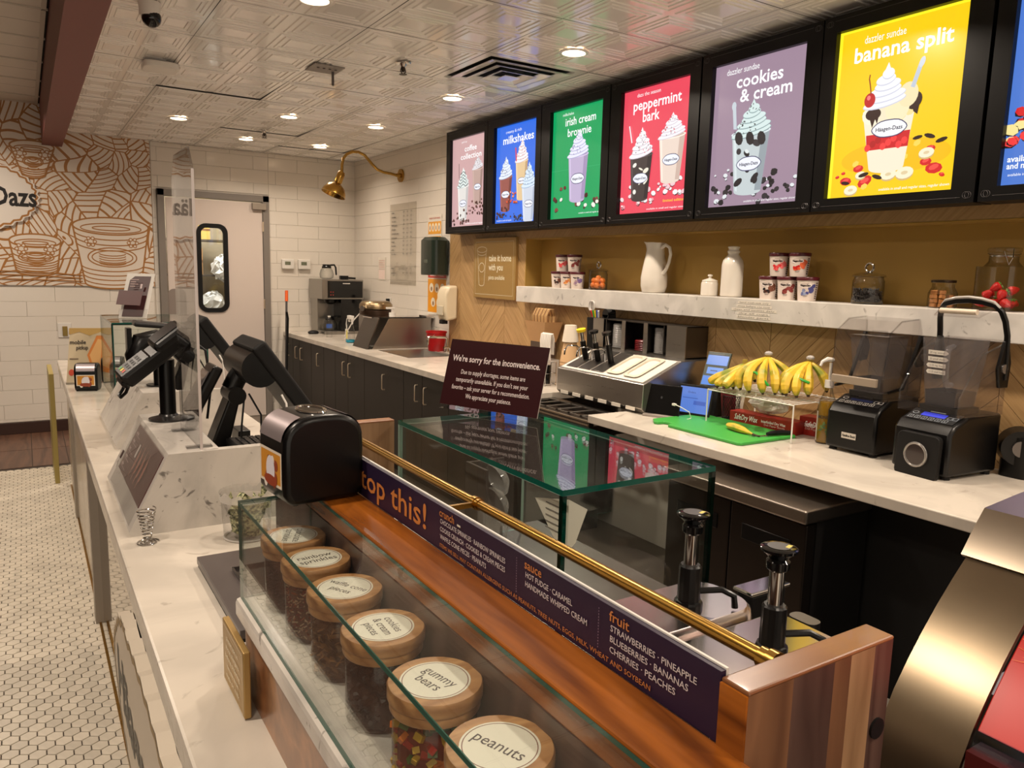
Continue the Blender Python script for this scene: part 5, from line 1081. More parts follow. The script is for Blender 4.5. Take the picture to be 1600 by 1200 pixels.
for k, yy in enumerate((3.50, 3.385, 3.27)):
    g = G(); slq(g, 2.63, 2.845, yy-.052, yy+.052, .005, .004); lidp = mk('pump_lid', g, steel_dark, t, bev=0.002)
    zc = sl(2.73)+.009; dx = -.25
    g = G(); g.cyl((2.73, yy, zc), (2.73+dx*.11, yy, zc+.10), .017, n=12); mk('pump_collar', g, black_pl, t, smooth=True)
    g = G(); g.cyl((2.73+dx*.11, yy, zc+.10), (2.73+dx*.16, yy, zc+.155), .010, n=12); mk('pump_shaft', g, chrome, t, smooth=True)
    g = G(); g.cyl((2.73+dx*.16, yy, zc+.155), (2.73+dx*.175, yy, zc+.170), .026, .028, n=18); mk('pump_knob', g, M('yellow_knob', (232, 200, 20), 0.4) if k == 0 else black_pl, t, smooth=True, label='yellow pump knob' if k == 0 else None)
    g = G(); g.tube([(2.70, yy+.02, zc), (2.70, yy+.025, zc+.06), (2.68, yy+.03, zc+.072), (2.63, yy+.045, zc+.072), (2.615, yy+.048, zc+.05), (2.61, yy+.048, zc+.02)], .005, 8); mk('pump_spout', g, chrome, t, smooth=True)
for yy in (3.145, 3.005):
    g = G(); 
    def rr_(k, dz): 
        pts = []
        for qx, qy, a0 in ((1,1,0),(-1,1,PI/2),(-1,-1,PI),(1,-1,3*PI/2)):
            for i in range(5):
                a = a0+PI/2*i/4; x = 2.735+qx*(.10-k-.03)+.03*math.cos(a); y = yy+qy*(.058-k-.03)+.03*math.sin(a); pts.append((x, y, sl(x)+dz))
        return pts
    A0, A1, A2, A3 = rr_(-.004, .012), rr_(.012, .014), rr_(.014, .010), rr_(.018, -.055); n = 20
    g.add(A0+A1+A2+A3, [(j*n+i, j*n+(i+1)%n, (j+1)*n+(i+1)%n, (j+1)*n+i) for j in range(3) for i in range(n)] + [tuple(3*n+i for i in range(n))])
    mk('plastic_tub', g, M('tub_plastic', (206, 196, 178), 0.3), t, smooth=True)
for k in range(6):
    yy = 3.52-.115*k; g = G(); g.box((2.597, yy-.035, CT+.014), (2.600, yy+.035, CT+.032)); mk('label_strip', g, paper_w, t)
# lower pan rail between the two worktops
t = thing('topping_pan_rail', 'refrigerated pan rail with wire sides and dark pans below the steel unit', 'pan rail', (2.5, 3.25, 0.8))
g = G(); g.box((2.37, 2.99, 0.78), (2.40, 3.64, 0.86)); g.box((2.40, 2.99, 0.78), (2.62, 3.64, 0.80)); g.box((2.58, 2.99, 0.80), (2.62, 3.64, 0.872)); mk('steel_well', g, steel_dark, t)
g = G()
for k in range(5): g.box((2.362, 2.99, 0.785+.018*k), (2.370, 3.64, 0.793+.018*k))
mk('grille_slats', g, M('grille_grey', (140, 124, 104), 0.4, 0.5), t)
for k in range(6):
    y0 = 3.64-.108*(k+1); g = G(); g.box((2.405, y0+.006, .80), (2.575, y0+.100, .835)); pn = mk('dark_pan', g, M('pan_dark', (44, 34, 26), 0.3), t)
    g = G(); z = .866
    for a, b in (((2.40,y0),(2.58,y0+.008)),((2.40,y0+.098),(2.58,y0+.106)),((2.40,y0),(2.408,y0+.106)),((2.572,y0),(2.58,y0+.106))): g.box((a[0],a[1],z),(b[0],b[1],z+.006))
    mk('pan_rim', g, steel, t)
# lid and cup organiser
t = thing('lid_organiser', 'dark stainless organiser with stacked clear lids under the marble shelf', 'organiser', (3.03, 3.3, CT+0.24))
OZ, OT = CT+0.2625, CT+0.435
g = G(); g.box((2.96, 2.93, OZ), (3.115, 3.72, OZ+.006)); g.box((3.108, 2.93, OZ), (3.115, 3.72, OT)); g.box((2.96, 2.93, OT-.005), (3.115, 3.72, OT))
for yy in (2.93, 3.10, 3.245, 3.44, 3.60, 3.715): g.box((2.955, yy, OZ), (3.11, yy+.006, OT))
mk('steel_case', g, steel_dark, t)
for a, b in ((2.93, 3.075), (3.23, 3.262), (3.42, 3.452), (3.62, 3.72)): g = G(); g.box((2.950, a, OZ), (2.9549, b, OT)); mk('face_strip', g, steel, t)
def lidstack(x, y, z, n, r, pitch, lab, mat=acrylic, h=.012):
    t = thing('lid_stack', lab, 'lids', (x, y, z), 'stacked lids in the organiser')
    for k in range(n): g = G(); g.lathe([(r,0),(r+.002,.002),(r,.004),(r*.9,h*.8),(r*.3,h)], (x,y,z+k*pitch), 20, False, True); mk('lid', g, mat, t, smooth=True)
lidm = glassmat('lid_plastic', (0.86, 0.85, 0.83), 1.5, 0.08, 0.22, (0.7, 0.68, 0.66))
lidstack(3.03, 3.525, OZ+.007, 11, .065, .0125, 'wide stack of clear dome lids at the left of the organiser', lidm, .02)
lidstack(3.03, 3.172, OZ+.007, 15, .056, .0095, 'tall stack of clear flat lids in the middle of the organiser', lidm)
lidstack(3.03, 3.345, OZ+.007, 6, .05, .010, 'low stack of dark red lids in the organiser', M('dark_red_lid', (110, 20, 24), 0.35))
lidstack(3.03, 3.02+.02, OZ+.007, 10, .045, .0095, 'stack of clear lids in the right bay of the organiser', lidm)
t = thing('pen_holder', 'tall black pen holder with scissors and markers left of the organiser', 'pen holder', (3.03, 3.78, CT))
g = G(); g.rbox(3.04, 3.80, .075, .085, CT, CT+.43, .012, taper=-.008); mk('black_cup', g, black_mt, t, smooth=True)
for k, (c, dy) in enumerate((((232, 200, 30), 0), ((60, 150, 60), .015), ((40, 70, 170), -.015), ((220, 220, 220), -.028), ((200, 30, 30), .028))):
    g = G(); g.cyl((3.03, 3.80+dy, CT+.432), (3.03-.01, 3.80+dy*1.4, CT+.475), .006, n=8); mk('marker_pen', g, M('pen%d' % k, c, 0.4), t)
g = G()
for s in (-1, 1): g.tube([(3.03+s*.004, 3.845+s*.012+.022*math.cos(a*PI/7), CT+.50+.032*math.sin(a*PI/7)) for a in range(14)], .0045, 6, closed=True)
g.tube([(3.03,3.83,CT+.43),(3.03,3.845,CT+.475)], .006, 6); mk('scissor_handles', g, M('grey_white_handle', (196, 190, 184), 0.4), t, smooth=True)
t = thing('black_tape_roll', 'black rounded tape dispenser on top of the organiser left end', 'tape dispenser', (3.03, 3.66, OT))
g = G(); g.cyl((3.0, 3.67, OT+.028), (3.06, 3.67, OT+.028), .028, n=18); g.box((3.0,3.64,OT),(3.06,3.70,OT+.02)); mk('dispenser', g, black_gl, t, smooth=True)
# ------------------------------------------------------------------ things on the near back worktop
t = thing('green_cutting_board', 'bright green plastic cutting board with a hook notch on the near worktop', 'cutting board', (2.68, 2.4, CT))
g = G(); P = [(2.545,2.715),(2.50,2.66),(2.505,2.64),(2.54,2.635),(2.548,2.61),(2.548,2.585),(2.525,2.58),(2.505,2.57),(2.50,2.15),(2.515,2.135),(2.86,2.135),(2.875,2.15),(2.875,2.70),(2.86,2.715)]
g.prism(P, 'z', CT+0.001, CT+0.014); mk('board', g, green_pl, t, bev=0.003)
def banana(L, r, bend, n=9, R=None, c=(0,0,0), tip=1):
    g = G(); pts = []; rs = []
    for i in range(n+1):
        u = i/n; a = (u-.5)*bend; rad = L/bend; pts.append(Vector((rad*math.sin(a), 0, rad*(1-math.cos(a)))))
        rs.append(r*min(1.0, (0.42 + 3.2*u) if u < .2 else ((1-u)*4.5+.20 if u > .82 else 1.0)))
    pts.append(pts[-1] + (pts[-1]-pts[-2])*0.35); rs.append(r*.22); 
    R = R or Matrix.Identity(3); g.tube([Vector(c) + R @ p for p in pts], rs, 6)
    return g, [Vector(c) + R @ p for p in pts]
m, nt, b = newmat('banana_skin'); tc = nt.nodes.new('ShaderNodeTexCoord'); n_ = nt.nodes.new('ShaderNodeTexNoise'); n_.inputs['Scale'].default_value = 11; nt.links.new(tc.outputs['Object'], n_.inputs['Vector'])
rr = ramp(nt, [(0.34, (128, 138, 34)), (0.47, (206, 172, 48)), (0.62, (222, 186, 62)), (0.72, (186, 142, 44))]); nt.links.new(n_.outputs['Fac'], rr.inputs[0]); nt.links.new(rr.outputs[0], b.inputs['Base Color']); b.inputs['Roughness'].default_value = 0.4; ban_m = m
ban_tip = M('banana_tip', (60, 40, 24), 0.7); ban_stem = M('banana_stem', (150, 130, 50), 0.6); tape_m = M('green_tape', (40, 150, 50), 0.3)
RT = 1.075
def bunch(lab, crown, specs, tape=None, wrap=True):
    t = thing('banana_bunch', lab, 'bananas', (crown[0], crown[1], RT), 'banana bunches on the wire rack')
    for tipx, tipy, tipz, sag in specs:
        c = Vector(crown); e = Vector((tipx, tipy, tipz)); mid = (c+e)/2 + Vector(sag); pts = []; rs = []
        for i in range(11):
            u = i/10; p = c*(1-u)**2 + mid*2*u*(1-u) + e*u**2; pts.append(p)
            rs.append(0.0225*(0.38+1.2*u if u < .25 else (0.68+1.1*(u-.25) if u < .5 else (1.0 if u < .85 else 1.0-(u-.85)*3.6))))
        g = G(); g.tube(pts, rs, 6); bn = mk('banana', g, ban_m, t, smooth=False, bev=0.003)
        d = (pts[-1]-pts[-2]).normalized(); g = G(); g.cyl(pts[-1], pts[-1]+d*.010, .008, .005, n=6); mk('dark_tip', g, ban_tip, bn)
    g = G(); g.cyl((crown[0], crown[1], crown[2]-.01), (crown[0], crown[1], crown[2]+.022), .014, .011, n=8); mk('stem', g, ban_stem, t)
    if wrap: g = G(); g.sphere((crown[0], crown[1], crown[2]+.018), .018, 10, 1.2, 1, .7); mk('plastic_wrap', g, M('wrap_grey', (170, 165, 160), 0.2), t, smooth=True)
    if tape:
        g = G(); T = [Vector(p) for p in tape]; g.tube(T, .006, 6); g.v = g.v; mk('green_tape_band', g, tape_m, t, smooth=True)
z = RT + 0.021
bunch('left bunch of bananas with a thin crown and no wrap', (2.84, 2.43, RT+.125), [(2.76, 2.56, z+.006, (-.06,.05,-.035)), (2.72, 2.48, z, (-.06,.03,-.04)), (2.70, 2.42, z+.004, (-.055,-.01,-.03))], wrap=False)
bunch('large middle bunch of yellow-green bananas bound with green tape', (2.88, 2.33, RT+.165), [(2.76, 2.42, z, (-.05,.09,.0)), (2.75, 2.37, z+.004, (-.08,.06,.02)), (2.74, 2.31, z, (-.08,.03,.03)), (2.76, 2.25, z, (-.08,-.03,.03)), (2.80, 2.215, z+.002, (-.05,-.07,.03)), (2.88, 2.40, z+.03, (0,.09,.01)), (2.93, 2.24, z, (0.02,-.08,.02))],
      [(2.79,2.40,RT+.085),(2.775,2.36,RT+.10),(2.765,2.30,RT+.105),(2.755,2.255,RT+.085),(2.765,2.225,RT+.055)])
bunch('right bunch of bananas bound with green tape beside the syrup bottle', (2.96, 2.165, RT+.160), [(2.84, 2.205, z, (-.06,.06,.02)), (2.81, 2.165, z+.004, (-.08,.03,.02)), (2.83, 2.125, z, (-.07,.0,.02)), (2.87, 2.095, z+.006, (-.05,-.03,.01)), (2.99, 2.09, z+.02, (0,-.05,.0))],
      [(2.865,2.215,RT+.085),(2.845,2.175,RT+.100),(2.845,2.13,RT+.096),(2.865,2.09,RT+.08)])
t = thing('wire_rack', 'white wire rack raising the bananas above the red boxes', 'rack', (2.93, 2.33, CT))
g = G(); x0, x1, y0, y1 = 2.745, 3.09, 2.07, 2.56
for k in range(19): yy = y0 + (y1-y0)*k/18; g.tube([(x0, yy, RT-.004), (x1, yy, RT-.004)], .0022, 5)
for xx in (x0, (x0+x1)/2, x1): g.tube([(xx, y0, RT-.008), (xx, y1, RT-.008)], .003, 6)
mk('wire_deck', g, white_pl, t)
for xx, yy in ((x0,y0),(x0,y1),(x1,y0),(x1,y1)): g = G(); g.tube([(xx, yy, CT+.001), (xx, yy, RT-.006)], .0035, 6); mk('leg', g, white_pl, t)
def wrapbox(a, b, z, h, lab, c=(150, 30, 20)):
    t = thing('wrap_box', lab, 'box', ((a[0]+b[0])/2, (a[1]+b[1])/2, z)); d = Vector((b[0]-a[0], b[1]-a[1], 0)); L = d.length; d.normalize(); n = Vector((-d.y, d.x, 0)); R3 = Matrix(((d.x, n.x, 0), (d.y, n.y, 0), (0, 0, 1)))
    g = G(); g.obox((a[0]+(b[0]-a[0])/2 + n.x*.04, a[1]+(b[1]-a[1])/2 + n.y*.04, z+h/2), (L, .08, h), R3); mk('carton', g, M('red_carton', c, 0.45), t, bev=0.002)
    A = Art(lambda u, v, hh: tuple(Vector((a[0], a[1], z)) + d*u + Vector((0,0,v)) - n*hh), .0006)
    A.text('SafeDry Wax', .03, h*.62, h=.026, w=.13, bold=.01, al='L', skew=.2); A.text('Interfolded Dry Wax', L*.68, h*.62, h=.013, w=.13, bold=.01); A.text('Deli Paper Sheets', L*.70, h*.38, h=.010, w=.11, col=(230, 200, 190)); A.make('lettering', art_m, t)
wrapbox((2.875, 2.53), (2.90, 2.17), CT, .062, 'long red deli paper box under the wire rack')
wrapbox((2.965, 2.20), (2.975, 2.075), CT, .085, 'short red box behind the right leg of the wire rack', (176, 24, 20))
t = thing('plastic_bag', 'clear crumpled plastic bag on the red box under the rack', 'bag', (2.96, 2.4, CT+.065))
q = random.Random(2); g = G(); g.sphere((2.955, 2.37, CT+.105), .04, 16, .9, 2.8, .9); g.v = [(v[0]+q.uniform(-.008,.008), v[1]+q.uniform(-.008,.008), max(CT+.064, v[2]+q.uniform(-.008,.008))) for v in g.v]; mk('bag', g, milky, t)
t = thing('peeled_banana', 'single yellow banana lying on the green cutting board', 'banana', (2.68, 2.3, CT+.014))
g = G(); pts = [(2.700,2.385,CT+.030),(2.688,2.365,CT+.031),(2.678,2.335,CT+.034),(2.672,2.30,CT+.033),(2.668,2.265,CT+.031),(2.668,2.235,CT+.025),(2.672,2.215,CT+.021)]
g.tube(pts, [.009,.015,.018,.018,.015,.009,.005], 6); mk('banana', g, ban_m, t, bev=0.003)
g = G(); g.tube([(2.672,2.217,CT+.021),(2.672,2.195,CT+.019),(2.676,2.18,CT+.018)], [.005,.004,.0045], 6); mk('stem', g, ban_tip, t)
t = thing('kitchen_knife', 'small knife with a black handle lying on the green board', 'knife', (2.76, 2.17, CT+.014))
g = G(); g.add([(2.635,2.205,CT+.0155),(2.72,2.165,CT+.0155),(2.73,2.190,CT+.0155),(2.635,2.205,CT+.017),(2.72,2.165,CT+.0175),(2.73,2.190,CT+.0175)], [(0,2,1),(3,4,5),(0,1,4,3),(1,2,5,4),(2,0,3,5)]); mk('blade', g, chrome, t)
g = G(); g.tube([(2.722,2.178,CT+.025),(2.75,2.175,CT+.027),(2.80,2.165,CT+.028),(2.845,2.150,CT+.025)], [.008,.011,.0115,.009], 8); mk('handle', g, black_mt, t, smooth=True)
# tablets and phones
def slab_thing(name, lab, cat, c, w_, h_, th, yaw, lean, mat_back, scr=None, grp=None):
    t = thing(name, lab, cat, (c[0], c[1], CT), grp)
    R3 = Matrix.Rotation(yaw, 3, 'Z') @ Matrix.Rotation(lean, 3, 'Y')     # local: -x is the front face, y width, z height
    g = G(); g.obox((0,0,h_/2), (th, w_, h_), Matrix.Identity(3)); g.v = [tuple(Vector(c) + R3 @ Vector(v)) for v in g.v]; mk('shell', g, mat_back, t, bev=0.003)
    if scr:
        A = Art(lambda u, v, h: tuple(Vector(c) + R3 @ Vector((-th/2-.0004-h, w_/2-u, v))), .0005); scr(A, w_, h_); A.make('screen', MATS['screen_print'], t)
    return t, R3, Vector(c)
attrmat('screen_print', 0.85)
def scr1(A, w_, h_): A.rect(.010, .012, w_-.010, h_-.012, (94, 136, 226)); A.rect(.03, h_*.55, w_*.6, h_*.57, (60, 90, 170)); A.text('Orders', w_*.4, h_*.75, h=.010, col=(30, 50, 110)); A.rect(w_*.5, h_*.35, w_-.03, h_*.48, (70, 104, 196))
def scr2(A, w_, h_): A.rect(.006, .008, w_-.006, h_*.30, (70, 140, 236)); A.rect(.006, h_*.30, w_-.006, h_*.34, (40, 60, 60)); A.rect(.02, h_*.36, w_-.02, h_*.55, (84, 150, 240)); A.rect(.006, h_*.62, w_-.006, h_*.90, (60, 134, 230)); A.rect(.012, h_*.92, w_-.03, h_*.94, (70, 70, 70)); A.rect(w_*.3, h_*.44, w_*.6, h_*.47, (30, 60, 120))
slab_thing('tablet', 'tablet with a lit blue screen leaning behind the black one', 'tablet', (2.79, 2.70, CT+.012), .19, .155, .008, 0.30, 0.28, black_mt, scr1)
t, R3, c0 = slab_thing('black_tablet', 'black tablet seen from behind in a charging stand on the near worktop', 'tablet', (2.66, 2.79, CT+.012), .20, .150, .009, 0.42, 0.20, black_pl)
A = Art(lambda u, v, h: tuple(c0 + R3 @ Vector((-.005-h, .10-u, v))), .0005); A.ell(.10, .085, .006, .007, (46, 46, 50)); A.make('emblem', art_m, t)
g = G(); g.obox(c0 + Vector((0,0,-.006)), (.07, .16, .012), Matrix.Rotation(.42, 3, 'Z')); mk('charging_base', g, M('stand_grey', (150, 140, 132), 0.4), t, bev=0.002)
g = G(); g.tube([(2.675,2.70,CT+.075),(2.66,2.685,CT+.078),(2.665,2.65,CT+.070),(2.69,2.62,CT+.05),(2.70,2.615,CT+.02),(2.675,2.64,CT+.006),(2.66,2.67,CT+.005)], .0022, 6); g.box((2.665,2.695,CT+.07),(2.678,2.715,CT+.080)); cc = mk('charging_cable', g, white_pl, None, smooth=True); tag(cc, 'thin white charging cable looping beside the lit tablet', 'cable')
t = thing('tablet_stand', 'dark stand foot under the lit tablet', 'stand', (2.82, 2.68, CT))
g = G(); g.obox((2.80, 2.70, CT+.005), (.09, .15, .010), Matrix.Rotation(.3, 3, 'Z')); mk('foot', g, black_mt, t, bev=0.002)
slab_thing('order_terminal', 'tall handheld order device with blue screens leaning on the oak wall', 'order device', (2.96, 2.74, CT+.14), .13, .19, .014, 0.25, 0.42, M('device_grey', (70, 78, 70), 0.4), scr2)
t = thing('device_stand', 'black sloped stand under the tall order device', 'stand', (2.96, 2.70, CT))
g = G(); g.prism([(2.90,CT),(3.06,CT),(3.06,CT+.17),(2.99,CT+.17),(2.93,CT+.135)], 'y', 2.66, 2.78); mk('stand', g, black_mt, t, bev=0.004)
t = thing('mesh_pencil_cup', 'black wire mesh cup of maroon menus and papers left of the bananas', 'cup', (2.95, 2.60, CT))
g = G(); X, Y = 2.95, 2.59
for k in range(20):
    a = 2*PI*k/20; g.tube([(X+.042*math.cos(a+i*.16), Y+.042*math.sin(a+i*.16), CT+.004+i*.0125) for i in range(10)], .0011, 4); g.tube([(X+.042*math.cos(a-i*.16), Y+.042*math.sin(a-i*.16), CT+.004+i*.0125) for i in range(10)], .0011, 4)
g.lathe([(.043,0),(.043,.004)], (X,Y,CT), 20); g.tube([(X+.043*math.cos(a*PI/12), Y+.043*math.sin(a*PI/12), CT+.118) for a in range(24)], .002, 5, closed=True); mk('wire_mesh', g, black_mt, t)
for k in range(9):
    mt = M('menu_maroon', (96, 16, 30), 0.5) if k < 4 else paper_w; x = X-.025+.006*k; g = G(); g.obox((x, Y+.018-.006*k, CT+.115), (.0025, .048, .20), Matrix.Rotation(.5, 3, 'Z') @ Matrix.Rotation(-.12+.03*k, 3, 'X')); mk('folded_menu' if k < 4 else 'paper_sheet', g, mt, t)
# syrup bottle
X, Y = 2.905, 2.020
t = thing('syrup_bottle', 'glass syrup bottle with a white pump top beside the blenders', 'bottle', (X, Y, CT))
g = G(); g.lathe([(.036,0),(.040,.005),(.040,.155),(.034,.185),(.018,.225),(.015,.245)], (X,Y,CT), 24, True, False); mk('glass_bottle', g, glass_thin, t, smooth=True)
g = G(); g.lathe([(.034,.004),(.0375,.008),(.0375,.150),(.031,.18)], (X,Y,CT), 24); mk('amber_syrup', g, M('syrup_amber', (150, 112, 30), 0.2), t, smooth=True)
A = Art(lambda u, v, h: (X+(.0405+h)*math.cos(PI+.45+u/.04), Y+(.0405+h)*math.sin(PI+.45+u/.04), CT+v), .0005)
A.rect(-.042, .012, .034, .14, (214, 206, 190)); A.text('MONIN', -.004, .118, w=.052, h=.014, col=(60, 50, 40), bold=.02); q = random.Random(3)
for k in range(10): A.ell(q.uniform(-.02,.016), q.uniform(.04,.10), .010, .004, q.choice([(70, 96, 50), (96, 120, 60)]), q.uniform(0, 3), 7)
A.make('label', art_m, t)
g = G(); g.cyl((X,Y,CT+.243),(X,Y,CT+.275),.019,n=18); g.cyl((X,Y,CT+.275),(X,Y,CT+.35),.006,n=10); g.tube([(X+.012,Y,CT+.362),(X-.02,Y+.005,CT+.366),(X-.045,Y+.012,CT+.355),(X-.052,Y+.014,CT+.338)], [.009,.010,.007,.005], 8); mk('white_pump', g, white_pl, t, smooth=True)
# blenders
def blender(lab, loc, rz, opened):
    t = thing('blender_machine', lab, 'blender', loc, 'commercial blenders', rz)
    m_ = lambda n, g, mat, p=None, **k: mk(n, g, mat, p or t, local=True, **k)
    W = .112   # half width along y; front face at x=0, machine runs to x=+.29
    g = G(); g.prism([(0, .012), (0, .165), (.025, .195), (.10, .228), (.29, .232), (.29, .012)], 'y', -W, W); m_('motor_base', g, black_pl, bev=0.012, bseg=3, smooth=True)
    for sx in (.03, .26):
        for sy in (-.09, .09): g = G(); g.cyl((sx, sy, 0), (sx, sy, .014), .016, n=12); m_('foot', g, black_mt)
    # sloped control panel
    ux = Vector((.075, 0, .033)).normalized(); mp = lambda u, v, h: tuple(Vector((.025, .105-u, .195)) + ux*v + Vector((-ux.z, 0, ux.x))*(h+.002))
    A = Art(mp, .0005); A.rect(.01, .004, .20, .078, (26, 25, 26)); A.rect(.055, .036, .150, .062, (70, 80, 240) if opened else (30, 34, 60))
    for k in range(6):
        A.stroke([(.028+.027*k-.009,.012),(.028+.027*k+.009,.012),(.028+.027*k+.009,.028),(.028+.027*k-.009,.028)], .0018, (200, 196, 190), True); A.text(str(k+1), .028+.027*k, .020, h=.008, col=(200, 196, 190))
    A.stroke(arc(.03, .048, .011, .008, 0, 2*PI, 16), .0018, (200, 196, 190), True)
    for k in range(2): A.stroke([(.168+.020*k-.008,.036),(.168+.020*k+.008,.036),(.168+.020*k+.008,.052),(.168+.020*k-.008,.052)], .0018, (200, 196, 190), True)
    A.rect(.075, .068, .135, .076, (190, 186, 180))
    A.mp = mp; L0 = t.location; t.location = (0,0,0); o = A.make('control_panel', MATS['screen_print'] if opened else art_gloss, t); t.location = loc
    if not opened:
        g = G(); g.box((-.003, -.030, .06), (.001, .035, .085)); m_('name_plate', g, chrome)
        A = Art(lambda u, v, h: (-.0032-h, -u, v), .0004); A.text('Hamilton Beach', -.0025, .0725, w=.058, h=.010, col=(40, 38, 36), bold=.02); t.location = (0,0,0); A.make('lettering', art_m, t); t.location = loc
    else:
        g = G(); g.prism(rrect(-.01, .075, .165, .165, .02), 'x', -.030, -.006); g.v = [(v[0]+.12*(v[2]-.075)*.3, v[1], v[2]) for v in g.v]; m_('front_plate', g, black_mt, bev=0.003)
        g = G(); g.tube([(-.034, -.01+.042*math.cos(a*PI/14), .08+.042*math.sin(a*PI/14)) for a in range(28)], .005, 8, closed=True); m_('dial_ring', g, M('dial_grey', (150, 146, 142), 0.2, 0.6), smooth=True)
        g = G(); g.cyl((-.036, -.01, .08), (-.028, -.01, .08), .039, n=28); m_('dial_window', g, M('dial_dark', (60, 52, 50), 0.08), smooth=True)
    # lower clear skirt
    g = G(); zz0, zz1 = .228, .262
    for a, b in (((.015,-.118),(.020,.118)),((.275,-.118),(.280,.118)),((.02,-.118),(.275,-.113)),((.02,.113),(.275,.118))): g.box((a[0],a[1],zz0),(b[0],b[1],zz1))
    m_('clear_skirt', g, smoke)
    g = G(); g.prism(rrect(0, 0, .15, .15, .02), 'z', .230, .250); g.v = [(v[0]+.145, v[1], v[2]) for v in g.v]; m_('jar_pad', g, black_mt)
    # side walls of the sound enclosure (trapezoids) and rear wall
    side = [(.02, .262), (.02, .30), (.12, .45), (.275, .50), (.275, .262)] if opened else [(.165, .262), (.275, .262), (.275, .50), (.255, .53)]
    if opened:
        for sy in (-1, 1): g = G(); g.prism(side, 'y', sy*.118, sy*.113); m_('side_shield', g, smoke, bev=0.0)
        g = G(); g.box((.272, -.118, .262), (.278, .118, .50)); m_('rear_shield', g, smoke)
        for sy in (-1, 1): g = G(); g.tube([(.02, sy*.117, .262), (.02, sy*.117, .30), (.12, sy*.117, .45), (.275, sy*.117, .50)], .0035, 6); m_('shield_edge', g, acrylic, smooth=True)
        # raised lid: black hoop with a clear front
        hoop = [(.245, -.128, .36), (.242, -.128, .45), (.236, -.128, .52), (.222, -.124, .57), (.210, -.114, .605), (.202, -.095, .625), (.198, -.05, .636), (.197, 0, .64), (.198, .05, .636), (.202, .095, .625), (.210, .114, .605), (.222, .124, .57), (.236, .128, .52), (.242, .128, .45), (.245, .128, .36)]
        g = G(); g.tube(hoop, [.0105]*15, 8); m_('black_lid_hoop', g, black_pl, smooth=True)
        g = G(); g.tube([(p[0]-.006, p[1]*.96, p[2]+.012) for p in hoop[4:11]], .006, 8); m_('grey_lid_rim', g, M('rim_grey', (170, 164, 158), 0.25), smooth=True)
        g = G(); g.add([(.19,-.10,.615),(.19,.10,.615),(.13,.085,.585),(.13,-.085,.585)], [(0,1,2,3)]); g.tube([(.19,-.10,.612),(.13,-.085,.582),(.13,.085,.582),(.19,.10,.612)], .003, 6); m_('folded_clear_lid', g, smoke)
        g = G(); g.cyl((.14,-.07,.60),(.14,.07,.60),.010,n=12); m_('hinge_roller', g, M('roller', (206, 190, 170), 0.3), smooth=True)
        for sy in (-1, 1):
            g = G(); g.prism([(.22,.33),(.27,.33),(.275,.42),(.25,.50),(.225,.50),(.20,.40)], 'y', sy*.119, sy*.131); m_('hinge_arm', g, black_pl, bev=0.003)
            g = G(); g.cyl((.235, sy*.118, .40), (.235, sy*.136, .40), .017, n=16); m_('hinge_knob', g, M('knob_grey', (140, 134, 130), 0.25, 0.7), smooth=True)
    else:
        env = [(.012, .262), (.005, .30), (.03, .50), (.10, .545), (.245, .555), (.262, .53), (.21, .36), (.15, .262)]
        for sy in (-1, 1): g = G(); g.prism(env, 'y', sy*.117, sy*.112); m_('side_shield', g, smoke)
        g = G(); top = [(.012, .262), (.005, .30), (.03, .50), (.10, .545), (.245, .555)]
        for (a, b) in zip(top[:-1], top[1:]): g.add([(a[0],-.117,a[1]),(b[0],-.117,b[1]),(b[0],.117,b[1]),(a[0],.117,a[1])], [(0,1,2,3)])
        m_('clear_hood', g, smoke, smooth=True)
        for sy in (-1, 1): g = G(); g.tube([(p[0], sy*.116, p[1]) for p in top], .0032, 6); m_('hood_edge', g, acrylic, smooth=True)
        g = G(); g.box((-.010, -.10, .285), (.004, .10, .318)); m_('hood_grip', g, M('grip_clear', (150, 136, 120), 0.25), bev=0.003)
        for sy in (-1, 1):
            g = G(); g.tube([(.255, sy*.119, .548), (.225, sy*.121, .46), (.185, sy*.121, .37), (.14, sy*.119, .275), (.05, sy*.118, .265)], [.007,.009,.009,.008,.006], 6); m_('black_edge_strip', g, black_pl, smooth=True)
            g = G(); g.prism([(.19,.40),(.235,.50),(.275,.42),(.26,.365),(.215,.36)], 'y', sy*.119, sy*.131); m_('hinge_arm', g, black_pl, bev=0.003)
            g = G(); g.cyl((.245, sy*.118, .40), (.245, sy*.136, .40), .017, n=16); m_('hinge_knob', g, M('knob_grey', (140, 134, 130), 0.25, 0.7), smooth=True)
        g = G()
        for sy in (-1, 1): g.box((.272, sy*.118-.004*sy, .262), (.276, sy*.118, .44))
        g.box((.273, -.118, .262), (.277, .118, .44)); m_('rear_shield', g, smoke)
    # jar: square tapered cup with measuring marks
    x_, b0 = .145, .252
    def sq(w0, z0, w1, z1): 
        return [(x_-w0,-w0,z0),(x_+w0,-w0,z0),(x_+w0,w0,z0),(x_-w0,w0,z0),(x_-w1,-w1,z1),(x_+w1,-w1,z1),(x_+w1,w1,z1),(x_-w1,w1,z1)]
    top_ = .50 if opened else .47
    g = G(); g.add(sq(.058, b0, .078, top_), [(0,3,2,1),(0,1,5,4),(1,2,6,5),(2,3,7,6),(3,0,4,7)]); m_('blender_jar', g, jarplast)
    g = G(); g.add(sq(.056, b0, .060, b0+.055), [(0,3,2,1),(0,1,5,4),(1,2,6,5),(2,3,7,6),(3,0,4,7)]); m_('jar_foot', g, M('jar_foot_dark', (60, 56, 56), 0.4))
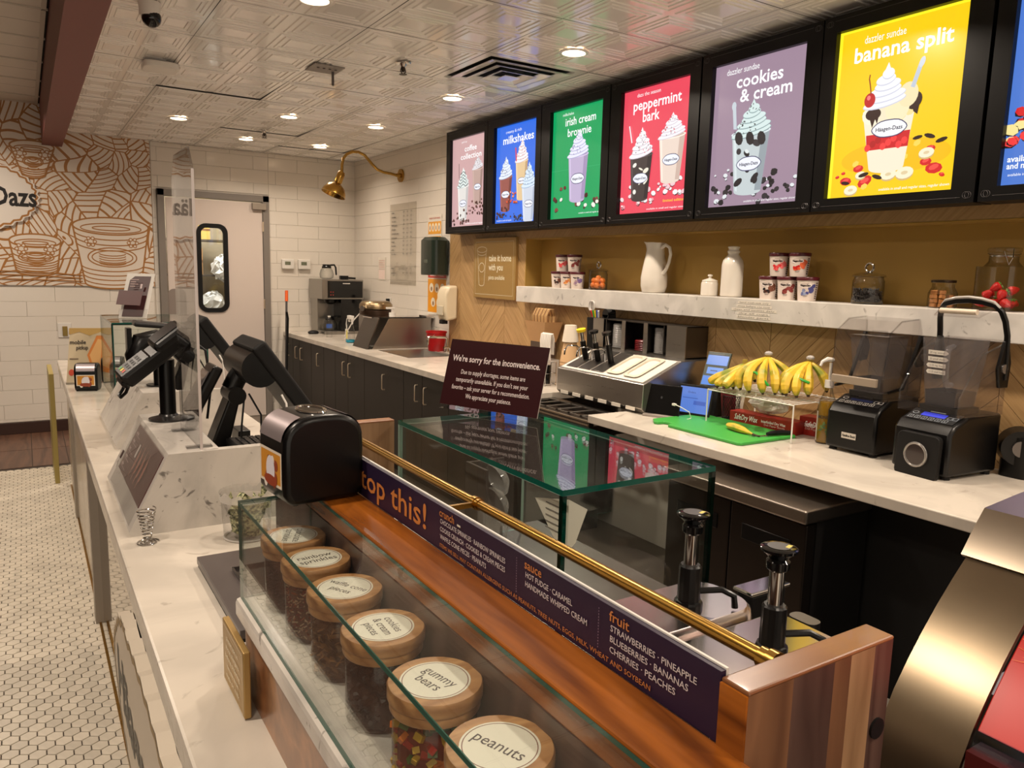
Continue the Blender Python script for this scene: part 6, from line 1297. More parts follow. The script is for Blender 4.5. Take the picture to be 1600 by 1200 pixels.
    if opened:
        A = Art(lambda u, v, h: (x_-.058-(.020)*(v-b0)/(top_-b0)-.001-h, .06-u, v), .0005)
        for k, s in enumerate(('20 reg. smooth', '20 small shake', '13.25 reg. freeze', '11.25 small freeze')):
            vv = .448-.024*k; d = 1 if k in (0, 1) else -1
            A.poly([(.008,vv-.008),(.078,vv-.008),(.078+.010*(d > 0),vv),(.078,vv+.008),(.008,vv+.008),(.008-.006*(d < 0),vv)], (222, 216, 206)); A.text(s, .044, vv, h=.0075, w=.06, col=(70, 62, 60))
        t.location = (0,0,0); A.make('measuring_marks', art_m, t); t.location = loc
        g = G(); g.tube([(x_-.078,-.045,.475),(x_-.105,-.045,.47),(x_-.112,-.045,.45),(x_-.108,-.045,.36),(x_-.095,-.045,.335),(x_-.07,-.045,.335)], .011, 8); m_('jar_handle', g, jarplast, smooth=True)
        g = G(); g.cyl((x_, 0, b0+.01), (x_, 0, b0+.05), .03, .012, n=10); m_('blade_hub', g, black_mt)
    else:
        g = G(); g.add(sq(.080, top_, .080, top_+.012), [(0,3,2,1),(4,5,6,7),(0,1,5,4),(1,2,6,5),(2,3,7,6),(3,0,4,7)]); g.cyl((x_,0,top_+.012),(x_,0,top_+.03),.03,n=16); m_('jar_lid', g, smoke)
    return t
blender('left blender with its smoked hood closed and a small silver name plate', (2.815, 1.845, CT), 0.0, False)
blender('right blender with the hood raised, a lit blue display and a round dial plate', (2.745, 1.515, CT), -0.10, True)
t = thing('black_scoop_holder', 'black rounded holder against the oak wall right of the open blender', 'holder', (3.05, 1.30, CT))
g = G(); g.cyl((3.085, 1.335, CT+.11), (3.03, 1.30, CT+.11), .075, .065, n=24); g.rbox(3.055, 1.32, .07, .11, CT, CT+.15, .03); mk('holder', g, black_pl, t, smooth=True)
g = G(); g.cyl((3.03, 1.30, CT+.11), (3.022, 1.295, CT+.11), .03, n=20); mk('round_cap', g, M('cap_grey', (110, 104, 100), 0.3, 0.6), t, smooth=True)
# undercounter fridge in the aisle
t = thing('undercounter_fridge', 'stainless undercounter fridge with scuffed top standing under the near worktop', 'fridge', (2.45, 1.95, 0))
g = G(); g.box((2.215, 1.585, .765), (2.60, 2.285, .815)); mk('steel_top', g, M('scuffed_steel', (170, 160, 150), 0.28, 1.0, noise=0.15, nscale=14), t, bev=0.008, bseg=3)
g = G(); g.box((2.30, 1.60, .06), (2.60, 2.28, .764)); mk('body', g, M('fridge_black', (18, 17, 17), 0.35), t)
for k, (a, b) in enumerate(((1.60, 1.938), (1.942, 2.28))):
    g = G(); g.box((2.245, a, .10), (2.299, b, .755)); d = mk('door', g, M('fridge_door', (58, 52, 48), 0.25, 0.9), t, bev=0.005)
    g = G(); g.box((2.240, a+.06, .625), (2.246, b-.06, .685)); mk('recessed_handle', g, black_gl, d, bev=0.002)
for x, y in ((2.34,1.65),(2.34,2.23),(2.57,1.65),(2.57,2.23)): g = G(); g.cyl((x,y,0),(x,y,.06),.018,n=10); mk('foot', g, black_mt, t)
# ------------------------------------------------------------------ near topping display
def gpane(name, a, b, thin, parent, mat=None, edge=None):   # glass slab with green edges; thin = axis index of its thickness
    g = G(); g.box(a, b)
    for i, f in enumerate(g.f[-6:]):
        n = [(2,), (2,), (1,), (0,), (1,), (0,)][i][0]; g.fm[len(g.fm)-6+i] = 0 if n == thin else 1
    return mk(name, g, [mat or glass, edge or edge_m], parent)
YN, YF = 0.10, 1.375
ZB = 0.8223
t = thing('topping_display', 'wooden topping display counter with glass jar case, navy name board and end boards', 'display', (0.45, 0.8, ZB))
g = G(); g.box((0.292, YN, 0.962), (0.442, YF+0.01, 1.0)); mk('marble_ledge', g, marble_blk, t, bev=0.008)
g = G(); g.box((0.305, YN, ZB), (0.325, YF-0.01, 0.9615)); g.box((0.306, YF-0.03, ZB), (0.45, YF-0.01, 0.9615)); mk('wood_front', g, walnut_top, t)
TOP = 1.183
gpane('front_pane', (0.300, YN, 1.0005), (0.306, YF, TOP-.0065), 0, t)
gpane('top_pane', (0.300, YN, TOP-.006), (0.430, YF, TOP), 2, t)
gpane('end_pane', (0.3065, YF-.006, 1.0005), (0.430, YF, TOP-.0065), 1, t)
g = G(); g.box((0.431, YN, 1.150), (0.5038, YF+.24, 1.186)); mk('wood_sill', g, amber_wood, t, bev=0.003)
g = G(); g.box((0.431, YN, ZB), (0.4415, YF+.24, 1.1495)); mk('case_back', g, walnut_dk, t)
g = G(); g.box((0.4415, YN, ZB+.002), (0.50, YF+.24, 0.93)); mk('plinth', g, walnut_dk, t)
# name board
g = G(); g.box((0.504, 0.433, 1.1850), (0.510, 1.63, 1.2535)); mk('name_board', g, [M('navy_board', (36, 22, 50), 0.4)], t)
g = G(); g.box((0.5105, 0.433, 1.1850), (0.5135, 1.63, 1.2550)); mk('white_backing', g, white_pl, t)
# board from y=1.63 (left, far) to .433 ; letters measured along the board from the far end
A = Art(plane_map((0.5035, 1.63, 1.1865), (0, -1, 0), (0, 0, 1), (-1, 0, 0)), 0.0003)
OR = (196, 122, 62); WH = (206, 196, 196)
def U(y): return 1.63 - y
A.text('top this!', U(1.165), .036, h=.040, w=.275, col=OR, bold=.01)
def colm(y, head, hw, lines, wd):
    A.text(head, U(y), .0575, h=.0115, w=hw, col=OR, bold=.01, al='L')
    for k, s in enumerate(lines): A.text(s, U(y-.003), .0445-.0118*k, h=.0070, w=wd[k], col=WH, bold=.008, al='L')
colm(0.983, 'crunch', .046, ['CHOCOLATE SPRINKLES · RAINBOW SPRINKLES', 'COOKIE CRUNCH · COOKIES & CREAM PIECES', 'WAFFLE CONE PIECES · PEANUTS'], [.184, .184, .136])
colm(0.751, 'sauce', .037, ['HOT FUDGE · CARAMEL', 'HANDMADE WHIPPED CREAM'], [.096, .124])
colm(0.587, 'fruit', .032, ['STRAWBERRIES · PINEAPPLE', 'BLUEBERRIES · BANANAS', 'CHERRIES · PEACHES'], [.124, .114, .098])
A.text('ITEMS WE SELL MAY CONTAIN ALLERGENS SUCH AS PEANUTS, TREE NUTS, EGGS, MILK, WHEAT AND SOYBEAN', U(.980), .0075, h=.0058, w=.46, col=OR, bold=.006, al='L')
for y in (0.768, 0.603):
    for k in range(14): A.rect(U(y)-.0005, .014+.0034*k, U(y)+.0005, .0155+.0034*k, (150, 130, 150))
A.rect(U(.925), .0530, U(.915), .0560, (220, 210, 190))
A.make('lettering', art_m, t)
# end boards of glued walnut strips
def endboard(name, x0, x1, y0, y1, z1):
    cols = [walnut, walnut_dk, walnut, walnut_lt, walnut_dk]; ws = [0, .28, .56, .68, .86, 1.0] if name == 'near_end_board' else [0, .5, 1]
    for k in range(len(ws)-1):
        g = G(); g.box((x0+(x1-x0)*ws[k], y0, ZB), (x0+(x1-x0)*ws[k+1], y1, z1-.004)); mk('board_strip', g, cols[k] if name == 'near_end_board' else walnut_lt, t)
    g = G(); g.box((x0-.0006, y0-.0006, z1-.0045), (x1+.0006, y1+.0006, z1)); mk('board_top', g, walnut_top, t, bev=0.002)
    g = G(); g.box((x0-.0025, y0, ZB), (x0-.0002, y1, z1-.004)); mk('front_edge', g, amber_wood, t)
endboard('near_end_board', 0.503, 0.716, 0.401, 0.431, 1.250)
endboard('far_end_board', 0.503, 0.714, 1.632, 1.662, 1.251)
g = G(); g.cyl((.700, .3985, 1.155), (.700, .4015, 1.155), .011, n=16); mk('board_magnet', g, black_mt, t, smooth=True)
# brass rail
g = G(); g.tube([(0.586, 0.434, 1.236), (0.586, 1.63, 1.236)], .0078, 14); mk('brass_rail', g, brass, t, smooth=True)
for y, r in ((0.436, .0125), (0.446, .0105), (1.014, .0105), (1.005, .0092), (1.62, .0105)):
    g = G(); g.cyl((0.586, y, 1.236), (0.586, y+.010, 1.236), r, n=20); mk('rail_collar', g, brass, t, smooth=True)
g = G(); g.box((0.518, 1.010, 1.232), (0.582, 1.016, 1.240)); mk('rail_bracket', g, brass, t)
# gold plaque
t = thing('gold_plaque', 'thick gold plaque engraved with small lines on the front of the topping display', 'plaque', (0.27, 1.22, CT))
g = G(); g.box((0.250, 1.140, CT+.002), (0.2612, 1.285, CT+.112)); mk('plaque_block', g, gold_plate, t, bev=0.002)
A = Art(plane_map((0.2495, 1.285, CT), (0, -1, 0), (0, 0, 1), (-1, 0, 0)), .0004); A.stroke([(.006,.008),(.139,.008),(.139,.106),(.006,.106)], .0012, (226, 214, 180), True)
for k, s in enumerate(('please ask us', 'about allergens', 'before ordering', 'items may contain', 'nuts or milk')): A.text(s, .0725, .090-.0165*k, h=.0085, w=.08+.01*(k % 3), col=(226, 214, 180), bold=.01)
A.make('engraving', art_m, t)
# slate slab under the far end
t = thing('slate_slab', 'dark slate slab lying on the marble counter beneath the end of the jar case', 'slab', (0.36, 1.66, CT))
g = G(); g.box((0.305, 1.40, CT), (0.50, 1.825, CT+.006)); mk('felt', g, black_mt, t)
g = G(); g.box((0.303, 1.40, CT+.006), (0.50, 1.827, CT+.024)); mk('slate', g, M('slate', (78, 70, 68), 0.3, noise=0.2, nscale=10), t, bev=0.002)
t = thing('steel_scraper', 'thin bright steel tray edge resting on the dark slate slab', 'tray', (0.40, 1.6, CT+.024))
g = G(); g.box((0.355, 1.45, CT+.0245), (0.49, 1.70, CT+.027)); g.box((0.355, 1.698, CT+.027), (0.49, 1.702, CT+.033)); g.box((0.355, 1.45, CT+.027), (0.358, 1.70, CT+.033)); mk('tray', g, M('tray_steel', (120, 114, 112), 0.2, 1.0), t)
# jars of toppings with wooden lids
JZ = 1.0005
jl = [('peanuts', ['peanuts'], .600, 'lidded glass jar whose wooden lid reads peanuts, nearest', (168, 120, 70), 'chunks'), ('gummy', ['gummy', 'bears'], .745, 'lidded glass jar whose wooden lid reads gummy bears', (170, 60, 40), 'gummies'), ('cookies', ['cookies', '& cream', 'pieces'], .900, 'lidded glass jar whose wooden lid reads cookies & cream pieces', (26, 20, 17), 'chunks'),
      ('waffle', ['waffle cone', 'pieces'], 1.045, 'lidded glass jar whose wooden lid reads waffle cone pieces', (116, 84, 50), 'flakes'), ('rainbow', ['rainbow', 'sprinkles'], 1.180, 'lidded glass jar whose wooden lid reads rainbow sprinkles', None, 'rods'), ('chocolate', ['chocolate', 'sprinkles'], 1.305, 'lidded glass jar whose wooden lid reads chocolate sprinkles, farthest', (32, 16, 12), 'rods')]
rain = [(190, 160, 130), (140, 44, 36), (176, 90, 44), (90, 44, 34), (110, 50, 40), (200, 180, 150)]
for key, words, y, lab, c, kind in jl:
    x = .3785; t = thing('topping_jar', lab, 'jar', (x, y, JZ), 'topping jars in the glass case')
    g = G(); g.lathe([(.043,.003),(.047,.001),(.050,.006),(.050,.095),(.047,.100)], (x,y,JZ), 32, False, False); mk('glass_body', g, glass_thin, t, smooth=True)
    g = G(); g.lathe([(.001,.003),(.046,.001),(.046,.004),(.001,.005)], (x,y,JZ), 24, False, False); mk('glass_base', g, MATS['jar_base_glass'], t)
    g = G(); g.lathe([(.0525,.097),(.0535,.099),(.0535,.107),(.0525,.109),(.0525,.1095),(.0555,.1105),(.0562,.112),(.0562,.1245),(.0545,.1268),(.001,.1268)], (x,y,JZ), 40, True, False); ld = mk('wooden_lid', g, lid_wood, t, smooth=True)
    ang = {'peanuts': -1.18, 'gummy': -1.32, 'cookies': -1.60, 'waffle': -1.05, 'rainbow': .05, 'chocolate': -2.0}[key]
    A = Art(plane_map((x, y, JZ+.1268), (1, 0, 0), (0, 1, 0), (0, 0, 1)), .0003)
    A.ell(0, 0, .0415, .0415, (232, 226, 210), 0, 40); A.stroke([(.0385*math.cos(a*PI/24), .0385*math.sin(a*PI/24)) for a in range(48)], .0011, (124, 74, 60), True)
    for k, s in enumerate(words):
        off = ((len(words)-1)/2-k)*(.0185 if len(words) == 2 else .0155); ca, sa = math.cos(ang), math.sin(ang); hh = .0165 if len(words) == 1 else (.0145 if len(words) == 2 and key != 'waffle' else .0122)
        A.text(s, -off*sa, off*ca, h=hh, squeeze=.85, col=(70, 56, 54), bold=.004, ang=ang)
    A.make('lid_label', art_m, t)
    q = random.Random(key); r = .045; top = .082
    g = G(); g.lathe([(r*.97,.006),(r*.97,top-.006),(r*.5,top-.002),(.001,top)], (x,y,JZ), 20, True, False); k_ = len(g.v); g.fm = [0]*len(g.f)
    def pc(cc): return {'chunks': (.0065,.0055,.005), 'gummies': (.011,.008,.007), 'flakes': (.013,.008,.0012), 'rods': (.007,.0016,.0016)}[kind]
    N = {'chunks': 420, 'gummies': 150, 'flakes': 420, 'rods': 900}[kind]
    cols = rain if c is None else [c, tuple(v*.75 for v in c), tuple(min(255, v*1.25) for v in c)]
    if kind == 'gummies': cols = [(176, 40, 26), (206, 110, 30), (60, 110, 40), (200, 160, 50)]
    mats = [M('fill_core_'+key, tuple(v*.7 for v in (c or (150, 110, 90))), 0.7)] + [M('fill_%s_%d' % (key, i), cc, 0.45) for i, cc in enumerate(cols)]
    for k in range(N):
        if k % 4: a = q.uniform(0, 2*PI); d = r*q.uniform(.96, 1.02); zz = q.uniform(.008, top)
        else: a = q.uniform(0, 2*PI); d = r*math.sqrt(q.random())*.95; zz = top + q.uniform(-.004, .003)
        g.m = 1 + q.randrange(len(cols)); sz = pc(0)
        g.obox((x+d*math.cos(a), y+d*math.sin(a), JZ+zz), sz, Matrix.Rotation(q.uniform(0, 6.3), 3, 'Z') @ Matrix.Rotation(q.uniform(-1.2, 1.2), 3, 'X') @ Matrix.Rotation(q.uniform(-.8, .8), 3, 'Y'))
    o = mk('filling', g, mats, None); tag(o, {'peanuts': 'chopped peanuts filling the nearest topping jar', 'gummy': 'gummy bears filling the topping jar second from the front', 'cookies': 'dark cookie pieces filling the topping jar third from the front', 'waffle': 'waffle cone flakes filling the topping jar fourth from the front', 'rainbow': 'rainbow sprinkles filling the second farthest topping jar', 'chocolate': 'chocolate sprinkles filling the farthest topping jar'}[key], 'topping'); o['kind'] = 'stuff'; o.name = {'peanuts': 'peanut_pieces', 'gummy': 'gummy_bears', 'cookies': 'cookie_pieces', 'waffle': 'waffle_pieces', 'rainbow': 'rainbow_sprinkles', 'chocolate': 'chocolate_sprinkles'}[key]
# tall glass box behind the rail
bx0, bx1, by0, by1 = 0.722, 1.076, 0.972, 1.628
t = thing('glass_case', 'tall clear glass case with green edges behind the brass rail, a notice on its top', 'glass case', (0.90, 1.30, 0.60))
gpane('top_pane', (bx0, by0, 1.240), (bx1, by1, 1.250), 2, t)
gpane('front_pane', (bx0, by0+.0085, 0.93), (bx0+.008, by1-.0085, 1.2395), 0, t, edge=edge_lt)
gpane('near_pane', (bx0, by0, 0.93), (bx1, by0+.008, 1.2395), 1, t)
gpane('back_pane', (bx1-.008, by0+.0085, 0.93), (bx1, by1-.0085, 1.2395), 0, t, edge=edge_lt)
gpane('far_pane', (bx0, by1-.008, 0.93), (bx1, by1, 1.2395), 1, t, edge=edge_lt)
for x, y in ((bx0+.004, by0+.004), (bx1-.004, by0+.004)): g = G(); g.box((x-.0045, y-.0045, .93), (x+.0045, y+.0045, 1.2395)); mk('green_corner_edge', g, MATS.get('green_edge_glass') or glassmat('green_edge_glass', (0.05, 0.30, 0.26), 1.6), t)
t = thing('service_bench', 'dark grey bench body under the tall glass case', 'bench', (0.95, 1.1, 0))
g = G(); g.box((0.89, 0.60, -.1777), (1.14, 1.66, 0.905)); mk('body', g, M('bench_grey', (66, 60, 54), 0.45), t)
g = G(); g.box((0.884, 0.60, 0.905), (1.15, 1.66, 0.9295)); g.box((0.5165, 0.435, ZB+.001), (0.728, 1.63, 0.9295)); g.box((0.728, 0.60, 0.88), (0.89, 1.66, 0.9295)); mk('bench_top', g, M('bench_top_grey', (92, 86, 80), 0.32, 0.6), t)
# lids column in the glass case and the paper on its corner
t = thing('clear_lid_column', 'column of clear plastic lids standing inside the tall glass case', 'lids', (0.80, 1.33, .93))
g = G(); g.box((.770, 1.30, .93), (.776, 1.385, 1.20)); g.box((.776, 1.375, .93), (.86, 1.382, 1.20)); mk('grey_holder', g, M('holder_grey', (70, 66, 62), 0.35), t)
for k in range(5):
    g = G(); g.v = []; c = Vector((.815, 1.335, .965+.05*k)); Rk = Matrix.Rotation(1.2, 3, 'Y')
    g.lathe([(.036,0),(.036,.006),(.024,.018),(.022,.02)], (0,0,0), 24, False, True); g.v = [tuple(c + Rk @ Vector(v)) for v in g.v]; mk('lid', g, lidm, t, smooth=True)
t = thing('taped_paper', 'crumpled white printed paper taped behind the corner of the tall glass case', 'paper', (.80, 1.03, 1.15))
g = G(); g.add([(.745,1.085,1.205),(.745,.985,1.228),(.745,.985,1.135),(.745,1.02,1.145),(.785,.985,1.205),(.762,.985,1.150)], [(0,1,2,3),(1,4,5,2)]); mk('sheet', g, paper_w, t); 
A = Art(lambda u, v, h: (.7445-h, 1.085-u, 1.15+v), .0004)
for k in range(5): A.rect(.035, .012+.011*k, .085, .0145+.011*k, (130, 124, 118))
A.make('print', art_m, t)
# notice on the glass case
bl = Vector((.884, 1.734, 1.262)); br = Vector((.995, 1.453, 1.262)); tl = Vector((.9303, 1.7523, 1.4239)); tr = Vector((1.0356, 1.469, 1.4264))
ux = (br-bl); uy = ((tl-bl)+(tr-br))/2; tl = bl+uy; tr = br+uy; nn = ux.cross(uy).normalized()
t = thing('apology_notice', 'maroon notice beginning We are sorry, leaning in a clear holder on the glass case', 'notice', (.94, 1.59, 1.25))
def qd(o_, th, k=1.0): return [tuple(bl+o_), tuple(br+o_), tuple(tr+o_), tuple(tl+o_), tuple(bl+o_-nn*th), tuple(br+o_-nn*th), tuple(tr+o_-nn*th), tuple(tl+o_-nn*th)]
F6 = [(0,1,2,3),(7,6,5,4),(0,4,5,1),(1,5,6,2),(2,6,7,3),(3,7,4,0)]
g = G(); g.add(qd(Vector((0,0,0)), .002), F6); mk('maroon_card', g, maroon, t)
g = G(); g.add(qd(nn*-.0022, .0015), F6); mk('white_backing', g, white_pl, t)
g = G(); g.add([tuple(bl+Vector((0,0,-.011))), tuple(br+Vector((0,0,-.011))), tuple(br+Vector((.07,.03,-.011))), tuple(bl+Vector((.07,.03,-.011)))], [(0,1,2,3)]); mk('clear_foot', g, acrylic, t)
uxn = ux.normalized(); uyn = uy.normalized(); Wd = ux.length; Hd = uy.length
def bil(u, v, h): a, b = u/Wd, v/Hd; return tuple((bl*(1-a)+br*a)*(1-b) + (tl*(1-a)+tr*a)*b + nn*(h+.0006))
A = Art(bil, .0004); LC = (236, 222, 220)
A.text("We're sorry for the inconvenience.", Wd/2, Hd*.72, h=.0155, w=Wd*.90, col=LC, bold=.022)
for k, (s, w_) in enumerate((('Due to supply shortages, some items are', .66), ("temporarily unavailable. If you don't see your", .74), ('favorite – ask your server for a recommendation.', .80), ('We appreciate your patience.', .47))): A.text(s, Wd/2, Hd*(.52-.118*k), h=.0115, w=Wd*w_, col=LC, bold=.008)
A.make('lettering', art_m, t)
# sauce pans and pumps near the end board
def pump(x, y, lab, zb):
    t = thing('sauce_pump', lab, 'pump', (x, y, zb), 'sauce pumps behind the brass rail')
    g = G(); g.lathe([(.0225,0),(.0225,.012),(.0215,.016),(.018,.017),(.0175,.075),(.0150,.078)], (x,y,zb), 24, True, True, flute=0.05); mk('black_collar', g, black_pl, t)
    g = G(); g.cyl((x,y,zb+.077),(x,y,zb+.135),.0112,n=24); mk('steel_shaft', g, chrome, t, smooth=True)
    g = G(); g.lathe([(.012,.130),(.0165,.134),(.0170,.145),(.0135,.149),(.020,.156),(.0262,.161),(.0268,.165),(.023,.1668),(.001,.1672)], (x,y,zb), 32, True, False); mk('black_knob', g, black_gl, t, smooth=True)
    A = Art(plane_map((x, y, zb+.1672), (1,0,0), (0,1,0), (0,0,1)), .0004); A.ell(0, 0, .017, .017, (60, 58, 58), 0, 24); A.poly([(.004,-.014),(.018,-.010),(.016,-.004),(.003,-.008)], (226, 206, 90)); A.make('knob_label', art_m, t)
    g = G(); g.tube([(x+.015,y-.005,zb+.03),(x+.045,y-.03,zb+.035),(x+.062,y-.042,zb+.025),(x+.064,y-.044,zb+.005)], .0055, 8); mk('outlet_tube', g, black_pl, t, smooth=True)
ZP = 1.052
t = thing('sauce_well', 'stainless pan with a rounded steel lid under the first sauce pump', 'pan', (.90, .86, .93))
g = G(); g.rbox(.895, .875, .27, .150, ZP-.035, ZP, .045, n=6, taper=0.004, bev=.006); g.v = g.v; mk('steel_lid', g, M('lid_steel', (196, 186, 184), 0.2, 1.0, noise=0.05, nscale=8), t, smooth=True)
g = G(); g.box((.78, .808, .93), (1.01, .942, ZP-.036)); mk('well', g, steel_dark, t)
pump(.905, .858, 'black sauce pump farther from the camera, on the rounded steel lid', ZP)
t = thing('sauce_well', 'square stainless cover under the nearer sauce pump beside the end board', 'pan', (.90, .69, .93))
g = G(); g.box((.68, .600, ZP-.020), (1.04, .785, ZP-.004)); mk('steel_cover', g, M('cover_steel', (190, 180, 172), 0.14, 1.0), t, bev=0.004)
g = G(); g.box((.70, .61, .93), (1.02, .775, ZP-.021)); mk('well', g, steel_dark, t)
g = G(); g.rbox(1.06, .745, .03, .05, ZP-.02, ZP-.006, .012); mk('latch', g, steel_dark, t, smooth=True)
pump(.908, .690, 'black sauce pump nearest the camera behind the wooden end board', ZP-.004)
t = thing('black_pan', 'black rectangular pan with a steel rim between the pumps and the fridge', 'pan', (1.18, .92, .93))
g = G(); g.box((1.145, .925, .93), (1.25, .962, .995)); mk('pan', g, black_mt, t, bev=0.006)
g = G(); g.box((1.140, .920, .995), (1.255, .967, 1.003)); mk('steel_rim', g, chrome, t, bev=0.003)
g = G(); g.box((1.1505, .93, -.1777), (1.24, .96, .9295)); mk('pan_support', g, black_mt, t)
# curved steel end of the display freezer, bottom right
t = thing('display_freezer', 'stainless curved end band of a display freezer with a red graphic panel, lower right corner', 'freezer', (1.1, .2, 0))
cv = [(1.13,1.335),(1.06,1.330),(.985,1.324),(.965,1.302),(.943,1.274)]
def band(cv, y0, y1, th, name, mat, inset=0.0, par=None, **k):
    g = G(); n = len(cv); nr = []
    for i in range(n):
        a = cv[max(0,i-1)]; b = cv[min(n-1,i+1)]; dx, dz = b[0]-a[0], b[1]-a[1]; d = math.hypot(dx, dz); nr.append((-dz/d, dx/d))
    P = [(c[0]+nr[i][0]*inset, c[1]+nr[i][1]*inset) for i, c in enumerate(cv)]; Q = [(c[0]+nr[i][0]*(inset+th), c[1]+nr[i][1]*(inset+th)) for i, c in enumerate(cv)]
    vs = [(p[0], y0, p[1]) for p in P] + [(p[0], y1, p[1]) for p in P] + [(p[0], y0, p[1]) for p in Q] + [(p[0], y1, p[1]) for p in Q]
    fs = []
    for i in range(n-1): fs += [(i, i+1, i+1+n, i+n), (i+2*n, i+3*n, i+1+3*n, i+1+2*n), (i, i+2*n, i+1+2*n, i+1), (i+n, i+1+n, i+1+3*n, i+3*n)]
    fs += [(0, n, 3*n, 2*n), (n-1, 3*n-1, 4*n-1, 2*n-1)]; g.add(vs, fs); return mk(name, g, mat, par or t, smooth=True, **k)
curve = [(.943,1.274),(.915,1.250),(.888,1.225),(.862,1.198),(.838,1.170),(.815,1.140),(.796,1.105),(.783,1.075),(.774,1.045),(.766,1.0),(.760,.94)]
fz = M('freezer_steel', (124, 110, 90), 0.30, 1.0, noise=0.10, nscale=18)
band(cv, .355, .455, .006, 'top_cap', M('cap_steel', (150, 138, 122), 0.26, 1.0, noise=0.10, nscale=14), inset=-.004); band(curve, .362, .450, .006, 'curved_end_band', fz)
redg = M('red_graphic', (206, 34, 26), 0.35)
cr = curve[:6]; band([(1.20,1.36),(1.10,1.345),(1.0,1.315)]+cr[0:], -.30, .3600, .004, 'red_panel', redg, inset=.006)
g = G(); g.box((.80, -.3, .90), (.83, .36, 1.12)); mk('inner_shadow_strip', g, M('red_edge_shade', (70, 8, 6), 0.5), t)  # dark red strip, shade painted inside the red panel
band(curve[5:], -.30, .3600, .004, 'glass_front', glassmat('freezer_glass', (0.75, 0.82, 0.90)), inset=.005)
g = G(); g.box((.80, -.30, 0), (1.6, .44, .93)); g.box((.98, -.30, .93), (1.6, .44, 1.10)); mk('freezer_body', g, steel_v, t)
g = G()
for k in range(5): g.box((.85+.03*k, .1, .932), (.865+.03*k, .42, .96))
mk('inner_rails', g, M('rail_blue', (150, 170, 200), 0.3), t)
# flowing orange lines printed on the red panel
def on_panel(u, v, h):
    i = min(len(curve)-2, int(v)); f = v-i; p, q_ = curve[i], curve[i+1]; dx, dz = q_[0]-p[0], q_[1]-p[1]; d = math.hypot(dx, dz)
    nx, nz = dz/d, -dx/d
    if nx > 0: nx, nz = -nx, -nz
    return (p[0]+dx*f - nx*.006 + nx*(.0012+h), u, p[1]+dz*f - nz*.006 + nz*(.0012+h))
A = Art(on_panel, .0004)
for k in range(6): A.stroke([(.358-.008*j, 1.3+.22*k+.35*math.sin(j*.35+k*.4)+.03*j) for j in range(22)], .0022, (236, 130, 40))
A.make('orange_lines', art_m, t)
# ------------------------------------------------------------------ front counter: marble blocks, tills, jar, dispensers
def block(lab, y0, y1, xb, xt, xr, zt, ledge):
    t = thing('marble_till_block', lab, 'till stand', ((xb+xr)/2, (y0+y1)/2, CT), 'marble till stands')
    P = [(xb, CT), (xb-.004, CT+.012), (xt, zt), (ledge, zt), (ledge, CT)]
    Q = [(xb, CT), (xb-.004, CT+.012), (xt, zt), (xr, zt), (xr, CT)]
    g = G(); g.prism(P, 'y', y0+.03, y1); g.prism(Q, 'y', y0, y0+.03); mk('sloped_block', g, marble_blk, t)
    g = G(); g.box((ledge, y0+.03, CT), (xr, y1, CT+.04)); mk('inner_deck', g, marble_blk, t)
    return t
block('near marble till stand with the maroon menu on its slope', 2.11, 2.72, .194, .290, .62, 1.108, .420)
block('far marble till stand behind the near one', 3.17, 3.87, .259, .356, .72, 1.108, .48)
# maroon menu on the slope of the near block
s0 = Vector((.190, 0, CT+.012)); s1 = Vector((.290, 0, 1.108)); sd = (s1-s0).normalized(); sn = Vector((-sd.z, 0, sd.x)); SL = (s1-s0).length
def slope(u, v, h): return tuple(Vector((0, 2.62-u, 0)) + s0 + sd*v + sn*(h+.004))
t = thing('slope_menu', 'maroon printed menu with a shake picture in a clear sleeve on the marble slope', 'menu', (.24, 2.35, CT))
g = G(); g.add([slope(.0,.06,-.002), slope(.48,.06,-.002), slope(.48,.205,-.002), slope(.0,.205,-.002), slope(.0,.06,-.004), slope(.48,.06,-.004), slope(.48,.205,-.004), slope(.0,.205,-.004)], F6); mk('menu_card', g, M('menu_brown', (84, 40, 40), 0.4), t)
g = G(); g.add([slope(-.01,.012,.0015), slope(.495,.012,.0015), slope(.495,.212,.0015), slope(-.01,.212,.0015)], [(0,1,2,3)]); mk('clear_sleeve', g, acrylic, t)
A = Art(slope, .0004); q = random.Random(8)
for k, s in enumerate(('sundaes', 'shakes', 'floats', 'sorbet', 'coffee')): A.text(s, .03, .185-.025*k, h=.010, col=(226, 200, 196), bold=.02, al='L'); A.rect(.03, .175-.025*k, .12, .177-.025*k, (180, 150, 146))
for k in range(4): A.rect(.20+.05*k, .08, .205+.05*k, .18, (176, 120, 100)); A.ell(.21+.05*k, .13, .012, .03, (160, 96, 80))
A.rect(.16, .13, .18, .17, (216, 206, 200)); A.make('print', art_m, t)
t = thing('counter_card', 'small dark card stuck on the marble slope edge', 'card', (.2, 2.68, CT)); g = G(); g.add([slope(-.055,.08,-.001), slope(-.035,.08,-.001), slope(-.035,.105,-.001), slope(-.055,.105,-.001), slope(-.055,.08,-.003), slope(-.035,.08,-.003), slope(-.035,.105,-.003), slope(-.055,.105,-.003)], F6); mk('card', g, maroon, t)
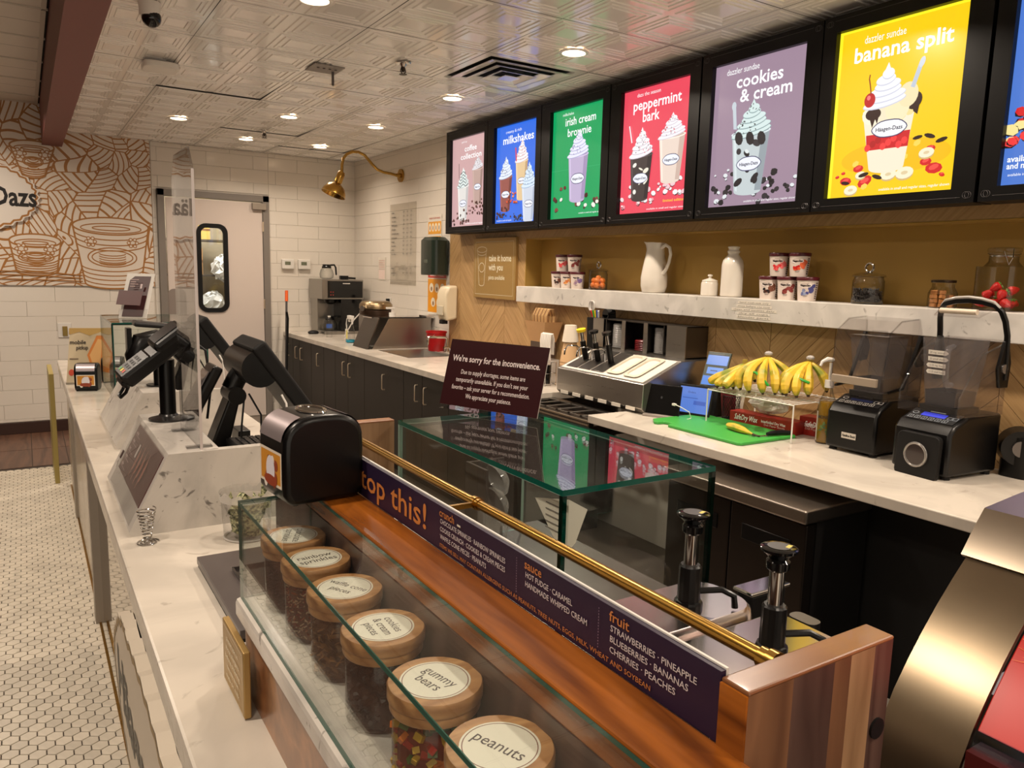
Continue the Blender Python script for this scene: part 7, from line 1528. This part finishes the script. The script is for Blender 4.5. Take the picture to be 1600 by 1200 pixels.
# acrylic guards
def guard(lab, y0, y1, z0, z1, x):
    t = thing('sneeze_guard', lab, 'screen', (x, (y0+y1)/2, z0), 'clear acrylic counter screens')
    g = G(); g.prism([(y0, z0), (y0, z1-.06), (y0+.05, z1), (y1-.05, z1), (y1, z1-.06), (y1, z0)], 'x', x, x+.006); mk('acrylic_sheet', g, acrylic, t)
    g = G(); g.box((x-.0005, y0-.0015, z0), (x+.0065, y0, z1-.06)); mk('polished_edge', g, M('edge_bright', (196, 186, 182), 0.15), t)
    g = G(); g.box((x-.03, y0+.02, z0), (x+.036, y0+.05, z0+.004)); g.box((x-.03, y1-.05, z0), (x+.036, y1-.02, z0+.004)); mk('foot', g, acrylic, t)
    return t
guard('near tall clear acrylic screen standing on the marble till stand', 2.13, 2.44, 1.108, 1.90, .372)
# spiral cone stand
X, Y = .225, 2.045
t = thing('spiral_cone_stand', 'chrome spiral wire cone holder on the counter edge', 'cone stand', (X, Y, CT))
g = G(); pts = []
for i in range(0, 60): a = i*PI/10; r = .028*(1-i/70); pts.append((X+r*math.cos(a), Y+r*math.sin(a), CT+.0025))
mk_pts = pts[:52]; g.tube(mk_pts, .0016, 6)
pts = []
for i in range(0, 200): a = i*PI/10+1; u = i/199; r = .0085+.014*u**1.2; pts.append((X+r*math.cos(a), Y+r*math.sin(a), CT+.004+.086*u))
g.tube(pts, .0016, 6); mk('spiral_wire', g, chrome, t, smooth=True)
# tip jar with notes
X, Y = .455, 1.985
t = thing('tip_jar', 'clear plastic tub half full of crumpled banknotes', 'tip jar', (X, Y, CT))
g = G(); g.lathe([(.001,.002),(.056,.002),(.058,.006),(.064,.118),(.067,.121),(.067,.124)], (X,Y,CT), 36, False, False); mk('clear_tub', g, acrylic, t, smooth=True)
g = G(); g.tube([(X+.057*math.cos(a*PI/16), Y+.057*math.sin(a*PI/16), CT+.003) for a in range(32)], .003, 6, closed=True); mk('base_rim', g, milky, t, smooth=True)
g = G(); n = 40; vs = []
for i in range(n): a = 2*PI*i/n; vs.append((X+.0665*math.cos(a), Y+.0665*math.sin(a), CT+.102)); 
for i in range(n): a = 2*PI*i/n; vs.append((X+.0672*math.cos(a), Y+.0672*math.sin(a), CT+.122+.006*math.sin(i*1.7)+.004*math.sin(i*.6)))
g.add(vs, [(i, (i+1)%n, (i+1)%n+n, i+n) for i in range(0, n)]); mk('torn_film_rim', g, milky, t)
m, nt, b = newmat('banknote'); tc = nt.nodes.new('ShaderNodeTexCoord'); nn_ = nt.nodes.new('ShaderNodeTexNoise'); nn_.inputs['Scale'].default_value = 120; nn_.inputs['Detail'].default_value = 4; nt.links.new(tc.outputs['Object'], nn_.inputs['Vector']); r_ = ramp(nt, [(.40, (70, 76, 52)), (.56, (186, 184, 142))]); nt.links.new(nn_.outputs['Fac'], r_.inputs[0]); nt.links.new(r_.outputs[0], b.inputs['Base Color']); b.inputs['Roughness'].default_value = .8; note = m
q = random.Random(12)
for k in range(13):
    a0 = q.uniform(0, 6.3); rr0 = q.uniform(.018, .045); zc = .012 + .0065*k; tilt = Matrix.Rotation(q.uniform(-.8,.8), 3, 'X') @ Matrix.Rotation(q.uniform(-.8,.8), 3, 'Y'); g = G(); vs = []; n = 14
    for i in range(n+1):
        a = a0 + i/n*q.uniform(2.6, 2.9); 
        for s in (-1, 1): vs.append(Vector((X, Y, CT+zc+.012)) + Vector((rr0*math.cos(a), rr0*math.sin(a), 0)) + Vector((0, 0, s*.018 + .006*math.sin(a*2+k))))
    c0 = Vector((X, Y, CT+zc+.012)); vs = [c0 + tilt @ (v-c0) for v in vs]; vs = [Vector((X+(v.x-X)*min(1, .053/max(.0001, math.hypot(v.x-X, v.y-Y))), Y+(v.y-Y)*min(1, .053/max(.0001, math.hypot(v.x-X, v.y-Y))), max(CT+.006, v.z))) for v in vs]
    g.add(vs, [(2*i, 2*i+2, 2*i+3, 2*i+1) for i in range(n)]); o = mk('banknote', g, note, None, smooth=True); tag(o, 'crumpled green banknote curled inside the clear tip tub', 'banknote', 'crumpled banknotes in the tip tub')
g = G(); g.add([(X+.030,Y-.01,CT+.07),(X+.055,Y-.022,CT+.075),(X+.066,Y-.02,CT+.148),(X+.040,Y-.005,CT+.155),(X+.030,Y-.009,CT+.07),(X+.055,Y-.021,CT+.075),(X+.066,Y-.019,CT+.148),(X+.040,Y-.004,CT+.155)], [(0,1,2,3),(7,6,5,4)]); o = mk('banknote', g, note, None); tag(o, 'folded banknote sticking up out of the tip tub', 'banknote')
# napkin dispensers: rounded arch body, chrome top bands, picture panel facing the customer side
attrmat('panel_print', 0.0, 0.3)
def dispenser(lab, loc, rz, w_, d_, h_, art=True, slot=True):
    t = thing('napkin_dispenser', lab, 'napkin dispenser', loc, 'black napkin dispensers', rz)
    m_ = lambda n, g, mat, p=None, **k: mk(n, g, mat, p or t, local=True, **k)
    # profile in x (depth) / z with arched top; width along y
    def prof(k, z0=0.0): 
        P = [(-d_/2+.012+k, z0), (-d_/2+k, z0+.02)]; R_ = .36*h_
        P += [(-d_/2+k, h_*.60)] + [(-(d_/2-k)*math.copysign(abs(math.cos(a))**.75, math.cos(a)), h_*.60 + (h_*.40-k)*math.sin(a)**.7) for a in [PI*i/14 for i in range(1, 14)]] + [(d_/2-k, h_*.60), (d_/2-k, z0+.02), (d_/2-.012-k, z0)]
        return P
    g = G(); g.prism(prof(0), 'y', -w_/2, w_/2); m_('black_body', g, black_pl, bev=.010, bseg=3, smooth=True)
    for s, nm in ((-1, 'chrome_shoulder'), (1, 'chrome_shoulder')):
        g = G(); n = 6; vs = []
        for i in range(n+1):
            a = PI*(.06+.30*i/n) if s < 0 else PI*(1-.06-.30*i/n); x = -(d_/2+.0025)*math.copysign(abs(math.cos(a))**.75, math.cos(a)); z = h_*.60+(h_*.40+.0025)*math.sin(a)**.7
            for y in (-w_/2+.012, w_/2-.012): vs.append((x, y, z))
        g.add(vs, [(2*i, 2*i+1, 2*i+3, 2*i+2) for i in range(n)]); m_(nm, g, M('satin_chrome', (200, 188, 192), 0.38, 0.85), smooth=True)
    if slot:
        g = G(); g.tube([(.022*math.cos(a*PI/12)*(1 if True else 1), .040*math.sin(a*PI/12), h_+.0005) for a in range(24)], .003, 6, closed=True); m_('slot_rim', g, chrome, smooth=True)
        g = G(); g.prism([(.018*math.cos(a*PI/12), .036*math.sin(a*PI/12)) for a in range(24)], 'z', h_-.002, h_+.0008); m_('napkin_slot', g, black_gl)
    fx = -d_/2-.0006; A = Art(lambda u, v, h: (fx-h, w_/2-u, v), .0004); A.rect(.012, .03, w_-.012, h_*.60, (226, 214, 196)); A.rect(.017, .035, w_-.017, h_*.60-.005, (206, 140, 48)); q = random.Random(5)
    for k in range(12): A.ell(w_*q.uniform(.25,.75), h_*q.uniform(.2,.5), .008, .010, q.choice([(236, 226, 214), (150, 70, 40), (214, 100, 50), (120, 60, 40)]), 0, 10)
    A.ell(w_*.5, h_*.36, .020, .026, (226, 220, 226)); A.ell(w_*.5, h_*.24, .03, .010, (150, 64, 40))
    t.location = (0,0,0); A.make('picture_panel', MATS['panel_print'], t); t.location = loc
    for sx in (-.7, .7):
        for sy in (-.8, .8): g = G(); g.cyl((sx*d_/2, sy*w_/2, -.0), (sx*d_/2, sy*w_/2, .004), .006, n=8); m_('foot', g, black_mt)
    return t
dispenser('large black napkin dispenser standing on the wooden sill of the topping display', (.425, 1.345, 1.187), 0.10, .125, .150, .157)
dispenser('small black napkin dispenser at the far end of the counter, left of two', (.262, 4.74, CT), PI/2*.82, .115, .10, .150, slot=False)
dispenser('small black napkin dispenser behind the glass box, right of two', (.412, 5.025, CT), PI/2*.82, .115, .10, .150, slot=False)
# far glass box, brochures, mobile ordering card
t = thing('glass_counter_box', 'clear glass box on the far part of the front counter', 'glass box', (.55, 4.58, CT))
x0, x1, y0, y1, z1 = .350, .80, 4.26, 4.93, 1.30
for nm, a, b, th in (('top_pane', (x0,y0,z1-.008), (x1,y1,z1), 2), ('left_pane', (x0,y0,CT), (x0+.007,y1,z1-.0085), 0), ('right_pane', (x1-.007,y0,CT), (x1,y1,z1-.0085), 0), ('near_pane', (x0+.0075,y0,CT), (x1-.0075,y0+.007,z1-.0085), 1), ('far_pane', (x0+.0075,y1-.007,CT), (x1-.0075,y1,z1-.0085), 1)): gpane(nm, a, b, th, t)
g = G(); g.box((x0-.002, y0-.002, z1-.012), (x1+.002, y0+.002, z1-.006)); g.box((x0-.002, y0-.002, CT), (x0+.003, y0+.003, z1-.012)); mk('dark_edge_strip', g, M('edge_dark', (24, 40, 36), 0.2), t)
bz = 1.30
t = thing('brochure_stand', 'white slanted stand of maroon brochures on top of the glass box', 'brochure stand', (.50, 4.6, bz))
def bq(a, b, c, d, th, mat, nm): 
    a, b, c, d = map(Vector, (a, b, c, d)); n = (b-a).cross(d-a).normalized()*th; g = G(); g.add([tuple(v) for v in (a, b, c, d, a-n, b-n, c-n, d-n)], F6); return mk(nm, g, mat, t)
bq((.415,4.62,bz+.002),(.545,4.56,bz+.002),(.605,4.62,bz+.24),(.475,4.68,bz+.24), .004, white_pl, 'back_plate')
bq((.410,4.61,bz+.002),(.540,4.55,bz+.002),(.55,4.56,bz+.05),(.42,4.62,bz+.05), .003, acrylic, 'front_pocket')
bq((.43,4.612,bz+.01),(.525,4.566,bz+.01),(.585,4.622,bz+.225),(.49,4.668,bz+.225), .002, M('brochure_maroon', (70, 34, 34), 0.4), 'tall_brochure')
bq((.405,4.606,bz+.075),(.515,4.555,bz+.070),(.535,4.575,bz+.145),(.425,4.626,bz+.15), .002, M('brochure_brown', (84, 40, 38), 0.4), 'short_brochure')
A = Art(lambda u, v, h: (.43+u*.6+v*.25-.002, 4.604-u*.3+v*.2-.006-h, bz+.02+v), .0004)
for k in range(4): A.rect(.02, .15+.012*k, .06+.02*(k % 2), .153+.012*k, (200, 170, 165))
A.rect(.10, .14, .115, .165, (210, 190, 190)); A.make('print', art_m, t)
t = thing('mobile_order_card', 'cream counter card with the word mobile and an orange picture', 'card', (.27, 5.05, CT))
bq((.17,5.06,CT+.002),(.345,5.02,CT+.002),(.362,5.06,1.215),(.205,5.10,1.215), .003, M('card_cream', (222, 204, 170), 0.5), 'card')
g = G(); g.box((.165, 4.99, CT), (.35, 5.06, CT+.003)); mk('acrylic_foot', g, acrylic, t)
A = Art(lambda u, v, h: (.172+u*.175+v*.028, 5.057-u*.040-h-.001+v*.04, CT+.004+v*.31), .0008)
A.poly([(0,.88),(.3,.93),(.6,.86),(1,.95),(1,.998),(0,.998)], (196, 160, 90)); A.text('mobile', .27, .74, h=.075, w=.46, col=(40, 30, 26), bold=.02); A.text('pickup', .40, .64, h=.075, w=.34, col=(40, 30, 26), bold=.02)
A.poly([(.55,.50),(.80,.86),(1,.86),(1,.20),(.75,.15)], (232, 140, 60)); A.poly([(.62,.50),(.84,.80),(.96,.78),(.94,.3),(.76,.25)], (246, 190, 120)); A.rect(.05, .42, .3, .44, (120, 100, 80)); A.ell(.12, .18, .08, .06, (214, 80, 50)); A.make('print', art_m, t)
# card terminal on a pole, near till
t = thing('card_terminal', 'black payment terminal on a swivel pole tilted toward the customer', 'card terminal', (.37, 2.62, 1.108))
g = G(); g.cyl((.362,2.60,1.108),(.362,2.60,1.114),.058,n=32); g.lathe([(.056,.114-.108),(.03,.014),(.026,.02)], (.362,2.60,1.108), 28); mk('round_foot', g, M('foot_black', (30, 27, 26), 0.25), t, smooth=True)
g = G(); g.cyl((.362,2.60,1.118),(.362,2.60,1.30),.024,n=20); mk('pole', g, black_pl, t, smooth=True)
Rm = Matrix.Rotation(math.radians(-38), 3, 'Y') @ Matrix.Rotation(math.radians(10), 3, 'X')
tc0 = Vector((.315, 2.57, 1.315))
def tb(name, c, s, mat, bev=.006): g = G(); g.obox((0,0,0), s, Matrix.Identity(3)); g.v = [tuple(tc0 + Rm @ (Vector(v)+Vector(c))) for v in g.v]; return mk(name, g, mat, t, bev=bev)
tb('terminal_body', (0,0,-.006), (.210,.092,.046), black_pl, .010); tb('head_housing', (.075,.0,.018), (.11,.100,.036), black_pl, .014); tb('key_slab', (-.055,0,.004), (.11,.088,.034), black_pl, .008); tb('front_lip', (-.105,0,-.010), (.03,.078,.026), black_pl, .010)
A = Art(lambda u, v, h: tuple(tc0 + Rm @ Vector((-.105+u, v-.04, .0215+h))), .0004)
for r in range(4):
    for c in range(3): A.rect(.012+.018*r, .012+.020*c, .024+.018*r, .026+.020*c, [(196, 60, 40), (222, 190, 60), (60, 150, 70)][c] if r == 0 else (50, 50, 52))
A.make('keypad', art_m, t)
A = Art(lambda u, v, h: tuple(tc0 + Rm @ Vector((.032+u, v-.036, .0375+h))), .0004); A.rect(0, 0, .085, .072, (46, 44, 46)); A.make('display', art_gloss, t)
g = G(); g.tube([tuple(tc0 + Rm @ Vector(p)) for p in ((-.10,-.02,-.02),(-.125,-.02,-.035),(-.145,-.012,-.04),(-.145,.012,-.04),(-.125,.02,-.035),(-.10,.02,-.02))], .005, 8); mk('hand_loop', g, black_pl, t, smooth=True)
g = G(); g.tube([(.40,2.60,1.30),(.44,2.58,1.36),(.47,2.55,1.33),(.48,2.53,1.22),(.46,2.50,1.12)], .004, 7); mk('coiled_cable', g, black_mt, t, smooth=True)
# second terminal behind
t = thing('card_terminal', 'black payment terminal and scanner behind the near one, inside the glass reflection', 'card terminal', (.42, 3.36, 1.108))
g = G(); g.cyl((.44,3.36,1.108),(.44,3.36,1.113),.05,n=24); g.cyl((.44,3.36,1.113),(.44,3.36,1.25),.022,n=16); mk('pole_and_foot', g, black_pl, t, smooth=True)
g = G(); g.tube([(.352,3.32,1.165),(.352,3.32,1.235),(.375,3.32,1.285),(.43,3.34,1.297),(.50,3.36,1.270),(.55,3.36,1.20)], [.026,.040,.044,.040,.036,.028], 12); g.box((.322,3.30,1.13),(.340,3.36,1.345)); mk('scanner_head', g, black_pl, t, smooth=True)
g = G(); g.obox((.46,3.44,1.345), (.20,.10,.022), Matrix.Rotation(.1, 3, 'Y')); mk('terminal_head', g, M('terminal_grey', (34, 32, 32), 0.4), t, bev=0.008)
# black wedge display on the near block
t = thing('customer_display', 'small black angled customer display with glossy face beside the acrylic screen', 'display', (.43, 2.40, 1.108))
g = G(); g.obox((.435, 2.42, 1.225), (.030, .115, .165), Matrix.Rotation(math.radians(28), 3, 'Y')); mk('shell', g, black_pl, t, bev=0.008)
g = G(); g.obox((.415, 2.42, 1.228), (.004, .095, .130), Matrix.Rotation(math.radians(28), 3, 'Y')); mk('face', g, M('display_grey', (96, 90, 90), 0.08), t, bev=0.002)
g = G(); g.cyl((.40,2.44,1.108),(.42,2.43,1.17),.018,n=12); mk('neck', g, black_pl, t)
# till monitors on arms
def till(lab, o):
    t = thing('till_monitor', lab, 'monitor', o, 'till monitors'); O = Vector(o)
    P = lambda x, y, z: tuple(O + Vector((x, y, z)))
    R3 = Matrix.Rotation(math.radians(-35), 3, 'Y'); c = O + Vector((.115, 0, .292))
    g = G(); g.obox((0,0,0), (.048, .27, .33), Matrix.Identity(3)); g.v = [tuple(c + R3 @ Vector(v)) for v in g.v]; mk('screen_slab', g, black_mt, t, bev=0.010, bseg=3)
    g = G(); g.tube([tuple(c + R3 @ (Vector((-.035, y, .100)))) for y in (-.125, .125)], .056, 28); mk('rounded_back', g, black_pl, t, smooth=True)
    g = G(); g.tube([P(.012,0,.35), P(-.015,0,.31), P(-.03,0,.28)], .03, 14); g.cyl(P(-.025,-.055,.265), P(-.025,.055,.265), .027, n=20); mk('swivel_joint', g, black_pl, t, smooth=True)
    g = G(); g.prism([(O.x+a, O.z+b) for a, b in ((-.045,.26),(-.010,.27),(-.062,.06),(-.062,.0),(-.14,.0),(-.13,.05))], 'y', O.y-.045, O.y+.045); mk('arm_stand', g, black_pl, t, bev=0.006)
    g = G(); g.box(P(-.15,-.06,0), P(-.02,.08,.010)); mk('base_plate', g, black_mt, t, bev=0.003)
    g = G(); g.tube([P(.01,-.05,.27), P(.035,-.09,.21), P(.03,-.11,.12), P(.04,-.12,.07)], .003, 6); mk('cable', g, black_mt, t, smooth=True)
    g = G(); g.tube([P(-.005,-.05,.25), P(-.02,-.08,.18), P(-.03,-.09,.07)], .003, 6); mk('cable', g, black_mt, t, smooth=True)
    g = G(); g.tube([P(.085,-.137,.275), P(.095,-.15,.25), P(.10,-.15,.15), P(.12,-.14,.06)], .0032, 6); mk('white_cable', g, white_pl, t, smooth=True)
    return t
till('near black till monitor seen from behind with a rounded back, right of the acrylic screen', (.548, 2.42, CT+.0425))
till('far black till monitor partly hidden by the acrylic screen edge', (.60, 3.55, CT+.0425))
t = thing('till_keyboard', 'black keyboard in the recess of the near till stand', 'keyboard', (.53, 2.20, CT+.04))
kz = CT+.185
g = G(); g.box((.485, 2.200, kz-.022), (.645, 2.368, kz-.004)); mk('keyboard_base', g, black_mt, t, bev=0.004)
g = G(); g.box((.50, 2.22, CT+.0405), (.64, 2.36, kz-.0225)); mk('riser', g, black_mt, t)
kme = None
for i in range(8):
    for j in range(7):
        if kme is None: g = G(); g.add([(-.0085,-.0095,0),(.0085,-.0095,0),(.0085,.0095,0),(-.0085,.0095,0),(-.0065,-.0075,.006),(.0065,-.0075,.006),(.0065,.0075,.006),(-.0065,.0075,.006)], [(4,5,6,7),(0,1,5,4),(1,2,6,5),(2,3,7,6),(3,0,4,7)]); kme = mesh_of('key', g, M('key_black', (26, 24, 24), 0.35))
        o = bpy.data.objects.new('key', kme); COL.objects.link(o); o.parent = t; o.location = (.498+.019*i-.53, 2.212+.0212*j-2.20, kz-.004-(CT+.04))
t = thing('till_box', 'small black box standing behind the arm of the near monitor', 'box', (.60, 2.66, CT+.04))
g = G(); g.box((.575, 2.60, CT+.041), (.615, 2.70, CT+.15)); mk('box', g, black_pl, t, bev=0.003)
# mop with an orange handle end
t = thing('mop', 'grey mop handle with an orange end leaning at the far cabinet corner', 'mop', (2.25, 7.9, 0))
g = G(); g.tube([(2.22,7.86,.12),(2.315,8.10,1.24)], .011, 10); mk('grey_handle', g, M('handle_grey', (84, 80, 78), 0.35, 0.4), t, smooth=True)
g = G(); g.tube([(2.3145,8.0975,1.235),(2.323,8.12,1.345)], .0165, 12); mk('orange_grip', g, M('orange_plastic', (236, 100, 30), 0.4), t, smooth=True)
g = G(); g.tube([(2.285,8.00,1.13),(2.30,8.01,1.06),(2.25,7.92,.50),(2.20,7.84,.14)], .012, 8); mk('black_scraper_rod', g, black_mt, t, smooth=True)
g = G(); g.rbox(2.21,7.85,.12,.20,0.0,.12,.03); mk('mop_head', g, M('mop_dark', (50, 46, 44), 0.9), t)
# beam bracket

# the topping island, its case, pumps, notice and dispenser were drafted a tenth too large: scaled about the camera, nearer and smaller,
# so that the wooden front stands on the counter and the board, case and jars keep their relations
K = 0.9; P0 = Vector((0.292, 0.40, 0.8222)); P1 = Vector((0.2628, 0.36, 0.900))  # anchor pair whose fixed point is the camera position
def scale_about_camera(r):
    seen = set()
    if r.type == 'EMPTY':
        r.location = P1 + (r.location - P0) * K
        stack = list(r.children)
        while stack:
            o = stack.pop(); stack += list(o.children); o.location = o.location * K
            for md in o.modifiers: md.width *= K
            if o.data.name not in seen: seen.add(o.data.name); o.data.transform(Matrix.Scale(K, 4))
    else:
        r.data.transform(Matrix.Translation(P1) @ Matrix.Scale(K, 4) @ Matrix.Translation(-P0))
bpy.context.view_layer.update()
island = ('topping_display', 'topping_jar', 'glass_case', 'service_bench', 'clear_lid_column', 'taped_paper', 'apology_notice', 'sauce_well', 'sauce_pump', 'black_pan', 'peanut_pieces', 'gummy_bears', 'cookie_pieces', 'waffle_pieces', 'rainbow_sprinkles', 'chocolate_sprinkles')
for o in list(COL.objects):
    if o.parent is None and o.name.split('.')[0] in island: scale_about_camera(o)
    if o.parent is None and o.name == 'napkin_dispenser': scale_about_camera(o)
